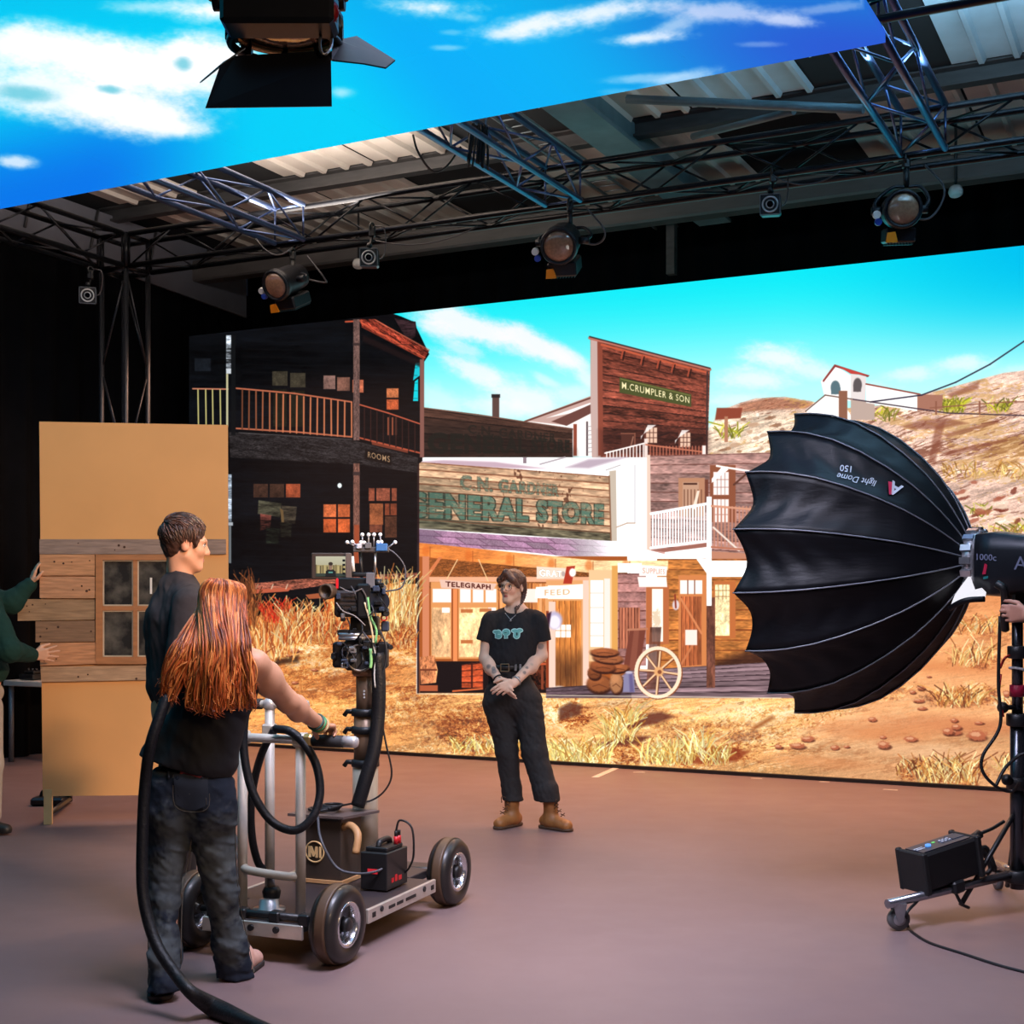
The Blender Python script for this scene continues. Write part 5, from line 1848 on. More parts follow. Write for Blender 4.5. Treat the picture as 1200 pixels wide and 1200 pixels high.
for e in ends:
    e0 = Pb + (e - Pb).normalized() * .04
    s0 = Vector((e0.x, e0.y, .19))
    l = MB().tube([s0, Vector((e.x, e.y, .125))], .022, 8)
    lo = l.build('leg', mat('leg_chrome', (150, 150, 156), .25, .85, .1), st)
    MB().tube([Pb + upz * .5, Pb + (Vector((e.x, e.y, .17)) - Pb) * .45], .012, 6).build('leg_strut', BLACKM, st)
    w = Pb + (Vector((e.x, e.y, 0)) - Pb) * .92
    ax = Vector((e.x - Pb.x, e.y - Pb.y, 0)).cross(upz).normalized()
    ax = (ax + Vector((.3, .2, 0))).normalized()
    c0 = Vector((w.x, w.y, .052))
    fk = MB()
    for s_ in (-1, 1):
        fk.prism([c0 + ax * (.022 * s_) + upz * .07 + ax.cross(upz) * .03, c0 + ax * (.022 * s_) + upz * .07 - ax.cross(upz) * .035, c0 + ax * (.022 * s_) - ax.cross(upz) * .012 - upz * .01, c0 + ax * (.022 * s_) + ax.cross(upz) * .012 - upz * .01], ax * (.004 * s_))
    fk.box(c0 + upz * .066, (.05, .06, .012), (ax, ax.cross(upz), upz))
    cs = fk.build('caster_fork', STEEL, st)
    wl = MB().lathe(c0 - ax * .014, ax, [(0, .03), (.002, .05), (.026, .05), (.028, .03)], 24).build('caster_tyre', mat('grey_tyre', (96, 94, 94), .5, 0, .1), cs)
    MB().lathe(c0 - ax * .018, ax, [(0, .012), (.001, .028), (.035, .028), (.036, .012)], 18).build('caster_hub', STEEL, cs)

# control box on the leg
ub = (ends[0] - Pb)
ub = Vector((-ub.x, -ub.y, 0)).normalized()
bx = thing('lamp_control_box', 'black power control box with lit display hung on the stand leg', 'control box', at(1100, 1020, 6.3))
tilt = (ub * .985 + upz * .17).normalized()
nb = ub.cross(upz).normalized()
upb = nb.cross(tilt).normalized()
upb = upb if upb.z > 0 else -upb
fc = at(1083, 1003, 6.17)
mid = fc + tilt * .165
back = -nb if (-nb).y > 0 else nb
hh = .175
bc = mid + back * .085 - upb * (hh / 2)
AXB = (tilt, back, upb)
MB().box(bc, (.33, .155, hh), AXB, .012).build('case', BLACKP, bx)
for sx in (-1, 1):
    b = MB().box(bc + tilt * (.165 * sx), (.022, .18, hh + .014), AXB, .006)
    for sy in (-1, 1):
        b.box(bc + tilt * (.165 * sx) + back * (.082 * sy), (.03, .024, hh + .022), AXB, .006)
    b.build('end_bumper', RUBBER, bx)
tp = bc + upb * (hh / 2 + .002)
pn = MB().box(tp, (.29, .115, .006), AXB).build('top_panel', mat('navy_panel', (30, 38, 60), .3, .2, .1), bx)
MB().box(tp + tilt * .11 + back * .01 + upb * .004, (.07, .06, .004), AXB).build('display', emat('dim_display', (30, 44, 74), .6), pn)
MB().lathe(tp - tilt * .06 + upb * .003, upb, [(0, .014), (.008, .013)], 14).build('dial', emat('blue_glow', (90, 160, 255), 1.2), pn)
for i in range(3):
    for j in range(2):
        MB().box(tp + tilt * (.02 + i * .022) + back * (j * .02 - .01) + upb * .005, (.012, .010, .006), AXB).build('button', GREYT, pn)
MB().box(tp - tilt * .01 + back * .02 + upb * .004, (.014, .01, .003), AXB).build('green_lamp', emat('green_glow', (120, 230, 120), 1.0), pn)
b = MB()
for i in range(2):
    b.box(tp - tilt * (.115) + back * (i * .018 - .01) + upb * .004, (.05, .008, .002), AXB)
tag(b.build('print_lines', GREYT, pn), kind='stuff')
b = MB().box(bc - back * .06 - upb * (hh / 2 + .02) + tilt * .02, (.07, .06, .06), AXB, .01)
b.tube(spline([bc - back * .07 - upb * (hh / 2 + .04), bc - back * .08 - upb * (hh / 2 + .10) + tilt * .02, bc - back * .08 - upb * (hh / 2 + .13) + tilt * .06], 4), .008, 6)
b.build('hook_clamp', BLACKM, bx)
b = MB().tube([bc + tilt * .19 + upb * .05, bc + tilt * .26 + upb * .07], .022, 10)
b.tube(spline([bc + tilt * .26 + upb * .07, bc + tilt * .34 + upb * .075, bc + tilt * .42 + upb * .09], 4), .009, 8)
b.build('output_plug', BLACKP, bx)
for k in range(2):
    MB().tube(spline([bc + tilt * .18 - upb * (.01 + k * .03), bc + tilt * (.25 + k * .03) - upb * .0, bc + tilt * (.3 + k * .02) - upb * .1, bc + tilt * (.27 + k * .05) - upb * .13], 5), .012, 6).build('carry_strap', RUBBER, bx)
tag(MB().tube(spline([at(1172, 722, 6.33), at(1170, 800, 6.34), at(1172, 850, 6.34), at(1152, 885, 6.34), at(1152, 905, 6.34), at(1168, 922, 6.34), at(1186, 927, 6.36), at(1196, 915, 6.3)], 8), .008, 6).build('lamp_cable', CABM, None, loc=at(1170, 800, 6.34)), 'black cable hanging from the lamp head in a loop beside the stand', 'cable')
tag(MB().tube(spline([at(1166, 923, 6.36), at(1178, 900, 6.38), at(1194, 885, 6.36)], 6) + spline([at(1194, 885, 6.36), at(1210, 880, 6.35)], 3), .008, 6).build('stand_cable', CABM, None, loc=at(1178, 900, 6.3)), 'short black cable crossing the stand above its base', 'cable')
fp = [ground(1064, 1086, .005), ground(1070, 1093, .005), ground(1090, 1105, .005), ground(1130, 1118, .005), ground(1170, 1131, .005), ground(1215, 1143, .005), ground(1290, 1165, .005)]
fp = [at(1076, 1055, 6.2), at(1063, 1070, 6.12)] + fp
tag(MB().tube(spline(fp, 8), .007, 6).build('floor_cable', CABM, None, loc=ground(1090, 1105)), 'thin black cable running over the floor from the stand caster to the right edge', 'cable')

# ------------------------------------------------------------------ plywood flat with plank window
BL, BRt = at(48, 932, 9.0), at(268, 930, 9.19)
bu = Vector((BRt.x - BL.x, BRt.y - BL.y, 0)).normalized()
bn = Vector((bu.y, -bu.x, 0))
bn = bn if bn.y < 0 else -bn


def bp(px, py, off=0.0):
    """point on the flat's face at a pixel"""
    d0 = Vector(((px - CX) / F, 1, (CY - py) / F))
    k = (Vector((BL.x, BL.y, 0)).dot(bn)) / d0.dot(bn)
    return Vector((0, 0, EYE)) + d0 * k + bn * off


PLY = mat('yellow_plywood', (228, 168, 108), .6, 0, .05, 2.5, 0.03)
fb_ = thing('plywood_flat', 'tall plywood flat with weathered planks and a four-pane window on it', 'set flat', BL)
P0 = [bp(46, 494), bp(267, 498), bp(268.5, 931), bp(50, 933)]
h0 = [bp(119, 655), bp(200, 655), bp(201, 772), bp(119, 772)]
b = MB()
th_ = -bn * .018
vs = P0 + h0
vs2 = [v + th_ for v in vs]
b.add(vs + vs2, [(0, 1, 5, 4), (1, 2, 6, 5), (2, 3, 7, 6), (3, 0, 4, 7), (8, 12, 13, 9), (9, 13, 14, 10), (10, 14, 15, 11), (11, 15, 12, 8), (0, 8, 9, 1), (1, 9, 10, 2), (2, 10, 11, 3), (3, 11, 8, 0), (4, 5, 13, 12), (5, 6, 14, 13), (6, 7, 15, 14), (7, 4, 12, 15)])
b.build('sheet', PLY, fb_)
pl_cols = [(150, 128, 120), (196, 142, 104), (192, 140, 106), (158, 126, 98), (138, 106, 84), (196, 138, 100), (180, 146, 118)]
pl = [((47, 632), (265, 632), (265, 649.5), (47, 649.5)), ((47.5, 650), (112, 650), (112, 674.5), (47.5, 674.5)), ((47.5, 675.8), (112, 675.8), (112, 701), (47.5, 701)), ((21.5, 702), (112, 702.5), (112, 726), (21.5, 727.5)), ((42.5, 728), (112, 727.2), (112, 751.5), (42.5, 752.5)), ((48, 753.5), (112.5, 752.5), (113, 777.5), (48, 780)), ((48, 781), (262, 778.5), (262, 795), (49, 799))]
for i, q in enumerate(pl):
    m = mat('weathered_plank_%s' % 'abcdefg'[i], pl_cols[i], .75, 0, .3, 7, .25, stretch=(1, 1, 9))
    k = MB().prism([bp(*p, off=.022 + .004 * (i % 3)) for p in q], -bn * (.021 + .004 * (i % 3)))
    o = k.build('plank', m, fb_)
    for _ in range(7 if i in (0, 6) else 4):
        fx, fy = rnd(.06, .94), rnd(.2, .8)
        x, y = q[0][0] + (q[1][0] - q[0][0]) * fx, q[0][1] + (q[3][1] - q[0][1]) * fy
        MB().cyl(bp(x, y, .0225 + .004 * (i % 3)), bp(x, y, .0245 + .004 * (i % 3)), rnd(.004, .009), n=8).build('knot', mat('dark_knot', (70, 44, 34), .8, 0, .1), o)
WOODF = mat('brown_window_frame', (176, 118, 78), .6, 0, .18, 8, .1, stretch=(1, 1, 5))
wf = thing_part = None
b = MB()
for q in (((113, 650), (121, 650), (121, 778), (113, 778)), ((197, 650), (206, 650), (206, 778), (197, 778)), ((121, 650), (197, 650), (197, 656.5), (121, 656.5)), ((121, 769.5), (197, 769.5), (197, 778), (121, 778))):
    b.prism([bp(*p, off=.035) for p in q], -bn * .05)
wfo = b.build('window_frame', WOODF, fb_)
for q in (((156.5, 656.5), (161.5, 656.5), (161.5, 769.5), (156.5, 769.5)), ((121, 710), (156.5, 710), (156.5, 715.5), (121, 715.5)), ((161.5, 710), (197, 710), (197, 715.5), (161.5, 715.5))):
    MB().prism([bp(*p, off=.028) for p in q], -bn * .035).build('glazing_bar', WOODF, wfo)
GL = bpy.data.materials.new('dusty_dark_glass')
GL.use_nodes = True
nt = GL.node_tree
pb = nt.nodes['Principled BSDF']
pb.inputs['Base Color'].default_value = (.06, .06, .065, 1)
pb.inputs['Roughness'].default_value = .25
tc, nz1, cr = nt.nodes.new('ShaderNodeTexCoord'), nt.nodes.new('ShaderNodeTexNoise'), nt.nodes.new('ShaderNodeValToRGB')
nz1.inputs['Scale'].default_value = 9
nz1.inputs['Detail'].default_value = 9
cr.color_ramp.elements[0].position = .4
cr.color_ramp.elements[0].color = (.025, .024, .026, 1)
cr.color_ramp.elements[1].position = .85
cr.color_ramp.elements[1].color = (.2, .18, .16, 1)
nt.links.new(tc.outputs['Object'], nz1.inputs['Vector'])
nt.links.new(nz1.outputs['Fac'], cr.inputs['Fac'])
nt.links.new(cr.outputs['Color'], pb.inputs['Base Color'])
for q in (((121, 656.5), (156.5, 656.5), (156.5, 710), (121, 710)), ((161.5, 656.5), (197, 656.5), (197, 710), (161.5, 710)), ((121, 715.5), (156.5, 715.5), (156.5, 769.5), (121, 769.5)), ((161.5, 715.5), (197, 715.5), (197, 769.5), (161.5, 769.5))):
    MB().prism([bp(*p, off=.012) for p in q], -bn * .006).build('pane', GL, wfo)
    e = MB()
    (xa, ya), (xb, yb) = q[0], q[2]
    for r in (((xa, ya), (xa + 1.6, ya), (xa + 1.6, yb), (xa, yb)), ((xa, yb - 1.6), (xb, yb - 1.6), (xb, yb), (xa, yb)), ((xb - 1.4, ya), (xb, ya), (xb, yb), (xb - 1.4, yb)), ((xa, ya), (xb, ya), (xb, ya + 1.5), (xa, ya + 1.5))):
        e.prism([bp(*p, off=.02) for p in r], -bn * .01)
    e.build('putty_bead', mat('pale_putty', (190, 176, 160), .7, 0, .2, 10), wfo)
MB().prism([bp(176, 677, .018), bp(178.5, 677, .018), bp(178.5, 696, .018), bp(176, 696, .018)], -bn * .004).build('bright_strip', mat('pale_strip', (240, 236, 236), .4), wfo)
for (xa, xb) in ((51.5, 61), (256, 265)):
    b = MB()
    z0_, z1_ = bp(xa, 925).z, .002
    p1, p2 = bp(xa, 931, .01), bp(xb, 931, .01)
    b.prism([Vector((p1.x, p1.y, z1_)), Vector((p2.x, p2.y, z1_)), Vector((p2.x, p2.y, z0_)), Vector((p1.x, p1.y, z0_))], -bn * .045)
    b.build('leg', mat('pale_batten', (216, 178, 122), .7, 0, .1, 6, stretch=(1, 1, .3)), fb_)
for x in (54, 258):
    b = MB()
    top, foot = bp(x, 640, -.02), bp(x, 640, -.95)
    foot.z = .02
    b.tube([top, foot], .022, 6)
    lo_ = bp(x, 900, -.02)
    b.tube([Vector((lo_.x, lo_.y, .06)), Vector((foot.x, foot.y, .03))], .02, 6)
    b.build('rear_brace', BLACKM, fb_)
wt = thing('stage_weight', 'black brace weight on the floor behind the foot of the plywood flat', 'weight', ground(58, 946))
c0 = ground(58, 948)
c0.y += .2
c0.x -= .06
b = MB().box(c0 + upz * .03, (.24, .18, .06), None, .015)
b.build('slab', BLACKM, wt)
b = MB().tube(spline([c0 + Vector((-.07, 0, .055)), c0 + Vector((-.05, 0, .10)), c0 + Vector((.05, 0, .10)), c0 + Vector((.07, 0, .055))], 5), .012, 8)
b.build('handle', BLACKM, wt)

# ------------------------------------------------------------------ table on the far left
zt = .745
tb = thing('side_table', 'pale-topped narrow table against the black drape behind the person in green', 'table', W(-9.42, 9.35, 0))
MB().box(W(-9.40, 9.35, zt - .025), (.62, .60, .05), AX, .006).build('tabletop', mat('pale_grey_laminate', (196, 190, 184), .5, 0, .05), tb)
for x in (-9.66, -9.14):
    for y in (9.10, 9.60):
        MB().cyl(W(x, y, 0), W(x, y, zt - .05), .024, n=10).build('leg', mat('grey_leg_paint', (110, 112, 118), .4, .3, .1), tb)
mo = thing('small_mixer', 'small black box with knobs lying on the side table', 'equipment', W(-9.50, 9.2, zt))
mc = W(-9.50, 9.2, zt)
b = MB().box(mc + upz * .03, (.19, .16, .05), AX, .01)
b.box(mc + upz * .07 + Tv * .01, (.13, .11, .03), AX, .008)
b.build('body', BLACKP, mo)
b = MB()
for x in (-.05, 0, .05):
    b.cyl(mc + Tv * x + upz * .08, mc + Tv * x + upz * .105, .012, n=8)
tag(b.build('knobs', BLACKM, mo), kind='stuff')
# ------------------------------------------------------------------ camera dolly
KC = Vector((-.82, 6.27, 0))
KR, KF = Vector((.929, -.37, 0)), Vector((.37, .929, 0))
AXK = (KR, KF, upz)


def K(r, f, z):
    return KC + KR * r + KF * f + upz * z


dolly = thing('camera_dolly', 'four-wheeled camera dolly with fat rubber tyres and tubular push handles', 'dolly', KC)
TYRE = mat('worn_black_tyre', (32, 29, 28), .42, 0, .25, 6, .06, coat=.15)
RIM = mat('polished_rim', (210, 210, 214), .22, .9, .05)
DISH = mat('dark_chrome_dish', (96, 98, 104), .25, .85, .1)
TREAD = mat('dusty_tread', (84, 62, 44), .5, 0, .3, 8)
DECKM = mat('dark_deck_board', (52, 44, 46), .45, 0, .2, 8)
RAIL = mat('bare_aluminium_rail', (196, 186, 176), .35, .5, .08, 20)
for r, f in ((.35, -.59), (-.35, -.575), (.33, .56), (-.33, .56)):
    c = K(r, f, .163)
    o = KR * (1 if r > 0 else -1)
    pr = [(-.052, .09), (-.058, .12), (-.054, .145), (-.036, .159), (-.014, .163), (0, .160), (.014, .163), (.036, .159), (.054, .145), (.058, .12), (.052, .095), (.044, .088), (-.044, .086)]
    ty = MB().lathe(c, o, pr, 44, closed=True).build('tyre', TYRE, dolly)
    MB().lathe(c, o, [(-.028, .1625), (-.014, .1643), (0, .1645), (.014, .1643), (.028, .1625), (.0, .158)], 44, closed=True).build('tread_band', TREAD, ty)
    MB().lathe(c, o, [(.050, .096), (.057, .090), (.050, .080), (.046, .076), (-.03, .070), (-.03, .092)], 36, closed=True).build('rim', RIM, ty)
    MB().lathe(c, o, [(.002, .078), (.0, .06), (.012, .034), (-.02, .02)], 30).build('rim_dish', DISH, ty)
    MB().lathe(c, o, [(.02, .032), (.05, .03), (.056, .024), (.058, .01)], 20).build('hub', BLACKM, ty)
    b = MB()
    for k in range(5):
        th = k * 2 * math.pi / 5
        e = KF * math.cos(th) + upz * math.sin(th)
        b.cyl(c + o * .0 + e * .056, c + o * .006 + e * .056, .012, n=10)
    tag(b.build('rim_holes', BLACKP, ty), kind='stuff')
    MB().cyl(c - o * .05, K(0, f, .14), .022, n=10).build('axle', BLACKM, dolly)
b = MB().box(K(0, -.01, .143), (.70, .66, .05), AXK, .004)
b.build('deck', DECKM, dolly)
for sgn in (1, -1):
    k = MB().box(K(.357 * sgn, -.01, .14), (.016, .68, .062), AXK, .003).build('side_rail', RAIL, dolly)
    for f0, ln in ((-.30, .03), (-.13, .06), (-.05, .06), (.06, .10), (.29, .03)):
        MB().box(K(.366 * sgn, f0, .14), (.002, ln, .022 if ln < .05 else .014), AXK).build('slot', BLACKP, k)
    for f0 in (-.23, .2):
        MB().cyl(K(.364 * sgn, f0, .15), K(.37 * sgn, f0, .15), .013, n=10).build('bolt', BLACKM, k)
for sgn in (1, -1):
    MB().box(K(0, .5 * sgn, .15), (.46, .36, .04), AXK, .004).build('end_plate', DECKM, dolly)
    k = MB().box(K(0, .682 * sgn, .135), (.48, .016, .06), AXK, .003).build('end_rail', RAIL, dolly)
    for x in (-.12, .0, .12):
        MB().cyl(K(x, .69 * sgn, .14), K(x, .70 * sgn, .14), .014, n=10).build('bolt', BLACKM, k)
b = MB().tube([K(-.26, -.66, .19), K(.3, -.66, .19)], .016, 8)
for x in (-.2, -.06, .1, .24):
    b.box(K(x, -.66, .185), (.05, .05, .05), AXK, .006)
b.build('steering_bar', BLACKM, dolly)
b = MB().lathe(K(-.02, -.52, .17), upz, [(0, .07), (.012, .07), (.014, .045), (.05, .04), (.055, .02)], 20)
b.build('turntable', mat('silver_disc', (150, 150, 152), .35, .6, .1), dolly)
MB().lathe(K(-.02, -.50, .22), upz, [(0, .035), (.03, .04), (.05, .03)], 14).build('steering_knob', BLACKP, dolly)
MB().tube([K(-.02, -.50, .25), K(-.03, -.50, .34)], [.02, .012], 8).build('steering_lever', mat('grey_lever', (110, 108, 110), .4, .3), dolly)
b = MB()
for x in (-.11, .13):
    b.tube([K(x, -.62, .17), K(x, -.62, .1)], .008, 6)
b.build('hanging_pins', BLACKM, dolly)

# push handle frame
pos_ = lambda pts, r, nm, m=ALU: MB().tube(pts, r, 14).build(nm, m, dolly)
pos_([K(-.158, -.51, .17), K(-.158, -.51, .90)], .0215, 'upright_tube')
pos_([K(.128, -.51, .17), K(.128, -.51, .88)], .0215, 'upright_tube')
pos_(spline([K(-.158, -.51, .345), K(-.1, -.53, .335), K(.06, -.53, .325), K(.128, -.51, .325)], 6), .018, 'cross_tube')
pos_([K(-.128, -.34, .17), K(-.128, -.34, 1.03)], .0215, 'upright_tube')
pos_([K(-.40, -.51, .90), K(.20, -.51, .90)], .0195, 'cross_tube')
pos_([K(-.42, -.34, 1.03), K(.02, -.34, 1.03)], .017, 'cross_tube')
GRIP = mat('black_foam_grip', (34, 33, 34), .7, 0, .15, 40, .1)
CAPM = mat('silver_cap', (205, 200, 196), .3, .4, .05)
MB().cyl(K(.19, -.51, .90), K(.335, -.51, .90), .026, n=14).build('grip', GRIP, dolly)
MB().lathe(K(.335, -.51, .90), KR, [(0, .025), (.05, .025), (.06, .02), (.064, .008)], 14).build('grip_cap', CAPM, dolly)
MB().cyl(K(-.55, -.51, .90), K(-.40, -.51, .90), .026, n=14).build('grip', GRIP, dolly)
MB().cyl(K(-.45, -.34, 1.03), K(-.17, -.34, 1.03), .024, n=14).build('grip', GRIP, dolly)
MB().cyl(K(-.08, -.34, 1.03), K(.04, -.34, 1.03), .024, n=14).build('grip', GRIP, dolly)
MB().lathe(K(.04, -.34, 1.03), KR, [(0, .023), (.02, .023), (.026, .012)], 14).build('grip_cap', CAPM, dolly)
b = MB().sphere(K(-.128, -.34, 1.03), .032, 14, 10)
b.build('elbow_joint', CAPM, dolly)
for x in (-.158, .128):
    MB().box(K(x, -.51, .90), (.058, .058, .058), AXK, .008).build('tee_clamp', ALU, dolly)
MB().box(K(-.128, -.34, .915), (.055, .055, .06), AXK, .008).build('tee_clamp', ALU, dolly)
MB().box(K(.17, -.51, .90), (.05, .056, .056), AXK, .012).build('amber_collar', mat('brass_collar', (190, 150, 90), .3, .6), dolly)

# tall electronics box with round emblem
eb = thing('equipment_box', 'tall dark box with a round gold M emblem standing on the dolly deck', 'box', K(-.106, .158, .17))
BOXM = mat('dark_box_paint', (70, 58, 50), .4, .2, .15, 8)
MB().box(K(-.106, .15, .325), (.235, .20, .30), AXK, .004).build('case', BOXM, eb)
MB().prism([K(-.255, .02, .478), K(.04, .02, .478), K(.10, .265, .478), K(-.255, .265, .478)], upz * .012).build('top_plate', mat('brown_top_plate', (92, 78, 74), .45, 0, .15, 10), eb)
b = MB()
for z in (.18,):
    b.box(K(-.106, .15, z), (.26, .225, .016), AXK)
b.build('plinth', mat('pale_wood_edge', (200, 150, 100), .6, 0, .12, 8), eb)
GOLDP = mat('gold_print', (240, 200, 140), .45, 0, .04)
ec = K(-.125, .0465, .315)
MB().torus(ec, -KF, .048, .004, 32, 6, up=upz).build('emblem_ring', GOLDP, eb)
b = MB()
for x0, x1 in ((-.032, -.018), (.026, .036)):
    b.prism([ec + KR * x0 - upz * .026 - KF * .002, ec + KR * x1 - upz * .026 - KF * .002, ec + KR * x1 + upz * .026 - KF * .002, ec + KR * x0 + upz * .026 - KF * .002], -KF * .003)
b.prism([ec + KR * q[0] + upz * q[1] - KF * .002 for q in ((-.028, .026), (-.012, .026), (.0, -.004), (.006, .026), (.018, .026), (.018, -.026), (.006, -.026), (.006, -.004), (-.001, -.022), (-.008, -.022))], -KF * .003)
b.build('emblem_letters', GOLDP, eb)
MB().tube(spline([K(.0, .08, .43), K(.06, .06, .445), K(.11, .03, .41), K(.115, .0, .33)], 6), .018, 10).build('cable_sleeve', mat('tan_conduit', (190, 140, 92), .5, 0, .1), eb)
hl = MB()
for k in range(5):
    hl.torus(K(-.13 + k * .012, .14, .502 + k * .005), upz, .07 - k * .006, .006, 20, 6)
tag(hl.build('cable_coil', CABM, eb), kind='stuff')

# battery box
bt = thing('battery_box', 'small black battery box with red lettering beside the emblem box', 'battery', K(.21, .09, .17))
BATM = mat('black_battery_case', (32, 30, 31), .35, .1, .15, 12)
bc_ = K(.215, .09, .26)
MB().box(bc_, (.135, .21, .17), AXK, .004).build('case', BATM, bt)
b = MB().box(bc_ + upz * .095, (.11, .16, .02), AXK, .004)
b.tube(spline([bc_ + upz * .10 - KF * .06, bc_ + upz * .125 - KF * .04, bc_ + upz * .125 + KF * .04, bc_ + upz * .10 + KF * .06], 4), .014, 8)
b.build('top_handle', BLACKP, bt)
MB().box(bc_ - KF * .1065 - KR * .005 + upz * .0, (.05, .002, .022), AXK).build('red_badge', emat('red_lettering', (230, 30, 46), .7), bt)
b = MB()
for k, (f0, z0, w_, h_) in enumerate(((-.05, -.045, .02, .02), (-.015, -.04, .02, .03), (.025, -.045, .03, .02))):
    b.box(bc_ + KR * .0685 + KF * f0 + upz * z0, (.002, w_, h_), AXK)
b.build('red_marks', REDP, bt)
for k in range(2):
    p = bc_ + KR * .045 + KF * (.03 + k * .03) + upz * .105
    MB().cyl(p, p + upz * .035, .011, n=10).build('red_plug', REDP, bt)
    MB().cyl(p + upz * .035, p + upz * .06, .008, n=8).build('plug_boot', BLACKP, bt)
p = bc_ + KR * .045 + KF * .03 + upz * .165
MB().tube(spline([p, p + upz * .05 + KR * .02, p + KR * .08 + upz * .02, p + KR * .09 - upz * .1, p + KR * .05 - upz * .17 + KF * .04, p + KR * .02 - upz * .2 + KF * .05], 6), .005, 6).build('lead', CABM, bt)
MB().tube(spline([K(-.1, .03, .49), K(-.02, -.08, .40), K(.06, -.08, .28), K(.16, -.06, .255), K(.25, -.02, .27), K(.275, .06, .31)], 7), .0065, 6).build('lead', GREYCAB, bt)

# pedestal column and camera head
cl = thing('pedestal_column', 'grey telescopic column rising from the dolly deck, black hose strapped to it', 'column', K(-.02, .35, .17))
COLM = mat('brown_grey_column', (130, 104, 82), .42, .3, .08, 10)
q = lambda z: K(-.02, .35, z)
MB().lathe(q(.17), upz, [(0, .072), (.02, .072), (.025, .068), (.03, .062)], 24).build('base_flange', BLACKM, cl)
MB().cyl(q(.19), q(.70), .062, n=28).build('outer_tube', mat('pale_column', (176, 160, 140), .42, .3, .06), cl)
MB().cyl(q(.69), q(.95), .056, n=28).build('middle_tube', COLM, cl)
MB().cyl(q(.94), q(1.13), .045, n=28).build('inner_tube', COLM, cl)
for z in (.70, .86, .945):
    k = MB().lathe(q(z), upz, [(-.018, .06), (-.016, .068), (.016, .068), (.018, .06)], 28).build('clamp_ring', BLACKM, cl)
    MB().tube([q(z) - KR * .065, q(z) - KR * .10, q(z) - KR * .115 - upz * .02], .012, 8).build('clamp_lever', BLACKM, k)
b = MB()
for z in (1.02, 1.035, 1.05):
    b.cyl(q(z) + Vector((.0, -.046, 0)), q(z) + Vector((.0, -.05, 0)), .005, n=8)
tag(b.build('scale_marks', WHITEP, cl), kind='stuff')
HOSE = mat('braided_black_hose', (17, 17, 20), .5, 0, .4, 90, .3, spec=.35)
hs_ = [at(442, 765, 6.5), at(444, 800, 6.5), at(443, 840, 6.5), at(438, 880, 6.48), at(428, 915, 6.46), at(419, 945, 6.45)]
MB().tube(spline(hs_, 6), .034, 10).build('strapped_hose', HOSE, cl)

cm = thing('film_camera', 'black film camera on a remote head with tracking balls and many cables', 'camera', q(1.13))
DC = 6.6
P3 = lambda x, y, dd=0.0: at(x, y, DC + dd)
CAMM = mat('black_camera_body', (20, 20, 22), .4, .15, .2, 25)
AXC = (Vector((1, 0, 0)), Vector((0, 1, 0)), upz)


def pbox(nm, x0, y0, x1, y1, dd, dep, m, par, bev=.006):
    a_, b_ = P3(x0, y0, dd), P3(x1, y1, dd)
    c_ = (a_ + b_) / 2
    return MB().box(c_, (abs(b_.x - a_.x), dep, abs(b_.z - a_.z)), AXC, bev).build(nm, m, par)


MB().lathe(q(1.12), upz, [(0, .055), (.012, .066), (.05, .066), (.06, .05), (.075, .05)], 24).build('head_base', mat('bronze_head_base', (140, 104, 76), .4, .4, .1), cm)
lowb = pbox('pan_motor', 405, 748, 441, 785, .0, .14, CAMM, cm, .015)
MB().torus(P3(422, 771, -.08), (0, -1, 0), .062, .006, 28, 6).build('motor_ring', mat('grey_ring', (130, 120, 108), .35, .4), lowb)
MB().cyl(P3(422, 771, -.04), P3(422, 771, -.078), .060, n=28).build('motor_face', BLACKP, lowb)
MB().torus(P3(409, 765, -.07), (-.2, -1, 0), .035, .005, 20, 6).build('cable_hoop', GREYCAB, lowb)
pbox('side_arm', 391, 752, 404, 782, .0, .1, CAMM, cm, .01)
pbox('side_arm', 442, 752, 455, 783, .02, .1, CAMM, cm, .01)
pbox('tilt_plate', 397, 738, 446, 744, .0, .13, BLACKM, cm, .004)
for y in (744, 748):
    MB().cyl(P3(397, y, -.09), P3(428, y, -.09), .010, n=10).build('support_rod', STEEL, cm)
pbox('neck_block', 412, 722, 444, 742, .02, .12, CAMM, cm, .008)
body = pbox('camera_body', 394, 692, 424, 723, -.02, .16, mat('leathery_black', (44, 36, 34), .5, .1, .3, 40, .2), cm, .012)
b = MB()
for k in range(5):
    y = 699 + k * 5
    b.box(P3(409, y, -.102), (.09, .004, .006), AXC)
tag(b.build('vent_slots', BLACKP, body), kind='stuff')
pbox('rear_module', 420, 684, 436, 724, -.03, .18, CAMM, cm, .01)
MB().cyl(P3(443, 705, -.10), P3(443, 705, .12), .055, n=24).build('side_drum', mat('blue_black_drum', (38, 42, 52), .3, .3, .1), cm)
tp_ = pbox('top_plate', 396, 677, 440, 692, .0, .15, CAMM, cm, .008)
pbox('top_handle', 410, 671, 432, 676, .0, .05, BLACKM, tp_, .006)
pbox('silver_plate', 429, 671, 439, 689, -.09, .01, mat('grey_plate', (130, 130, 136), .35, .5), tp_, .002)
pbox('red_strip', 393.5, 678, 396.5, 690, -.08, .012, REDP, tp_, .002)
MB().cyl(P3(440, 683, 0), P3(447, 683, 0), .02, n=12).build('side_knob', BLACKM, tp_)
vf = MB().lathe(P3(396, 692, -.02), P3(381, 693.5, -.14) - P3(396, 692, -.02), [(0, .022), (.05, .025), (.08, .036), (.125, .038), (.13, .032), (.11, .028), (.1, .004)], 22)
vf.build('viewfinder', mat('brown_eyecup', (74, 58, 44), .5, 0, .15), cm)
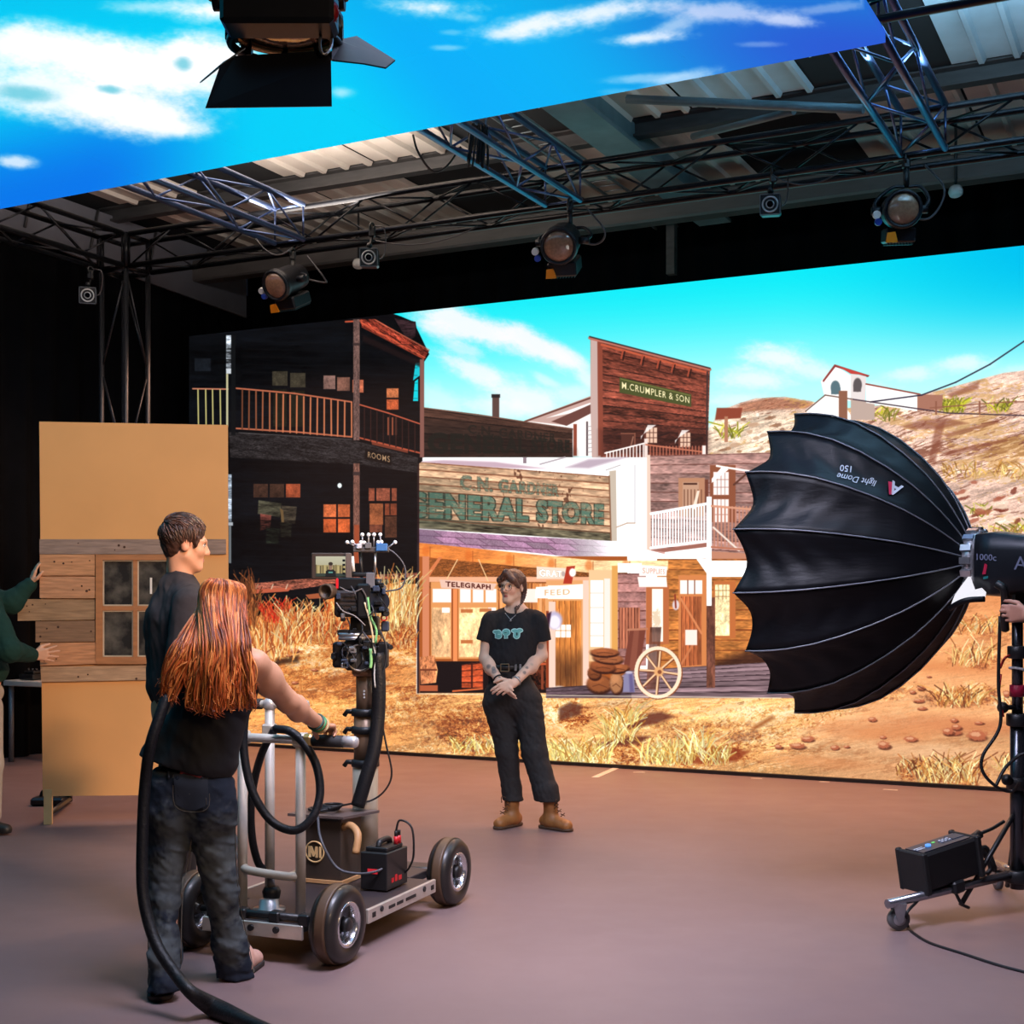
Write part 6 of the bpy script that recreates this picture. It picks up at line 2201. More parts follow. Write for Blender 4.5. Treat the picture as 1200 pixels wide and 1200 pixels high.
pbox('lens_clamp', 447, 728, 456, 740, -.02, .05, mat('blue_grey_clamp', (60, 70, 90), .35, .3), cm)
MB().torus(P3(450, 724, -.05), (.3, -1, .1), .013, .004, 16, 6).build('red_gear_ring', REDP, cm)
# coloured cables running down the back of the head
for nm, pts, col, r in (('green_cable', [(431, 700), (434, 722), (441, 738), (440, 754)], (120, 190, 120), .006), ('cream_cable', [(427, 706), (432, 722), (436, 740), (438, 758)], (206, 190, 150), .005), ('green_cable', [(434, 760), (435, 775), (434, 783)], (130, 190, 120), .008), ('white_cable', [(438, 756), (440, 770), (439, 790), (440, 806)], (190, 190, 186), .006), ('black_cable', [(394, 706), (402, 716), (416, 722), (428, 733)], (140, 136, 136), .003), ('black_cable', [(446, 740), (453, 760), (450, 785), (441, 800)], (34, 34, 36), .005), ('black_cable', [(424, 690), (429, 700), (430, 714)], (60, 56, 56), .005), ('black_cable', [(398, 688), (412, 694), (424, 690)], (110, 104, 104), .003)):
    MB().tube(spline([P3(x, y, -.125) for x, y in pts], 5), r, 6).build(nm, mat(nm + str(col[0]), col, .5, 0, .05), cm)
r = random.Random(5)
for k in range(26):
    x, y = r.uniform(396, 450), r.uniform(676, 782)
    MB().box(P3(x, y, -.11), (r.uniform(.015, .04), .03, r.uniform(.01, .03)), AXC, .004).build('connector', r.choice([BLACKP, CAMM, STEEL, mat('blue_grey_clamp', (60, 70, 90), .35, .3)]), cm)
for k in range(12):
    x, y = r.uniform(398, 446), r.uniform(680, 770)
    dx, dy = r.uniform(-10, 14), r.uniform(8, 26)
    MB().tube(spline([P3(x, y, -.10), P3(x + dx * .2 + 3, y + dy * .5, -.16), P3(x + dx, y + dy, -.12)], 5), r.uniform(.002, .0045), 5).build('black_cable', r.choice([CABM, CABM, GREYCAB]), cm)
for k in range(7):
    x, y = r.choice([(391, 755), (393, 770), (455, 758), (453, 776), (447, 690), (450, 716), (397, 741)])
    MB().cyl(P3(x, y + r.uniform(-4, 4), -.05), P3(x + (-3 if x < 420 else 3), y + r.uniform(-3, 3), -.08), r.uniform(.008, .016), n=10).build('lock_screw', BLACKM, cm)
tag(MB().tube(spline([P3(441, 790, -.1), P3(445, 830, -.1), P3(452, 870, -.1), P3(459, 905, -.1), P3(452, 925, -.1), P3(435, 938, -.1), P3(410, 942, -.15), P3(385, 948, -.3)], 7), .005, 6).build('long_lead', CABM, None, loc=P3(452, 870)), 'thin black lead hanging from the film camera down to the emblem box', 'cable')
# tracking ball frame
tk = thing('ball_tracker', 'row of small white tracking balls on stems above the film camera', 'tracker', P3(435, 644))
pbox('bar', 414, 641, 456, 647, 0, .03, mat('grey_bar', (96, 92, 92), .4, .4), tk, .003)
pbox('grey_block', 418, 637, 424, 643, -.01, .03, GREYT, tk, .003)
pbox('grey_block', 428, 636, 435, 643, -.01, .03, mat('grey_block', (120, 120, 122), .4, .3), tk, .003)
pbox('blue_block', 441, 637, 454, 646, -.01, .04, mat('blue_block', (70, 120, 180), .4, .2), tk, .003)
BALL = mat('white_tracking_ball', (244, 244, 244), .5, 0, .02)
for (x, y, bx_, by_) in ((407, 635.5, 418, 641), (413, 635, 420, 641), (423, 635.5, 422, 641), (427, 636, 430, 641), (443, 635.5, 444, 641), (447, 635, 447, 641), (463, 635.5, 453, 643), (424.5, 626.5, 425, 640), (432, 626.5, 432, 640), (438.3, 626.5, 438, 640), (445.6, 626.5, 446, 640)):
    s_ = MB().cyl(P3(bx_, by_), P3(x, y), .004, n=6).build('stem', STEEL, tk)
    MB().sphere(P3(x, y, -.004), .0095, 12, 8).build('ball', BALL, s_)
MB().cyl(P3(440, 647), P3(439, 676), .006, n=8).build('post', STEEL, tk)
MB().cyl(P3(422, 647, .02), P3(424, 678, .02), .008, n=8).build('post', BLACKM, tk)
MB().tube(spline([P3(452, 642), P3(462, 648), P3(471, 658), P3(475, 668), P3(474, 682), P3(468, 690), P3(452, 693)], 6), .0045, 6).build('curly_lead', GREYCAB, tk)
# monitor with the actor's picture
mn = thing('monitor', 'small monitor on the film camera showing a person in front of the town', 'monitor', P3(388, 663))
pbox('bezel', 365, 648, 412, 679, -.02, .03, mat('brown_black_bezel', (66, 54, 48), .45, .1, .1), mn, .005)
pbox('side_rail', 405, 648, 412, 679, -.045, .02, mat('grey_side', (110, 98, 92), .4, .3), mn, .003)
cvm = Canvas(0, 0, 136, 92, 2)
sl_, Xm, Ym = cvm.box(0, 0, 136, 92)
cvm.a[:] = np.stack([206 - .3 * Ym, 202 - .35 * Ym, 176 - .5 * Ym], -1)
cvm.rect(0, 40, 136, 80, (176, 158, 104))
for k in range(14):
    cvm.rect(k * 10, 38 + (k * 7) % 9, k * 10 + 5, 78, ((120, 104, 70), (206, 186, 130), (96, 84, 60))[k % 3])
cvm.rect(0, 78, 136, 92, (60, 70, 60))
cvm.poly([(44, 92), (46, 68), (58, 60), (78, 60), (90, 68), (92, 92)], (24, 28, 28))
cvm.ell(68, 42, 9, 12, (150, 120, 100), soft=.15)
cvm.ell(68, 34, 10, 8, (56, 44, 36), soft=.15)
cvm.rect(62, 52, 74, 62, (160, 124, 104))
cvm.rect(58, 70, 78, 77, (110, 190, 176), a=.8)
for k in range(4):
    cvm.rect(122, 14 + k * 20, 134, 24 + k * 20, (20, 22, 24))
im_m = as_image('monitor_picture', cvm.a)
s0, s1 = P3(370, 675.5, -.037), P3(405, 652, -.037)
MONM = screen_mat('monitor_screen', im_m, 0.0, (s0.x, s0.y, s0.z), Vector((s1.x - s0.x, 0, 0)), Vector((0, 0, s1.z - s0.z)), .9)
b = MB().box((s0 + s1) / 2, (s1.x - s0.x, .003, s1.z - s0.z), AXC)
b.build('screen', MONM, mn)
MB().tube([P3(400, 679), P3(410, 690)], .01, 8).build('arm', BLACKM, mn)
MB().cyl(P3(412.8, 652, -.03), P3(414.4, 670, -.03), .008, n=8).build('white_rod', WHITEP, mn)

# hoses draped round the push handles, and the long one over the floor
hz = tag(MB().tube(spline([at(292, 815, 5.75), at(286, 850, 5.72), at(287, 890, 5.70), at(297, 930, 5.68), at(318, 962, 5.66), at(345, 973, 5.64), at(366, 958, 5.65), at(375, 930, 5.68), at(371, 898, 5.70), at(357, 872, 5.72), at(340, 857, 5.73), at(322, 854, 5.76)], 7), .018, 12).build('looped_hose', HOSE, None, loc=at(330, 900, 5.7)), 'thick black braided hose looped in a big ring over the dolly handles', 'hose')
tag(MB().tube(spline([at(322, 854, 5.80), at(308, 880, 5.86), at(298, 915, 5.9), at(294, 950, 5.92), at(296, 985, 5.95), at(303, 1012, 5.98), at(312, 1020, 6.0)], 7), .017, 10).build('hanging_hose', HOSE, None, loc=at(298, 930, 5.9)), 'thinner black hose hanging straight down behind the dolly handle tubes', 'hose')
# ------------------------------------------------------------------ sculpting: one continuous surface from blended volumes
def smin(a, b, k):
    if k <= 0:
        return np.minimum(a, b)
    h = np.maximum(k - np.abs(a - b), 0) / k
    return np.minimum(a, b) - h * h * k * .25


class Sculpt:
    def __init__(s, lo, hi, h):
        s.h = h
        lo, hi = np.minimum(lo, hi), np.maximum(lo, hi)
        s.lo = np.array(lo, float)
        s.n = [int(math.ceil((hi[i] - lo[i]) / h)) + 1 for i in range(3)]
        s.D = np.full(s.n, 1.0, np.float32)
        s.ax = [(s.lo[i] + h * np.arange(s.n[i])).astype(np.float32) for i in range(3)]

    def blk(s, lo, hi):
        sl = []
        for i in range(3):
            a = max(0, int((lo[i] - s.lo[i]) / s.h) - 1)
            b = min(s.n[i], int((hi[i] - s.lo[i]) / s.h) + 3)
            if b <= a:
                return None
            sl.append(slice(a, b))
        return tuple(sl), s.ax[0][sl[0]][:, None, None], s.ax[1][sl[1]][None, :, None], s.ax[2][sl[2]][None, None, :]

    def comb(s, sl, d, k, op):
        A = s.D[sl]
        if op == '+':
            s.D[sl] = smin(A, d, k)
        else:
            s.D[sl] = -smin(-A, d, k)

    def cap(s, p, q, r1, r2=None, k=.02, flat=None, op='+', clip=None):
        """tapered capsule; clip = normal (or True) cuts its far end flat"""
        p, q = np.array(p, float), np.array(q, float)
        r2 = r1 if r2 is None else r2
        m = max(r1, r2) * (1.0 if not flat or flat[1] <= 1 else flat[1]) + k + 2 * s.h
        r = s.blk(np.minimum(p, q) - m, np.maximum(p, q) + m)
        if r is None:
            return s
        sl, X, Y, Z = r
        w = [X - p[0], Y - p[1], Z - p[2]]
        b = q - p
        b0 = b
        sc = 1.0
        if flat:
            a = np.array(flat[0], float)
            a /= np.linalg.norm(a)
            g = 1 / flat[1] - 1
            dt = w[0] * a[0] + w[1] * a[1] + w[2] * a[2]
            w = [w[i] + a[i] * dt * g for i in range(3)]
            b = b + a * (b @ a) * g
            sc = min(1.0, flat[1])
        L = max(b @ b, 1e-12)
        t = np.clip((w[0] * b[0] + w[1] * b[1] + w[2] * b[2]) / L, 0, 1)
        d = np.sqrt((w[0] - t * b[0]) ** 2 + (w[1] - t * b[1]) ** 2 + (w[2] - t * b[2]) ** 2) - (r1 + (r2 - r1) * t)
        if clip is not None:
            c = (b0 if clip is True else np.array(clip, float))
            c = c / np.linalg.norm(c)
            d = np.maximum(d, (X - q[0]) * c[0] + (Y - q[1]) * c[1] + (Z - q[2]) * c[2])
        s.comb(sl, (d * sc).astype(np.float32), k, op)
        return s

    def chain(s, pts, rs, k=.02, clip=None, **kw):
        for i in range(len(pts) - 1):
            s.cap(pts[i], pts[i + 1], rs[i], rs[i + 1], k, clip=clip if i == len(pts) - 2 else None, **kw)
        return s

    def ell(s, c, rad, ax=None, k=.02, op='+'):
        c = np.array(c, float)
        A = [np.array(v, float) for v in (ax or ((1, 0, 0), (0, 1, 0), (0, 0, 1)))]
        e = np.sqrt(sum((A[i] * rad[i]) ** 2 for i in range(3))) + k + 2 * s.h
        r = s.blk(c - e, c + e)
        if r is None:
            return s
        sl, X, Y, Z = r
        x, y, z = X - c[0], Y - c[1], Z - c[2]
        q = [x * a[0] + y * a[1] + z * a[2] for a in A]
        k0 = np.sqrt(sum((q[i] / rad[i]) ** 2 for i in range(3)))
        k1 = np.sqrt(sum((q[i] / rad[i] ** 2) ** 2 for i in range(3))) + 1e-9
        s.comb(sl, (k0 * (k0 - 1) / k1).astype(np.float32), k, op)
        return s

    def cut(s, p, nrm, lo=None, hi=None, k=0.004):
        """remove what lies on the side the normal points to"""
        if lo is not None:
            lo, hi = np.minimum(lo, hi), np.maximum(lo, hi)
        r = s.blk(lo if lo is not None else s.lo, hi if hi is not None else s.lo + s.h * np.array(s.n))
        if r is None:
            return s
        sl, X, Y, Z = r
        nrm = np.array(nrm, float)
        nrm /= np.linalg.norm(nrm)
        d = (X - p[0]) * nrm[0] + (Y - p[1]) * nrm[1] + (Z - p[2]) * nrm[2]
        s.D[sl] = -smin(-s.D[sl], (-d).astype(np.float32) * np.ones_like(s.D[sl]), k)
        return s

    def ripple(s, fn, band=.03):
        i = np.nonzero(np.abs(s.D) < band)
        P = [s.ax[j][i[j]] for j in range(3)]
        s.D[i] += fn(*P).astype(np.float32)
        return s

    def mesh(s, name, loc, color=None):
        D, h = s.D, s.h
        B = D < 0
        cnt = np.zeros([n - 1 for n in s.n], np.uint8)
        for a in (0, 1):
            for b in (0, 1):
                for c in (0, 1):
                    cnt += B[a:s.n[0] - 1 + a, b:s.n[1] - 1 + b, c:s.n[2] - 1 + c]
        act = (cnt > 0) & (cnt < 8)
        I = np.stack(np.nonzero(act), 1)
        ids = np.full(cnt.shape, -1, np.int64)
        ids[act] = np.arange(len(I))
        acc = np.zeros((len(I), 3))
        num = np.zeros(len(I))
        cor = [(a, b, c) for a in (0, 1) for b in (0, 1) for c in (0, 1)]
        for c0 in cor:
            for j in range(3):
                if c0[j] == 0:
                    c1 = list(c0)
                    c1[j] = 1
                    d0 = D[I[:, 0] + c0[0], I[:, 1] + c0[1], I[:, 2] + c0[2]]
                    d1 = D[I[:, 0] + c1[0], I[:, 1] + c1[1], I[:, 2] + c1[2]]
                    x = (d0 < 0) != (d1 < 0)
                    t = np.where(x, d0 / np.where(x, d0 - d1, 1), 0)
                    pt = np.array(c0, float)[None, :].repeat(len(I), 0)
                    pt[:, j] = t
                    acc += pt * x[:, None]
                    num += x
        V = s.lo + (I + acc / num[:, None]) * h
        F_ = []
        for j in range(3):
            sl0, sl1 = [slice(None)] * 3, [slice(None)] * 3
            sl0[j], sl1[j] = slice(0, -1), slice(1, None)
            b0, b1 = B[tuple(sl0)], B[tuple(sl1)]
            e = b0 != b1
            u, v = (j + 1) % 3, (j + 2) % 3
            idx = np.stack(np.nonzero(e), 1)
            ok = (idx[:, u] > 0) & (idx[:, v] > 0) & (idx[:, u] < s.n[u] - 1) & (idx[:, v] < s.n[v] - 1)
            idx = idx[ok]

            def cell(du, dv):
                q = idx.copy()
                q[:, u] -= du
                q[:, v] -= dv
                return ids[q[:, 0], q[:, 1], q[:, 2]]
            Q = np.stack([cell(1, 1), cell(0, 1), cell(0, 0), cell(1, 0)], 1)
            fl_ = B[idx[:, 0], idx[:, 1], idx[:, 2]]
            Q[~fl_] = Q[~fl_][:, ::-1]
            F_.append(Q)
        Fq = np.concatenate(F_)
        Fq = Fq[(Fq >= 0).all(1)]
        # light smoothing of the surface
        E = np.concatenate([Fq[:, [0, 1]], Fq[:, [1, 2]], Fq[:, [2, 3]], Fq[:, [3, 0]]])
        for lam in (.35, -.2):
            sm, ct = np.zeros_like(V), np.zeros(len(V))
            for a, b in ((0, 1), (1, 0)):
                for j in range(3):
                    sm[:, j] += np.bincount(E[:, a], V[E[:, b], j], len(V))
                ct += np.bincount(E[:, a], minlength=len(V))
            V = V + lam * (sm / np.maximum(ct, 1)[:, None] - V)
        me = bpy.data.meshes.new(name)
        VL_ = V - np.array(loc)
        me.vertices.add(len(V))
        me.vertices.foreach_set('co', VL_.astype(np.float32).ravel())
        me.loops.add(len(Fq) * 4)
        me.loops.foreach_set('vertex_index', Fq.astype(np.int32).ravel())
        me.polygons.add(len(Fq))
        me.polygons.foreach_set('loop_start', np.arange(0, len(Fq) * 4, 4, dtype=np.int32))
        me.polygons.foreach_set('loop_total', np.full(len(Fq), 4, np.int32))
        me.polygons.foreach_set('use_smooth', np.ones(len(Fq), bool))
        me.update(calc_edges=True)
        if color is not None:
            c = color(V)
            at_ = me.color_attributes.new('Col', 'FLOAT_COLOR', 'POINT')
            at_.data.foreach_set('color', np.concatenate([c, np.ones((len(V), 1))], 1).astype(np.float32).ravel())
        s.V, s.Fq = V, Fq
        return me


def SB(pf, x0, y0, x1, y1, dd, h):
    """sculpting block spanning a pixel window at all depths within dd"""
    P = np.array([pf(x, y, e) for x in (x0, x1) for y in (y0, y1) for e in (-dd, dd)])
    return Sculpt(P.min(0), P.max(0), h)


def lin(c):
    return np.array(srgb(c))


def nv(v):
    v = np.array(v, float)
    return v / np.linalg.norm(v)


def hand(S, w, d, n, t, curl=(.35, .35, .35, .35), s=1.0, thumb=.5, spread=.0, bend0=None):
    """w wrist, d towards the fingers, n the way the palm faces, t the thumb side; curl radians per joint"""
    w, d, n, t = np.array(w, float), nv(d), nv(n), nv(t)
    off = [1.5, .5, -.5, -1.5]
    kn = [.084, .088, .083, .074]
    ln = [.070, .078, .072, .056]
    rr = [.0088, .009, .0086, .0076]
    tips = []
    for i in range(4):
        o = off[i] * .0205 * s
        a = w + t * (o * .55) + d * (.012 * s)
        b = w + t * o + d * (kn[i] * s)
        S.cap(a, b, .0135 * s, .0112 * s, .012)
        th = (bend0[i] if bend0 else curl[i] * .7)
        p = b
        for L in (.46, .3, .24):
            dr = d * math.cos(th) + n * math.sin(th) + t * (off[i] * spread * math.cos(th))
            dr = nv(dr)
            q_ = p + dr * (ln[i] * L * s)
            S.cap(p, q_, rr[i] * s * (1.0 if L > .4 else .94 if L > .27 else .86), rr[i] * s * (.94 if L > .4 else .86 if L > .27 else .74), .003)
            p = q_
            th += curl[i]
        tips.append(p)
    a = w + t * (.018 * s) + d * (.02 * s) + n * (.004 * s)
    d1 = nv(t * .75 + d * .62 + n * (.25 + .5 * thumb))
    b = a + d1 * (.045 * s)
    d2 = nv(d * .85 + t * (.35 - .3 * thumb) + n * (.15 + .6 * thumb))
    c = b + d2 * (.032 * s)
    e = c + nv(d2 + n * .3 * thumb - t * .15) * (.024 * s)
    S.cap(a, b, .0145 * s, .0115 * s, .01).cap(b, c, .0112 * s, .0098 * s, .004).cap(c, e, .0096 * s, .0082 * s, .003)
    return tips


def head(S, c, f, u, s=1.0):
    """skull, face, ears, neck root; returns the head's frame"""
    c, f = np.array(c, float), nv(f)
    u = nv(np.array(u, float) - f * (np.array(u, float) @ f))
    r = np.cross(f, u)
    A = (r, f, u)

    def L(x, y, z):
        return c + (r * x + f * y + u * z) * s
    S.ell(L(0, -.012, .035), (.072 * s, .090 * s, .080 * s), A, .02)
    S.ell(L(0, .020, -.03), (.056 * s, .066 * s, .082 * s), A, .03)
    S.cap(L(-.011, .064, -.097), L(.011, .064, -.097), .0165 * s, .0165 * s, .03)
    for q in (-1, 1):
        S.cap(L(.047 * q, .0, -.055), L(.014 * q, .055, -.098), .018 * s, .016 * s, .03)
        S.ell(L(.035 * q, .056, -.024), (.020 * s, .018 * s, .018 * s), A, .03)
        S.cap(L(.012 * q, .083, .022), L(.044 * q, .068, .020), .011 * s, .010 * s, .015)
        S.ell(L(.031 * q, .088, .003), (.017 * s, .013 * s, .011 * s), A, .012, '-')
        S.ell(L(.074 * q, -.012, -.005), (.010 * s, .022 * s, .032 * s), (nv(r + f * .3 * -q), nv(f - r * .3 * -q), u), .006)
        S.ell(L(.084 * q, -.004, -.002), (.006 * s, .011 * s, .016 * s), A, .006, '-')
        S.ell(L(.011 * q, .092, -.034), (.009 * s, .010 * s, .008 * s), A, .008)
    S.cap(L(0, .082, .012), L(0, .101, -.026), .0095 * s, .0115 * s, .012)
    S.ell(L(0, .100, -.030), (.011 * s, .012 * s, .010 * s), A, .008)
    S.cap(L(-.016, .075, -.0615), L(.016, .075, -.0615), .0062 * s, .0062 * s, .008)
    S.cap(L(-.014, .0745, -.0705), L(.014, .0745, -.0705), .0068 * s, .0068 * s, .008)
    S.cap(L(-.02, .0845, -.0662), L(.02, .0845, -.0662), .002 * s, .0022 * s, .003, op='-')
    return L, A


def eyes(par, L, A, s, iris=(70, 52, 38)):
    r, f, u = (Vector(tuple(a)) for a in A)
    for q in (-1, 1):
        e = Vector(tuple(L(.031 * q, .071, .003)))
        o = MB().sphere(e, .0125 * s, 14, 10).build('eye', mat('eye_white', (226, 218, 212), .2, 0, .02), par)
        MB().lathe(e + f * (.0108 * s), f, [(0, .0058 * s), (.002 * s, .0048 * s), (.0026 * s, .001)], 14).build('iris', mat('iris_%d' % iris[0], iris, .15, 0, .1), o)
        lid = spline([Vector(tuple(L(.031 * q + dx, .0825 - abs(dx) * .35, .0115 - dx * dx * 22))) for dx in (-.017, -.008, 0, .008, .017)], 4)
        MB().tube(lid, .0022 * s, 6).build('eyelid', mat('dark_lash', (70, 44, 36), .7), par)
        br = spline([Vector(tuple(L((.012 + k * .012) * q, .0885 - k * .0055, .0235 + (.004 if k in (1, 2) else 0)))) for k in range(4)], 4)
        MB().tube(br, [.003 * s] * (len(br) - 3) + [.0024 * s, .0018 * s, .001 * s], 6).build('eyebrow', mat('brown_brow', (66, 44, 34), .8), par)


def lips(par, L, s, rgb=(190, 104, 98)):
    b = MB()
    for z, rr, ym in ((-.0612, .0042, .0845), (-.0695, .0052, .0835)):
        pts = spline([Vector(tuple(L(x, ym - 14 * x * x, z + (.0052 if z > -.065 else -.0045) * -(abs(x) / .022) ** 2 * (1 if z > -.065 else -1)))) for x in (-.022, -.012, 0, .012, .022)], 4)
        n = len(pts)
        b.tube(pts, [rr * s * max(.12, 1 - abs(2 * i / (n - 1) - 1) ** 2) for i in range(n)], 8)
    b.build('lips', mat('lips_%d' % rgb[0], rgb, .45, 0, .08), par)


def put(name, S, m, par, color=None, label=None):
    o = link_mesh(name, S.mesh(name, WL[par.name], color), m, par)
    if label:
        o['label'] = label
    return o


def spots(V, base, lst):
    """base colour with coloured soft spots: (centre, radius, colour, strength)"""
    C = np.repeat(lin(base)[None, :], len(V), 0)
    for c, r, col, a in lst:
        d = np.linalg.norm(V - np.array(c, float)[None, :], axis=1) / r
        k = (sstep(1.15, .75, d) * a)[:, None]
        C = C * (1 - k) + lin(col) * k
    return C


def A3(px, py, d):
    return np.array(tuple(at(px, py, d)))


def wrinkle(amp, sx, sy, sz, seed=0):
    def fn(x, y, z):
        return amp * (nz(x * sx + y * sy * .8 + seed, z * sz + y * 20, 3.0) * .55 + .35 * nz(x * sx * 2.1 - y * sy + 77 + seed, z * sz * 1.8 + x * 30, 2.0))
    return fn


def surf_hair(par, mats, L, c0, rad, n, seed, ln, flow, ok, w, lift=.03):
    """locks lying on an ellipsoid (centre c0, radii rad, in the head's frame) along a flow field"""
    r = random.Random(seed)
    bs = [MB() for _ in mats]
    c0, rad = np.array(c0), np.array(rad)
    av = rad.mean()
    for _ in range(n):
        for _t in range(60):
            e = nv([r.gauss(0, 1), r.gauss(0, 1), r.gauss(0, 1)])
            if ok(e):
                break
        l_ = ln * r.uniform(.6, 1.2)
        j = np.array([r.gauss(0, .25), r.gauss(0, .25), r.gauss(0, .25)])
        pts = []
        up = lift * r.uniform(.1, 1.2)
        for t in range(6):
            pts.append(Vector(tuple(L(*(c0 + rad * e * (.985 + up * (t / 5) ** .8))))))
            d = np.array(flow(e), float) + j
            d -= e * (d @ e)
            e = nv(e + nv(d) * (l_ / 5 / av))
        k = w * r.uniform(.6, 1.2)
        bs[r.randrange(len(bs))].tube(pts, [k * q for q in (.7, 1, 1, .9, .7, .2)], 4, cap=False)
    for b, m in zip(bs, mats):
        tag(b.build('hair_locks', m, par), kind='stuff')


SKIN = mat('skin', (222, 176, 150), .5, 0, .05, 30, vcol=True, spec=.4)
BLACKC = mat('black_cotton', (38, 36, 38), .85, 0, .12, 60, .08, spec=.25)
# ------------------------------------------------------------------ people
Hs = .0058


def boot(S, ankle, toe, gz, s=1.0, top=.0):
    """laced ankle boot: ankle and toe points are on the ground plane centre lines"""
    a, t = np.array(ankle, float), np.array(toe, float)
    d = nv([t[0] - a[0], t[1] - a[1], 0])
    a0 = np.array([a[0], a[1], gz])
    S.cap(a0 - d * .045 + [0, 0, .05], a0 - d * .01 + [0, 0, .055], .040, .043, .02)
    S.cap(a0 + d * .02 + [0, 0, .05], a0 + d * .135 + [0, 0, .034], .043, .036, .03, flat=((d[1], -d[0], 0), 1.08))
    S.cap(a0 + d * .0 + [0, 0, .06], np.array([a[0], a[1], gz + top]), .044, .047, .03)
    S.cut(a0 + [0, 0, .012], (0, 0, -1))
    return d, a0


# ---- the actor by the screen
dW = 8.95
pw = lambda x, y, dd=0.0: A3(x, y, dW + dd)
act = thing('person', 'person in black t-shirt, black trousers and brown boots, hands clasped, facing the viewer', 'person', ground(622, 976))
ch, chf, chu = pw(600, 687.5), (-.52, -.85, .0), (.03, 0, 1)
S = SB(pw, 548, 662, 664, 984, .3, .0052)
L, A = head(S, ch, chf, chu, .93)
S.cap(L(0, -.032, -.05), pw(605, 717, .015), .046, .052, .025)
S.cap(pw(604, 715, .01), pw(576, 729, .01), .045, .05, .04).cap(pw(604, 715, .01), pw(631, 728, .01), .045, .05, .04)
S.ell(pw(603, 748), (.145, .095, .16), None, .05).ell(pw(597, 790), (.13, .09, .12), None, .05).ell(pw(600, 812), (.155, .105, .11), None, .05)
aL = [pw(573, 731), pw(568.5, 771, -.02), pw(586, 799, -.16)]
aR = [pw(632, 731), pw(634, 768, -.0), pw(602, 801, -.19)]
S.chain(aL, (.042, .039, .027), .02).ell((aL[1] * .65 + aL[2] * .35), (.042, .042, .06), None, .03)
S.chain(aR, (.042, .041, .028), .02).ell((aR[1] * .65 + aR[2] * .35), (.043, .043, .06), None, .03)
hand(S, aL[2], pw(596, 811, -.20) - aL[2], (.75, .1, -.4), (.1, -.9, .4), (.3, .3, .35, .35), .96, .3)
hand(S, aR[2] + np.array([-.002, -.012, .01]), pw(583, 812, -.235) - aR[2], (.35, .93, .0), (-.65, -.1, .75), (.28, .32, .36, .4), 1.02, .4, bend0=(.25, .3, .4, .5))
lg = [[pw(587, 822, .02), pw(594, 880, .0), pw(601, 946, .0)], [pw(616, 822, .02), pw(626, 880, -.05), pw(644, 946, -.1)]]
for q in lg:
    S.chain(q, (.075, .048, .036), .04)
tat = []
for t_, p_, r_, cc in ((.2, aL, .012, 0), (.35, aL, .020, 0), (.52, aL, .016, 0), (.62, aL, .02, 0), (.85, aL, .012, 0), (.15, aR, .013, 0), (.32, aR, .022, 0), (.48, aR, .012, 0), (.66, aR, .014, 0), (.82, aR, .012, 0)):
    p = p_[1] * (1 - t_) + p_[2] * t_
    n_ = np.array([rnd(-.4, .4), -1, .1])
    tat.append((p + nv(n_) * .036 + [0, 0, rnd(-.012, .012)], r_, (92, 92, 96), .75))
tat += [(aR[0] * .25 + aR[1] * .75 + [.0, -.036, .01], .022, (96, 96, 100), .7), (aR[0] * .32 + aR[1] * .68 + [-.02, -.036, .02], .013, (86, 86, 92), .7)]
tat += [(L(-.04, .07, -.03), .03, (226, 158, 138), .5), (L(.04, .07, -.03), .03, (230, 160, 140), .5), (L(0, .1, -.03), .016, (226, 160, 140), .5)]
tat += [(L(.031, .088, .003), .018, (190, 136, 118), .5), (L(-.031, .088, .003), .018, (190, 136, 118), .5)]
bodyA = put('body', S, SKIN, act, lambda V: spots(V, (232, 188, 162), tat))
eyes(bodyA, L, A, .93)
lips(bodyA, L, .93)
# t-shirt
S = SB(pw, 548, 708, 664, 800, .3, Hs)
S.ell(pw(602, 748), (.148, .122, .18), None, .05).ell(pw(598.5, 772), (.143, .118, .12), None, .06)
S.cap(pw(604, 721, .01), pw(578, 728, .01), .046, .056, .05).cap(pw(604, 721, .01), pw(627, 727, .01), .046, .056, .05)
S.ripple(wrinkle(.008, 55, 60, 22, 3), .02)
S.chain([pw(575.5, 730), pw(568.5, 751)], (.062, .057), .03, clip=(-.25, 0, -1)).chain([pw(630.5, 730), pw(634.5, 751.5)], (.064, .062), .03, clip=(.2, 0, -1))
S.ripple(wrinkle(.005, 70, 60, 40, 33), .02)
S.cut(pw(600, 779), (-.05, 0, -1))
S.ell(pw(603, 712, -.03), (.066, .075, .045), None, .01, '-')
shirtA = put('t_shirt', S, BLACKC, act)
BVs = BVHTree.FromPolygons([tuple(v) for v in S.V], [tuple(q) for q in S.Fq])


def onto(bv, px, py, off, dflt):
    d = (at(px, py, 1.0) - E0).normalized()
    h_ = bv.ray_cast(E0, d)
    return (h_[0] if h_[0] is not None else at(px, py, dflt)) - d * off


TEAL, TEALP = mat('teal_print_ink', (112, 184, 176), .6, 0, .03), mat('pale_teal_ink', (190, 232, 226), .6, 0, .03)


def shirt_poly(name, pts, m, off):
    b = MB()
    c = (sum(p[0] for p in pts) / len(pts), sum(p[1] for p in pts) / len(pts))
    P = [onto(BVs, *p, off, dW - .12) for p in pts]
    Cc = onto(BVs, *c, off, dW - .12)
    b.add(P + [Cc], [(i, (i + 1) % len(P), len(P)) for i in range(len(P))])
    b.build(name, m, shirtA)


def blob(cx, cy, rx, ry, n=20):
    return [(cx + rx * math.cos(2 * math.pi * i / n), cy + ry * math.sin(2 * math.pi * i / n)) for i in range(n)]


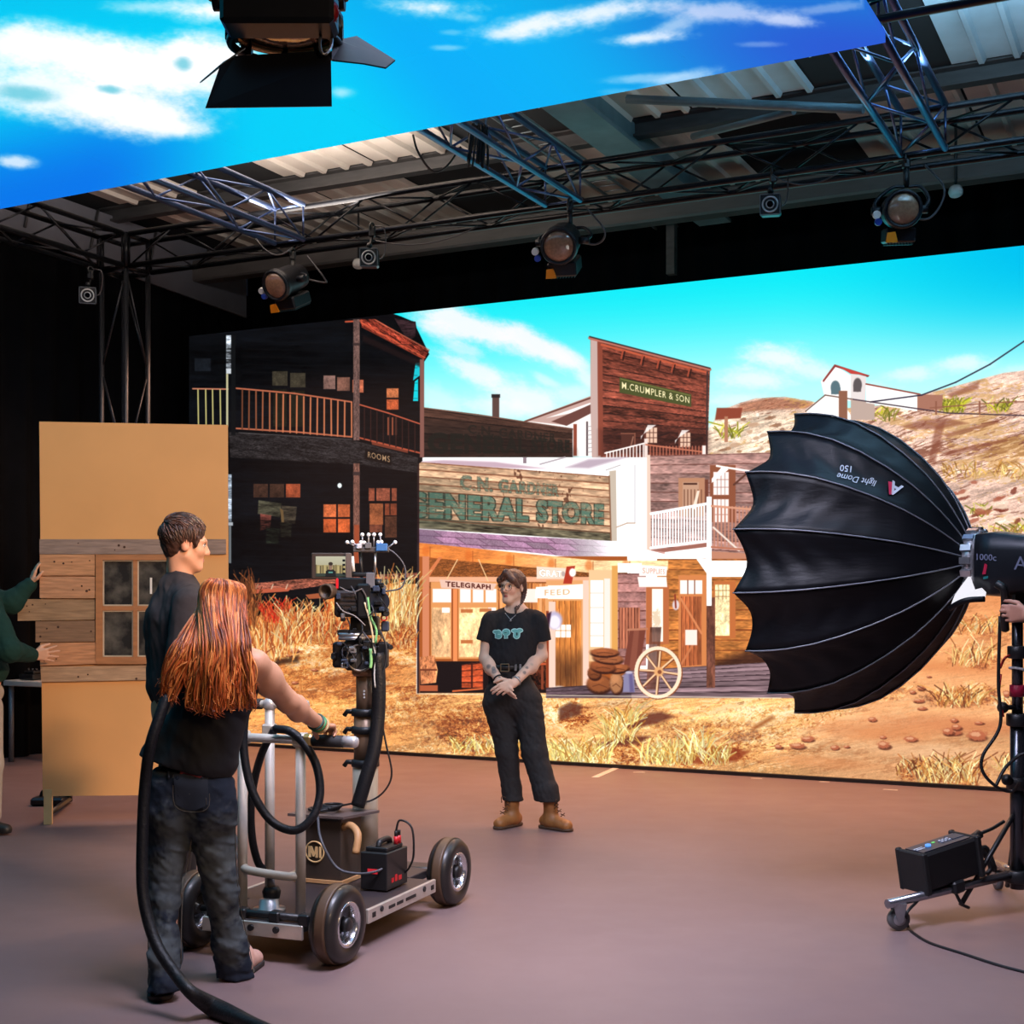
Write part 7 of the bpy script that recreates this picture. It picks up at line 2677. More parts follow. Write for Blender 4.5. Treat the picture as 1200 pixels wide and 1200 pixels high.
for grow, m, off in ((1.0, TEALP, .004), (0.0, TEAL, .006)):
    g = grow
    for pts in (blob(584.0, 741.5, 3.0 + g, 2.8 + g), blob(584.2, 745.0, 3.4 + g, 3.0 + g), blob(580.6, 740.5, 2.4 + g, 1.5 + g), [(580.6 - g, 739), (583.5 + g, 739), (583.5 + g, 747.5 + g), (581 - g, 747 + g)],
                blob(593.2, 741.0, 4.2 + g, 3.4 + g), [(591.4 - g, 743), (594.2 + g, 743), (594.4 + g, 747.4 + g), (591.6 - g, 747.6 + g)],
                blob(603.2, 739.2, 3.4 + g, 1.8 + g), blob(609.0, 738.8, 3.2 + g, 1.8 + g), blob(605.4, 744.6, 3.2 + g, 3.4 + g), [(602.4 - g, 739), (609.4 + g, 739), (608.4 + g, 745), (602.6 - g, 745)]):
        shirt_poly('print_shape', pts, m, off)
shirt_poly('print_shape', blob(605.8, 743, .8, 2.2, 10), BLACKC, .0075)
shirt_poly('print_shape', blob(584.4, 743.2, 1.6, .5, 8), TEALP, .0075)
shirt_poly('print_shape', blob(592.4, 741.4, 1.8, .4, 8), BLACKC, .0075)
# trousers with turned-up hems
S = SB(pw, 552, 770, 668, 950, .32, Hs)
S.ell(pw(596, 790), (.135, .105, .075), None, .04).ell(pw(600, 812), (.172, .122, .12), None, .05).ell(pw(600, 828, .02), (.178, .12, .085), None, .05)
S.chain([pw(584.5, 824, .0), pw(594, 880, .0), pw(601, 937, .0)], (.104, .071, .060), .03, clip=(0, 0, -1))
S.chain([pw(617.5, 824, .0), pw(626.5, 880, -.05), pw(641.5, 938, -.1)], (.106, .080, .076), .03, clip=(0, 0, -1))
S.cap(pw(600.4, 926), pw(601, 937), .064, .066, .008, clip=(0, 0, -1)).cap(pw(639.6, 926, -.1), pw(641.5, 938, -.1), .080, .082, .008, clip=(0, 0, -1))
S.ripple(wrinkle(.012, 40, 40, 34, 41), .022)
S.cut(pw(595, 780), (0, 0, 1))
tr = put('trousers', S, mat('black_twill', (44, 41, 41), .8, 0, .12, 60, .08, spec=.3), act)
bb = MB()
ring = [onto(BVs, x, 783, -.004, dW) for x in range(578, 620, 3)]
pts = [pw(595 + 26 * math.sin(t * math.pi / 16), 782.5 - .3 * math.cos(t * math.pi / 16), -.115 * math.cos(t * math.pi / 16)) for t in range(-16, 17)]
bb.tube([Vector(tuple(p)) for p in pts], .019, 8, flat=(Vector((0, 1, 0)), .6))
belt = bb.build('belt', mat('black_leather', (30, 26, 26), .4, 0, .1), act)
bk = pw(591.5, 782.5, -.14)
b = MB()
for dx, dz, w_, h_ in ((-.026, 0, .007, .05), (.026, 0, .007, .05), (0, .023, .056, .007), (0, -.023, .056, .007)):
    b.box(Vector(tuple(bk)) + Vector((dx, .004 + abs(dx) * .1, dz)), (w_, .01, h_), None, .002)
b.build('buckle', mat('antique_brass', (176, 150, 120), .3, .8, .1), belt)
for dx in (.07, .1):
    MB().box(Vector(tuple(bk)) + Vector((dx, .02, 0)), (.016, .012, .044), None, .003).build('belt_keeper', STEEL, belt)
# boots
BOOTM = mat('tan_boot_leather', (150, 96, 48), .5, 0, .22, 14, .08)
SOLE = mat('brown_boot_sole', (78, 54, 36), .7, 0, .1)
for (pa, td) in ((lg[0][2], (-.6, -.8)), (lg[1][2], (.74, -.67))):
    p = np.array([pa[0] + td[0] * .01, pa[1] + td[1] * .01, 0])
    q = p + np.array([td[0], td[1], 0]) * .2
    Sb = Sculpt(np.minimum(p, q) - .16, np.maximum(p, q) + np.array([.16, .16, .3]), .005)
    d_, a0 = boot(Sb, p, q, 0, top=.2)
    Sb.cut(a0 + [0, 0, .215], (0, 0, 1))
    Sb.ripple(wrinkle(.004, 60, 60, 50, 9), .02)
    bo = put('boot', Sb, BOOTM, act)
    So = Sculpt(np.array(a0) - .2, np.array(a0) + .25, .005)
    So.cap(a0 - d_ * .05 + [0, 0, .012], a0 + d_ * .14 + [0, 0, .012], .043, .040, .01).cut(a0 + [0, 0, .021], (0, 0, 1)).cut(a0 + [0, 0, .001], (0, 0, -1))
    put('sole', So, SOLE, bo)
    lb = MB()
    sd = np.array([d_[1], -d_[0], 0])
    for k in range(6):
        z = .075 + k * .022
        y = .062 if k < 2 else .047
        fwd = (.082 - k * .03) if k < 3 else .028
        pc = a0 + d_ * (fwd + .02) + [0, 0, z + (.018 if k < 2 else 0)]
        for s_ in (1, -1):
            lb.tube([Vector(tuple(pc + sd * .02 * s_)), Vector(tuple(pc - sd * .02 * s_ + [0, 0, .018]))], .0028, 5)
    lb.tube(spline([Vector(tuple(a0 + d_ * .05 + [0, 0, .19])), Vector(tuple(a0 + d_ * .07 + sd * .03 + [0, 0, .2])), Vector(tuple(a0 + d_ * .065 + sd * .035 + [0, 0, .16]))], 4), .003, 5)
    tag(lb.build('laces', mat('dark_lace', (70, 44, 28), .8), bo), kind='stuff')
# hair: fringe, side and plait
HA = mat('brown_hair', (92, 62, 50), .45, 0, .45, 60, .3, stretch=(1, 1, .25), spec=.6)
S = Sculpt(ch - .2, ch + .19, .0045)
S.ell(L(0, -.016, .042), (.082 * .93, .100 * .93, .086 * .93), A, .01)
S.cut(L(0, .052, .05), tuple(A[1] * 1.0 - A[2] * .35), None, None, .012)
for q in (-1, 1):
    S.cap(L(.0, .082, .098), L(.055 * q, .078, .045), .02, .018, .02).cap(L(.055 * q, .078, .045), L(.076 * q, .035, -.0), .016, .012, .02)
S.cap(L(.0, .092, .09), L(.022, .1, .05), .013, .006, .014).cap(L(-.01, .092, .09), L(-.04, .09, .045), .013, .007, .014)
S.ell(L(0, -.07, -.02), (.06, .045, .06), A, .03)
S.cap(L(-.062, -.03, .05), L(-.066, -.05, -.02), .03, .024, .02)
hA = put('hair', S, HA, act)
HA2 = mat('light_brown_hair', (132, 96, 78), .4, 0, .4, 60, .2, spec=.6)
HA3 = mat('deep_brown_hair', (58, 38, 32), .45, 0, .4, 60, .2, spec=.6)
surf_hair(hA, (HA, HA2, HA3), L, (0, -.016, .040), (.079, .095, .084), 420, 4, .13, lambda e: (1.2 if e[0] > .05 else -1.2, -.35 if e[1] < .3 else .1, -.5), lambda e: e[2] > -.1 and (e[1] < .5 or e[2] > .72) and (e[1] < .2 or e[2] > .35), .0042, .05)
b = MB()
pl_ = spline([Vector(tuple(v)) for v in (L(-.070, -.05, .02), L(-.072, -.05, -.04), L(-.066, -.035, -.09), L(-.062, .0, -.13), L(-.060, .04, -.155))], 6)
for i, p in enumerate(pl_):
    k = 1 - .45 * i / len(pl_)
    sd_ = (-1) ** i * .007
    b.sphere(p + Vector((sd_ * .7, 0, 0)), (.0145 * k, .013 * k, .012), 10, 7)
b.sphere(pl_[-1] - Vector((0, 0, .012)), (.008, .008, .022), 10, 7)
b.build('plait', HA, hA)
# glasses, necklace, wristbands
GM = mat('gold_wire', (190, 150, 110), .25, .9, .05)
b = MB()
fv, rv, uv = (Vector(tuple(A[1])), Vector(tuple(A[0])), Vector(tuple(A[2])))
for q in (-1, 1):
    b.torus(Vector(tuple(L(.033 * q, .105, -.004))), fv + rv * (.15 * q), .0245, .0016, 28, 6, up=uv)
    b.tube([Vector(tuple(L(.057 * q, .1, .002))), Vector(tuple(L(.075 * q, .03, .006))), Vector(tuple(L(.078 * q, -.015, .004)))], .0016, 6)
b.tube(spline([Vector(tuple(L(x, .108, .002 + .003 * (1 - (x / .01) ** 2)))) for x in (-.01, 0, .01)], 3), .0016, 6)
b.build('glasses', GM, act)
b = MB()
pts = [onto(BVs, x, y, .004, dW - .1) for x, y in ((592, 718.5), (594, 721), (596, 723.4), (598.4, 725.6), (601, 723.6), (604, 721), (607, 717))]
b.tube(spline(pts, 3), .0022, 6)
b.sphere(onto(BVs, 598.4, 727.5, .006, dW - .1), .008, 10, 7)
b.build('necklace', STEEL, act)
for (p0, p1) in ((aL[2], aL[1]), (aR[2], aR[1])):
    dv = nv(p1 - p0)
    MB().torus(Vector(tuple(p0 + dv * .03)), Vector(tuple(dv)), .031, .0055, 20, 6).build('wristband', BLACKP if p0 is aL[2] else STEEL, act)

# ---- the man looking on
dM = 6.3
pm_ = lambda x, y, dd=0.0: A3(x, y, dM + dd)
man = thing('person', 'tall person in dark grey t-shirt with short brown hair, seen from behind, face turned right', 'person', Vector((at(212, 1090, dM).x, dM + .05, 0)))
hm, hf, hu = pm_(218, 638, .0), (.93, .36, -.10), (.05, 0, 1)
S = SB(pm_, 160, 596, 268, 1102, .5, .0062)
L, A = head(S, hm, hf, hu, 1.01)
S.cap(L(0, -.035, -.045), pm_(212, 684, .0), .050, .056, .03)
S.cap(pm_(211, 696), pm_(221, 710, -.17), .045, .055, .04).cap(pm_(211, 696), pm_(205, 708, .17), .045, .055, .04)
S.ell(pm_(207, 745), (.13, .17, .22), ((.88, .47, 0), (-.47, .88, 0), (0, 0, 1)), .06).ell(pm_(209, 830), (.12, .16, .16), ((.88, .47, 0), (-.47, .88, 0), (0, 0, 1)), .06)
mR = [pm_(222, 709, -.18), pm_(215, 786, -.22), pm_(228, 850, -.20)]
S.chain(mR, (.055, .045, .03), .02)
hand(S, mR[2], (.15, .1, -1), (-.4, .9, 0), (.9, .4, 0), (.3, .3, .35, .4), 1.0, .3)
mL = [pm_(203, 704, .19), pm_(212, 784, .24), pm_(232, 850, .2)]
S.chain(mL, (.055, .045, .03), .02)
hand(S, mL[2], (.15, .1, -1), (-.4, -.9, 0), (.9, -.4, 0), (.3, .3, .35, .4), 1.0, .3)
mlg = [[pm_(213, 870, -.09), pm_(208, 970, -.08), pm_(200, 1066, -.06)], [pm_(212, 870, .10), pm_(212, 970, .11), pm_(212, 1058, .12)]]
for q in mlg:
    S.chain(q, (.08, .052, .04), .04)
for k, q in enumerate(mlg):
    e = np.array([q[2][0], q[2][1], .045])
    S.cap(q[2], e, .045, .045, .02).cap(e, e + np.array([.15, .05, -.015]), .042, .032, .02)
spM = [(L(.078, -.01, -.005), .03, (226, 140, 110), .4)]
bodyM = put('body', S, SKIN, man, lambda V: spots(V, (220, 160, 126), spM))
eyes(bodyM, L, A, 1.01, (80, 66, 50))
lips(bodyM, L, 1.01, (196, 120, 104))
S = SB(pm_, 160, 664, 272, 842, .5, .0062)
AM = ((.88, .47, 0), (-.47, .88, 0), (0, 0, 1))
S.ell(pm_(210, 748), (.150, .20, .23), AM, .06).ell(pm_(209, 800), (.142, .19, .16), AM, .06).ell(pm_(208, 726), (.130, .19, .13), AM, .05)
S.cap(pm_(212, 688), pm_(222, 706, -.17), .064, .076, .07).cap(pm_(211, 688), pm_(203, 706, .17), .064, .076, .07)
S.cap(pm_(208, 694), pm_(205, 720), .085, .125, .06)
S.ripple(wrinkle(.014, 30, 30, 16, 17), .022)
S.chain([pm_(222, 709, -.20), pm_(214, 778, -.245)], (.078, .080), .012, clip=(-.06, 0, -1))
S.ripple(wrinkle(.006, 30, 30, 30, 57), .022)
S.cut(pm_(208, 829), (0, 0, -1))
S.cap(pm_(211, 700), pm_(214, 674), .100, .064, .02, clip=(.55, .2, 1))
put('t_shirt', S, mat('charcoal_cotton', (58, 52, 52), .85, 0, .1, 50, .06, spec=.2), man)
S = SB(pm_, 160, 820, 262, 1092, .45, .008)
S.ell(pm_(214, 850), (.125, .16, .11), AM, .05)
for q in mlg:
    S.chain(q, (.105, .08, .065), .03)
S.cut(pm_(208, 826), (0, 0, 1))
put('trousers', S, mat('dark_brown_trousers', (52, 42, 38), .85, 0, .1, 30, .06), man)
for q in mlg:
    a0 = np.array([q[2][0], q[2][1], 0])
    Sb = Sculpt(a0 - .2, a0 + np.array([.3, .25, .2]), .007)
    boot(Sb, a0, a0 + np.array([.2, .07, 0]), 0, top=.1)
    put('shoe', Sb, mat('black_shoe', (28, 26, 26), .5, 0, .1), man)
HM = mat('dark_brown_hair', (66, 40, 28), .5, 0, .5, 70, .35, stretch=(1, 1, .5), spec=.5)
S = Sculpt(hm - .21, hm + .21, .005)
S.ell(L(0, -.02, .048), (.084, .104, .092), A, .01)
S.ell(L(0, -.055, -.01), (.068, .05, .07), A, .03)
S.cut(L(0, .066, .03), tuple(A[1] - A[2] * .45), None, None, .015)
S.cut(L(0, -.04, -.088), tuple(-A[2] - A[1] * .1))
for q in (-1, 1):
    S.ell(L(.088 * q, .0, -.018), (.03, .032, .044), A, .012, '-')
    S.cap(L(.073 * q, .038, .03), L(.074 * q, .032, -.01), .012, .007, .015)
S.ripple(lambda x, y, z: .004 * nz(x * 120 + z * 100, y * 120 - z * 130, 2.0) * .6 + .0022 * nz(x * 420 + z * 160, z * 160 + y * 240, 2.0), .02)
hM = put('hair', S, HM, man)
HM2, HM3 = mat('mid_brown_hair', (96, 62, 46), .45, 0, .4, 70, .2, spec=.6), mat('deep_brown_hair', (58, 38, 32))
surf_hair(hM, (HM, HM2, HM3), L, (0, -.02, .048), (.083, .103, .091), 900, 8, .055, lambda e: (e[0] * .6 + .3, 1.0 if e[2] > .35 else .25, -.25 if e[2] > .35 else -1.0), lambda e: (e[1] < .55 or e[2] > .75) and e[2] > -.75 and not (abs(e[0]) > .75 and -.35 < e[1] < .45 and e[2] < -.25) and (e[1] < .25 or e[2] > .2) and (e[2] > -.35 or e[1] < -.4), .0042, .09)

# ---- the woman at the dolly
dR = 5.25
pr_ = lambda x, y, dd=0.0: A3(x, y, dR + dd)
red = thing('person', 'person with long red hair, black top and jeans, seen from behind, pushing the dolly', 'person', Vector((at(235, 1150, 5.25).x, 5.25, 0)))
hr, rf_, ru = pr_(264, 716, .03), (.42, .88, -.16), (.03, 0, 1)
S = SB(pr_, 150, 680, 402, 1182, .62, .0062)
L, A = head(S, hr, rf_, ru, .96)
S.cap(L(0, -.02, -.06), pr_(259, 756, .0), .05, .055, .03)
rR = [pr_(299, 778, -.03), pr_(338, 823, .15), pr_(373, 848, .36)]
rL = [pr_(217, 780, .02), pr_(208, 842, .2), pr_(226, 856, .36)]
S.cap(pr_(258, 762), rR[0], .05, .052, .05).cap(pr_(258, 762), rL[0], .05, .052, .05)
S.ell(pr_(252, 800), (.155, .10, .17), None, .06).ell(pr_(232, 870), (.135, .10, .14), None, .06).ell(pr_(223, 930), (.13, .095, .10), None, .06)
S.chain(rR, (.052, .043, .028), .02).ell(rR[0] * .6 + rR[1] * .4, (.053, .053, .07), None, .03).ell(rR[1] * .72 + rR[2] * .28, (.040, .041, .055), None, .03)
S.chain(rL, (.05, .042, .028), .02)
gr = np.array(tuple(K(.235, -.51, .90)))
dh = gr + np.array([-.02, -.05, .045]) - rR[2]
wR = rR[2] + nv(dh) * max(0, np.linalg.norm(dh) - .05)
S.cap(rR[2], wR, .028, .027, .02)
hand(S, wR, (.42, .89, -.12), (.05, -.1, -.99), (-.91, .40, .0), (.95, 1.0, .95, .9), .98, .9, bend0=(.85, .9, .95, 1.0))
hand(S, rL[2], (.7, .5, -.2), (.4, -.3, -.8), (-.4, .6, .6), (.8, .8, .8, .8), .96, .9)
rlg = [[pr_(200, 945, .0), pr_(194, 1050, -.05), pr_(196, 1150, -.17)], [pr_(247, 945, .0), pr_(258, 1050, .05), pr_(273, 1132, .13)]]
for q in rlg:
    S.chain(q, (.07, .045, .036), .04)
spR = [(wR + [0, 0, .02], .05, (226, 150, 120), .3)]
bodyR = put('body', S, SKIN, red, lambda V: spots(V, (208, 150, 116), spR))
eyes(bodyR, L, A, .96)
S = SB(pr_, 150, 752, 322, 925, .4, .0062)
S.ell(pr_(252, 806), (.170, .118, .17), None, .06).ell(pr_(236, 860), (.158, .118, .14), None, .06).ell(pr_(223, 895), (.186, .135, .10), None, .07)
S.cap(pr_(281, 775, .0), pr_(262, 800), .036, .06, .06).cap(pr_(232, 775, .0), pr_(246, 800), .036, .06, .06)
S.cap(pr_(186, 872, -.01), pr_(176, 896, -.02), .05, .045, .08)
S.ripple(wrinkle(.013, 26, 26, 22, 65), .024)
S.cut(pr_(219, 899), (-.28, 0, -1))
S.ell(pr_(257, 756, .0), (.075, .09, .06), None, .02, '-')
put('tank_top', S, mat('black_jersey', (30, 29, 32), .7, 0, .12, 40, .06, spec=.35), red)
# jeans
S = SB(pr_, 140, 895, 318, 1172, .45, .0062)
S.ell(pr_(223, 918), (.168, .13, .09), None, .05).ell(pr_(199, 950, -.03), (.098, .105, .12), None, .05).ell(pr_(247, 948, -.02), (.10, .11, .12), None, .05)
S.chain([pr_(199, 950), pr_(192, 1050, -.05), pr_(193, 1120, -.13), pr_(194, 1165, -.17)], (.108, .071, .068, .074), .03, clip=(0, 0, -1))
S.chain([pr_(247, 950), pr_(258, 1050, .05), pr_(269, 1105, .1), pr_(276, 1149, .13)], (.110, .077, .078, .088), .03, clip=(-.1, 0, -1))
S.ripple(wrinkle(.014, 34, 34, 44, 22), .024)
S.cut(pr_(222, 899), (.12, 0, 1))
S.ripple(lambda x, y, z: (.004 + .007 * sstep(.85, .45, z)) * nz(x * 60 + y * 40, z * 120 + x * 60, 3.0), .02)
DEN = mat('dark_blue_denim', (42, 51, 63), .8, 0, .2, 14, .06, spec=.2, vcol=True)


def denim(V):
    C = np.repeat(lin((30, 36, 48))[None, :], len(V), 0)
    x, y, z = V[:, 0], V[:, 1], V[:, 2]
    for q_ in (pr_(194, 1040, -.1), pr_(258, 1040, -.02), pr_(194, 1115, -.2), pr_(268, 1105, .02), pr_(210, 985, -.1), pr_(258, 985, -.1)):
        d = np.sqrt(((x - q_[0]) / .085) ** 2 + ((z - q_[2]) / .13) ** 2)
        k = (sstep(1.2, .2, d + .35 * nz(x * 160, z * 160, 2.0)) * .42)[:, None]
        C = C * (1 - k) + lin((104, 110, 108)) * k
    k = (sstep(.6, 1.8, nz(x * 90 + y * 70, z * 260, 2.0)) * .25)[:, None]
    return C * (1 - k) + lin((120, 124, 124)) * k


jn = put('jeans', S, DEN, red, denim)
BVj = BVHTree.FromPolygons([tuple(v) for v in S.V], [tuple(q) for q in S.Fq])
STI = mat('tan_stitching', (92, 84, 72), .8)


def jpt(x, y, off=.004):
    return onto(BVj, x, y, off, dR - .1)


poc = [(203, 907), (243, 907), (245, 944), (228, 951), (206, 943)]
b = MB()
gp_ = []
for j in range(6):
    for i in range(6):
        u, v = i / 5, j / 5
        x = (203 + 3 * v) * (1 - u) + (243 + 2 * v) * u
        y = 907 + v * (36 + 8 * (1 - abs(2 * u - 1)))
        gp_.append(jpt(x, y, .004))
b.add(gp_, [(j * 6 + i, j * 6 + i + 1, (j + 1) * 6 + i + 1, (j + 1) * 6 + i) for j in range(5) for i in range(5)], True)
pk = b.build('back_pocket', mat('pocket_denim', (36, 43, 56), .8, 0, .3, 8, .06), jn)
b = MB()
for pts in ([(203, 908), (205, 944), (228, 951.5), (245, 944), (243, 908)], [(240, 908), (242, 943)]):
    b.tube(spline([jpt(*p, .005) for p in pts], 4), .0013, 5)
b.build('stitch_line', STI, pk)
b = MB().box(jpt(224, 905.5, .008), (.085, .010, .035), (Vector((1, 0, -.06)).normalized(), Vector((0, 1, 0)), upz), .003)
tag(b.build('phone', mat('pink_phone_case', (150, 60, 60), .4), None), 'edge of a reddish phone sticking out of the jeans pocket', 'phone')
b = MB()
for pts in ([(277, 930), (276, 985), (280, 1050), (292, 1110), (298, 1140)], [(172, 950), (173, 1050), (174, 1140)], [(222, 930), (224, 985), (214, 1050), (212, 1130)]):
    b.tube(spline([jpt(*p, .003) for p in pts], 4), .0018, 5)
tag(b.build('seam_stitching', STI, jn), kind='stuff')
for x in (197, 236):
    b = MB().tube([jpt(x, 901, .008), jpt(x + .5, 912, .008)], .005, 6)
    b.build('belt_loop', mat('pocket_denim', (36, 43, 56)), jn)
# shoes
for (a_, t_, m_) in (((190, 1166), (205, 1140), mat('black_shoe', (28, 26, 26), .5, 0, .1)), ((282, 1143), (318, 1118), mat('pale_pink_shoe', (216, 168, 148), .5, 0, .1, 20))):
    p, q = ground(*a_), ground(*t_)
    Sb = Sculpt(np.minimum(p, q) - .2, np.maximum(p, q) + np.array([.2, .2, .25]), .006)
    d_, a0 = boot(Sb, p, q, 0, top=.09)
    sh = put('shoe', Sb, m_, red)
    So = Sculpt(np.array(a0) - .22, np.array(a0) + .28, .006)
    So.cap(a0 - d_ * .05 + [0, 0, .012], a0 + d_ * .14 + [0, 0, .012], .047, .043, .01).cut(a0 + [0, 0, .024], (0, 0, 1)).cut(a0 + [0, 0, .001], (0, 0, -1))
    put('sole', So, mat('dark_rubber_sole', (50, 42, 40), .7), sh)
# wristbands on the right arm
dv = nv(rR[1] - rR[2])
for k, (o_, c_) in enumerate(((.0, (70, 150, 90)), (.022, (40, 70, 60)), (-.02, (190, 160, 110)))):
    MB().torus(Vector(tuple(rR[2] + dv * o_)), Vector(tuple(dv)) + Vector((.1 * k, 0, .1)), .033, .006, 22, 6).build('bracelet', mat('bracelet_%d' % c_[0], c_, .5), red)
# long hair: scalp mass and strands of locks
S = Sculpt(hr - np.array([.36, .25, .52]), hr + np.array([.30, .25, .2]), .0065)
S.ell(L(0, -.018, .036), (.078, .098, .086), A, .01)
S.cut(L(0, .055, .0), tuple(A[1] - A[2] * .1), None, None, .015)
back = lambda x, y, dd=-.14: pr_(x, y, dd)
S.cap(L(0, -.045, .01), back(260, 768, -.10), .068, .070, .05, flat=((0, 1, 0), .75))
S.cap(back(260, 770, -.10), back(250, 802, -.12), .075, .08, .05, flat=((0, 1, 0), .42))
S.ripple(lambda x, y, z: .005 * nz(x * 330 + z * 20, z * 16 + y * 60, 2.0) * .6 + .002 * nz(x * 700, z * 30, 1.2) * .6, .03)
HR = mat('copper_red_hair', (182, 86, 36), .42, 0, .5, 45, .3, stretch=(1, 1, .12), spec=.4)
HR2 = mat('copper_light_hair', (218, 130, 64), .4, 0, .4, 45, .3, stretch=(1, 1, .12), spec=.45)
HR3 = mat('copper_dark_hair', (120, 54, 24), .4, 0, .4, 45, .3, stretch=(1, 1, .12), spec=.5)
hairR = put('hair', S, HR, red)
r = random.Random(12)
par_ = L(.012, .02, .128)
bs = [MB(), MB(), MB()]
for k in range(1100):
    side = 1 if r.random() < .52 else -1
    u_ = r.random()
    # parting -> over the skull -> down the back, spreading
    yy_ = .05 - .13 * u_
    a0_ = L(.006 * side, yy_, .036 + .087 * math.sqrt(max(0, 1 - ((yy_ + .018) / .1) ** 2)))
    v_ = side * r.random() ** .8
    th_a = v_ * 2.0
    xs_, ys_ = math.sin(th_a), -math.cos(th_a)
    a1_ = L(.087 * xs_, -.018 + .109 * ys_, .02 + r.uniform(-.03, .02))
    a2_ = L(.070 * xs_, -.018 + .088 * ys_ * .9 + (yy_ + .018) * .25, .100 + r.uniform(-.008, .006))
    ex = 250 + v_ * (r.uniform(30, 48) if side > 0 else r.uniform(36, 56))
    ey = r.uniform(796, 836) - abs(v_) * 10
    if side < 0 and v_ < -.62:
        ex, ey = r.uniform(187, 206), r.uniform(792, 820)
    if side > 0 and v_ > .72:
        ex, ey = r.uniform(276, 300), r.uniform(796, 828)
    mid_ = back(262 + (ex - 262) * .72 + r.uniform(-6, 6), 760 + r.uniform(-10, 10), -.20 + .075 * abs(v_))
    end = back(ex, ey, -.21 + .065 * abs(v_) + r.uniform(-.02, .02))
    m2 = mid_ * .45 + end * .55 + np.array([r.uniform(-.015, .015), r.uniform(-.02, .01), .0])
    tip = end + np.array([r.uniform(-.02, .02), r.uniform(-.01, .02), -r.uniform(.0, .03)])
    pts = spline([Vector(tuple(q)) for q in (a0_, a2_, a1_, mid_, m2, end, tip)], 4)
    n_ = len(pts)
    f0_, am_ = r.uniform(0, 6.3), r.uniform(.001, .006)
    pts = [q + Vector((am_ * math.sin(f0_ + i * .75), .4 * am_ * math.cos(f0_ + i * .75), 0)) * min(1, max(0, (i - 6) / 8)) for i, q in enumerate(pts)]
    w = r.uniform(.0018, .0052)
    rs = [w * (.5 + .5 * min(1, i / 5)) * (1 - .85 * max(0, (i - n_ * .55) / (n_ * .45))) for i in range(n_)]
    bs[r.choice((0, 0, 1, 1, 2))].tube(pts, rs, 4, cap=False)
for b, m in zip(bs, (HR, HR2, HR3)):
    tag(b.build('hair_locks', m, hairR), kind='stuff')
# hose she carries over the shoulder, ending on the floor
hp2 = [at(246, 850, 5.72), at(232, 822, 5.5), at(216, 798, 5.26), at(206, 800, 5.16), at(197, 813, 5.10), at(186, 843, 5.06), at(176, 875, 5.04), at(170, 920, 5.05), at(167, 980, 5.03), at(167, 1040, 5.0), at(174, 1080, 4.97), at(186, 1112, 4.93), at(206, 1142, 4.88), at(224, 1163, 4.83), ground(250, 1180, .035), ground(280, 1193, .03), ground(315, 1207, .025), ground(370, 1228, .025)]
n_ = 8 * (len(hp2) - 1) + 1
tag(MB().tube(spline(hp2, 8), [.0215 + (.014 * math.exp(-((i - n_ * .83) / 8) ** 2)) for i in range(n_)], 12).build('long_hose', HOSE, None, loc=at(165, 950, 5.03)), 'long black braided hose running from the shoulder of the red-haired person down to the floor', 'hose')

# ---- person in green holding the flat
dG = 8.75
pg = lambda x, y, dd=0.0: A3(x, y, dG + dd)
grn = thing('person', 'person in dark green sweatshirt at the left edge, hands on the plank-covered flat', 'person', Vector((at(-24, 900, dG).x, dG, 0)))
hg = pg(-22, 655, .02)
S = SB(pg, -95, 615, 100, 985, .5, .007)
L, A = head(S, hg, (.9, -.25, -.05), (.05, 0, 1), 1.03)
S.cap(L(0, -.025, -.06), pg(-26, 694), .058, .062, .03)
gR = [pg(-16, 706, -.19), pg(10, 762, -.26), pg(38, 768, .05)]
gL = [pg(-22, 704, .19), pg(14, 706, .2), pg(36, 684, .24)]
S.cap(pg(-26, 698), gR[0], .05, .058, .05).cap(pg(-26, 698), gL[0], .05, .058, .05)
S.ell(pg(-26, 740), (.14, .18, .2), None, .06).ell(pg(-26, 800), (.135, .17, .16), None, .06)
S.chain(gR, (.05, .043, .03), .02).chain(gL, (.05, .043, .03), .02)
hand(S, gR[2], (.93, .3, .05), (.25, .95, .1), (-.05, -.15, .98), (.08, .06, .06, .1), 1.02, .1, spread=.22, bend0=(.1, .05, .05, .1))
hand(S, gL[2], (.28, .05, .96), (.8, .5, -.2), (.5, -.85, -.1), (.2, .25, .25, .3), 1.0, .2, bend0=(.1, .1, .1, .1))
glg = [[pg(-18, 830, -.1), pg(-14, 895, -.1), pg(-14, 955, -.1)], [pg(-30, 830, .1), pg(-28, 890, .1), pg(-28, 945, .1)]]
for q in glg:
    S.chain(q, (.08, .052, .04), .04)
bodyG = put('body', S, SKIN, grn, lambda V: spots(V, (222, 168, 140), [(L(0, .083, -.066), .02, (180, 110, 100), .7)]))
eyes(bodyG, L, A, 1.03)
S = Sculpt(L(0, 0, 0) - np.array([.2, .2, .16]), L(0, 0, 0) + np.array([.2, .2, .2]), .007)
S.ell(L(0, -.02, .045), (.084, .102, .09), A, .01).cut(L(0, .06, .03), tuple(A[1] - A[2] * .4), None, None, .015)
S.ripple(lambda x, y, z: .008 * nz(x * 200 + z * 100, y * 200, 2.0) * .6, .02)
put('hair', S, HM, grn)
S = SB(pg, -95, 675, 70, 822, .5, .007)
S.ell(pg(-26, 742), (.165, .21, .21), None, .06).ell(pg(-24, 785), (.168, .2, .14), None, .06)
S.cap(pg(-26, 700), gR[0], .06, .075, .06).cap(pg(-26, 700), gL[0], .06, .075, .06)
e1, e2 = gR[1] * .25 + gR[2] * .75, gL[1] * .3 + gL[2] * .7
S.chain([gR[0], gR[1], gR[1] * .08 + gR[2] * .92], (.078, .066, .044), .03).chain([gL[0], gL[1], gL[1] * .1 + gL[2] * .9], (.078, .066, .044), .03)
S.ripple(wrinkle(.012, 30, 30, 30, 91), .024)
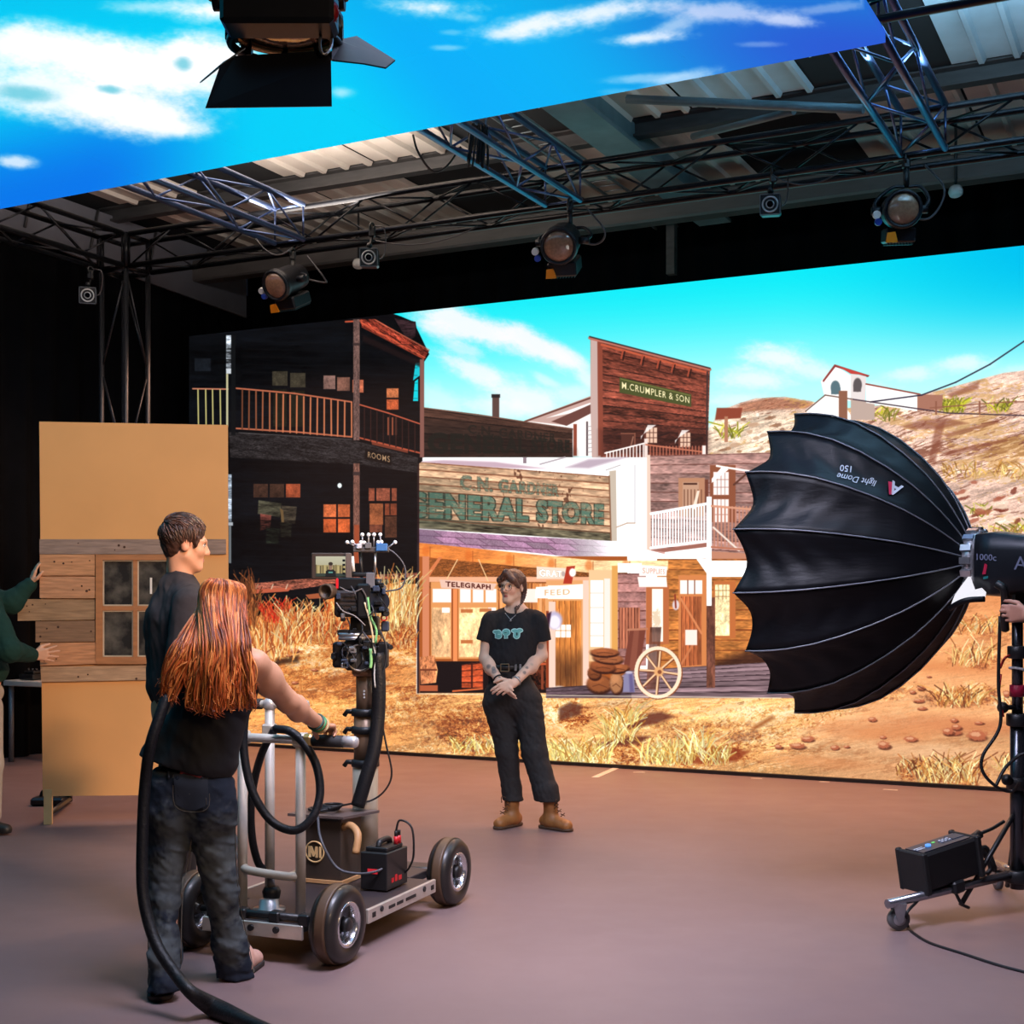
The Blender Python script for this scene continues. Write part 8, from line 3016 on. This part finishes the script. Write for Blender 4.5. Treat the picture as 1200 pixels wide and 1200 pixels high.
S.cut(pg(-24, 799), (0, 0, -1))
S.ell(L(0, -.01, -.14), (.085, .09, .05), A, .01, '-')
put('sweatshirt', S, mat('dark_green_sweat', (30, 58, 54), .9, 0, .1, 40, .05, spec=.15), grn)
S = SB(pg, -90, 790, 40, 968, .45, .009)
S.ell(pg(-25, 812), (.15, .175, .1), None, .05)
for q in glg:
    S.chain(q, (.112, .09, .08), .03)
S.cut(pg(-24, 797), (0, 0, 1))
put('trousers', S, mat('pale_grey_trousers', (170, 160, 150), .85, 0, .1, 30, .05), grn)
for q in glg:
    a0 = np.array([q[2][0], q[2][1], 0])
    Sb = Sculpt(a0 - .2, a0 + np.array([.32, .25, .2]), .008)
    boot(Sb, a0, a0 + np.array([.2, -.06, 0]), 0, top=.1)
    put('shoe', Sb, mat('black_shoe', (28, 26, 26), .5, 0, .1), grn)

# ---- person at the right edge steadying the lamp
dH = 6.15
ph_ = lambda x, y, dd=0.0: A3(x, y, dH + dd)
opr = thing('person', 'person beyond the right edge, hand gripping the lamp handle', 'person', Vector((at(1345, 900, dH).x, dH, 0)))
hh_ = ph_(1340, 645, .0)
S = SB(ph_, 1150, 600, 1420, 1110, .45, .0068)
L, A = head(S, hh_, (-.95, .1, -.05), (0, 0, 1), 1.03)
S.cap(L(0, -.025, -.06), ph_(1345, 690), .058, .062, .03)
oR = [ph_(1335, 720, .2), ph_(1268, 752, .10), ph_(1206, 720, -.035)]
oL = [ph_(1340, 722, -.2), ph_(1335, 800, -.24), ph_(1320, 870, -.2)]
S.cap(ph_(1345, 700), oR[0], .05, .058, .05).cap(ph_(1345, 700), oL[0], .05, .058, .05)
S.ell(ph_(1345, 770), (.14, .18, .2), None, .06).ell(ph_(1345, 850), (.135, .17, .16), None, .06)
S.chain(oR, (.05, .044, .031), .02).chain(oL, (.05, .043, .03), .02)
hand(S, oR[2], (-.98, .12, .06), (.12, .98, -.05), (.06, .05, .99), (.95, 1.0, 1.0, 1.0), 1.02, .5, bend0=(.75, .8, .85, .9))
hand(S, oL[2], (-.1, 0, -1), (.2, 1, 0), (-.9, 0, 0), (.3, .3, .3, .3), 1.0, .3)
olg = [[ph_(1342, 890, .1), ph_(1340, 990, .1), ph_(1345, 1070, .1)], [ph_(1348, 890, -.1), ph_(1350, 990, -.1), ph_(1350, 1075, -.1)]]
for q in olg:
    S.chain(q, (.08, .052, .04), .04)
put('body', S, SKIN, opr, lambda V: spots(V, (196, 140, 118), [(L(0, .083, -.066), .02, (170, 100, 95), .7)]))
S = Sculpt(L(0, 0, 0) - .2, L(0, 0, 0) + .2, .008)
S.ell(L(0, -.02, .045), (.084, .102, .09), A, .01).cut(L(0, .06, .03), tuple(A[1] - A[2] * .4), None, None, .015)
put('hair', S, HM, opr)
S = SB(ph_, 1225, 670, 1420, 885, .5, .008)
S.ell(ph_(1345, 775), (.165, .21, .22), None, .06).ell(ph_(1345, 840), (.16, .2, .15), None, .06)
S.cap(ph_(1345, 702), oR[0], .06, .075, .06).cap(ph_(1345, 702), oL[0], .06, .075, .06)
S.chain([oR[0], oR[0] * .3 + oR[1] * .7], (.08, .08), .03).chain([oL[0], oL[0] * .3 + oL[1] * .7], (.08, .08), .03)
S.cut(ph_(1345, 868), (0, 0, -1))
S.ell(L(0, -.01, -.14), (.085, .09, .05), A, .01, '-')
put('t_shirt', S, BLACKC, opr)
S = SB(ph_, 1270, 845, 1420, 1085, .45, .009)
S.ell(ph_(1345, 870), (.15, .175, .1), None, .05)
for q in olg:
    S.chain(q, (.112, .085, .075), .03)
S.cut(ph_(1345, 862), (0, 0, 1))
put('trousers', S, mat('dark_brown_trousers', (52, 42, 38)), opr)
for q in olg:
    a0 = np.array([q[2][0], q[2][1], 0])
    Sb = Sculpt(a0 - .32, a0 + np.array([.3, .3, .2]), .009)
    boot(Sb, a0, a0 + np.array([-.2, -.02, 0]), 0, top=.1)
    put('shoe', Sb, mat('black_shoe', (28, 26, 26), .5, 0, .1), opr)
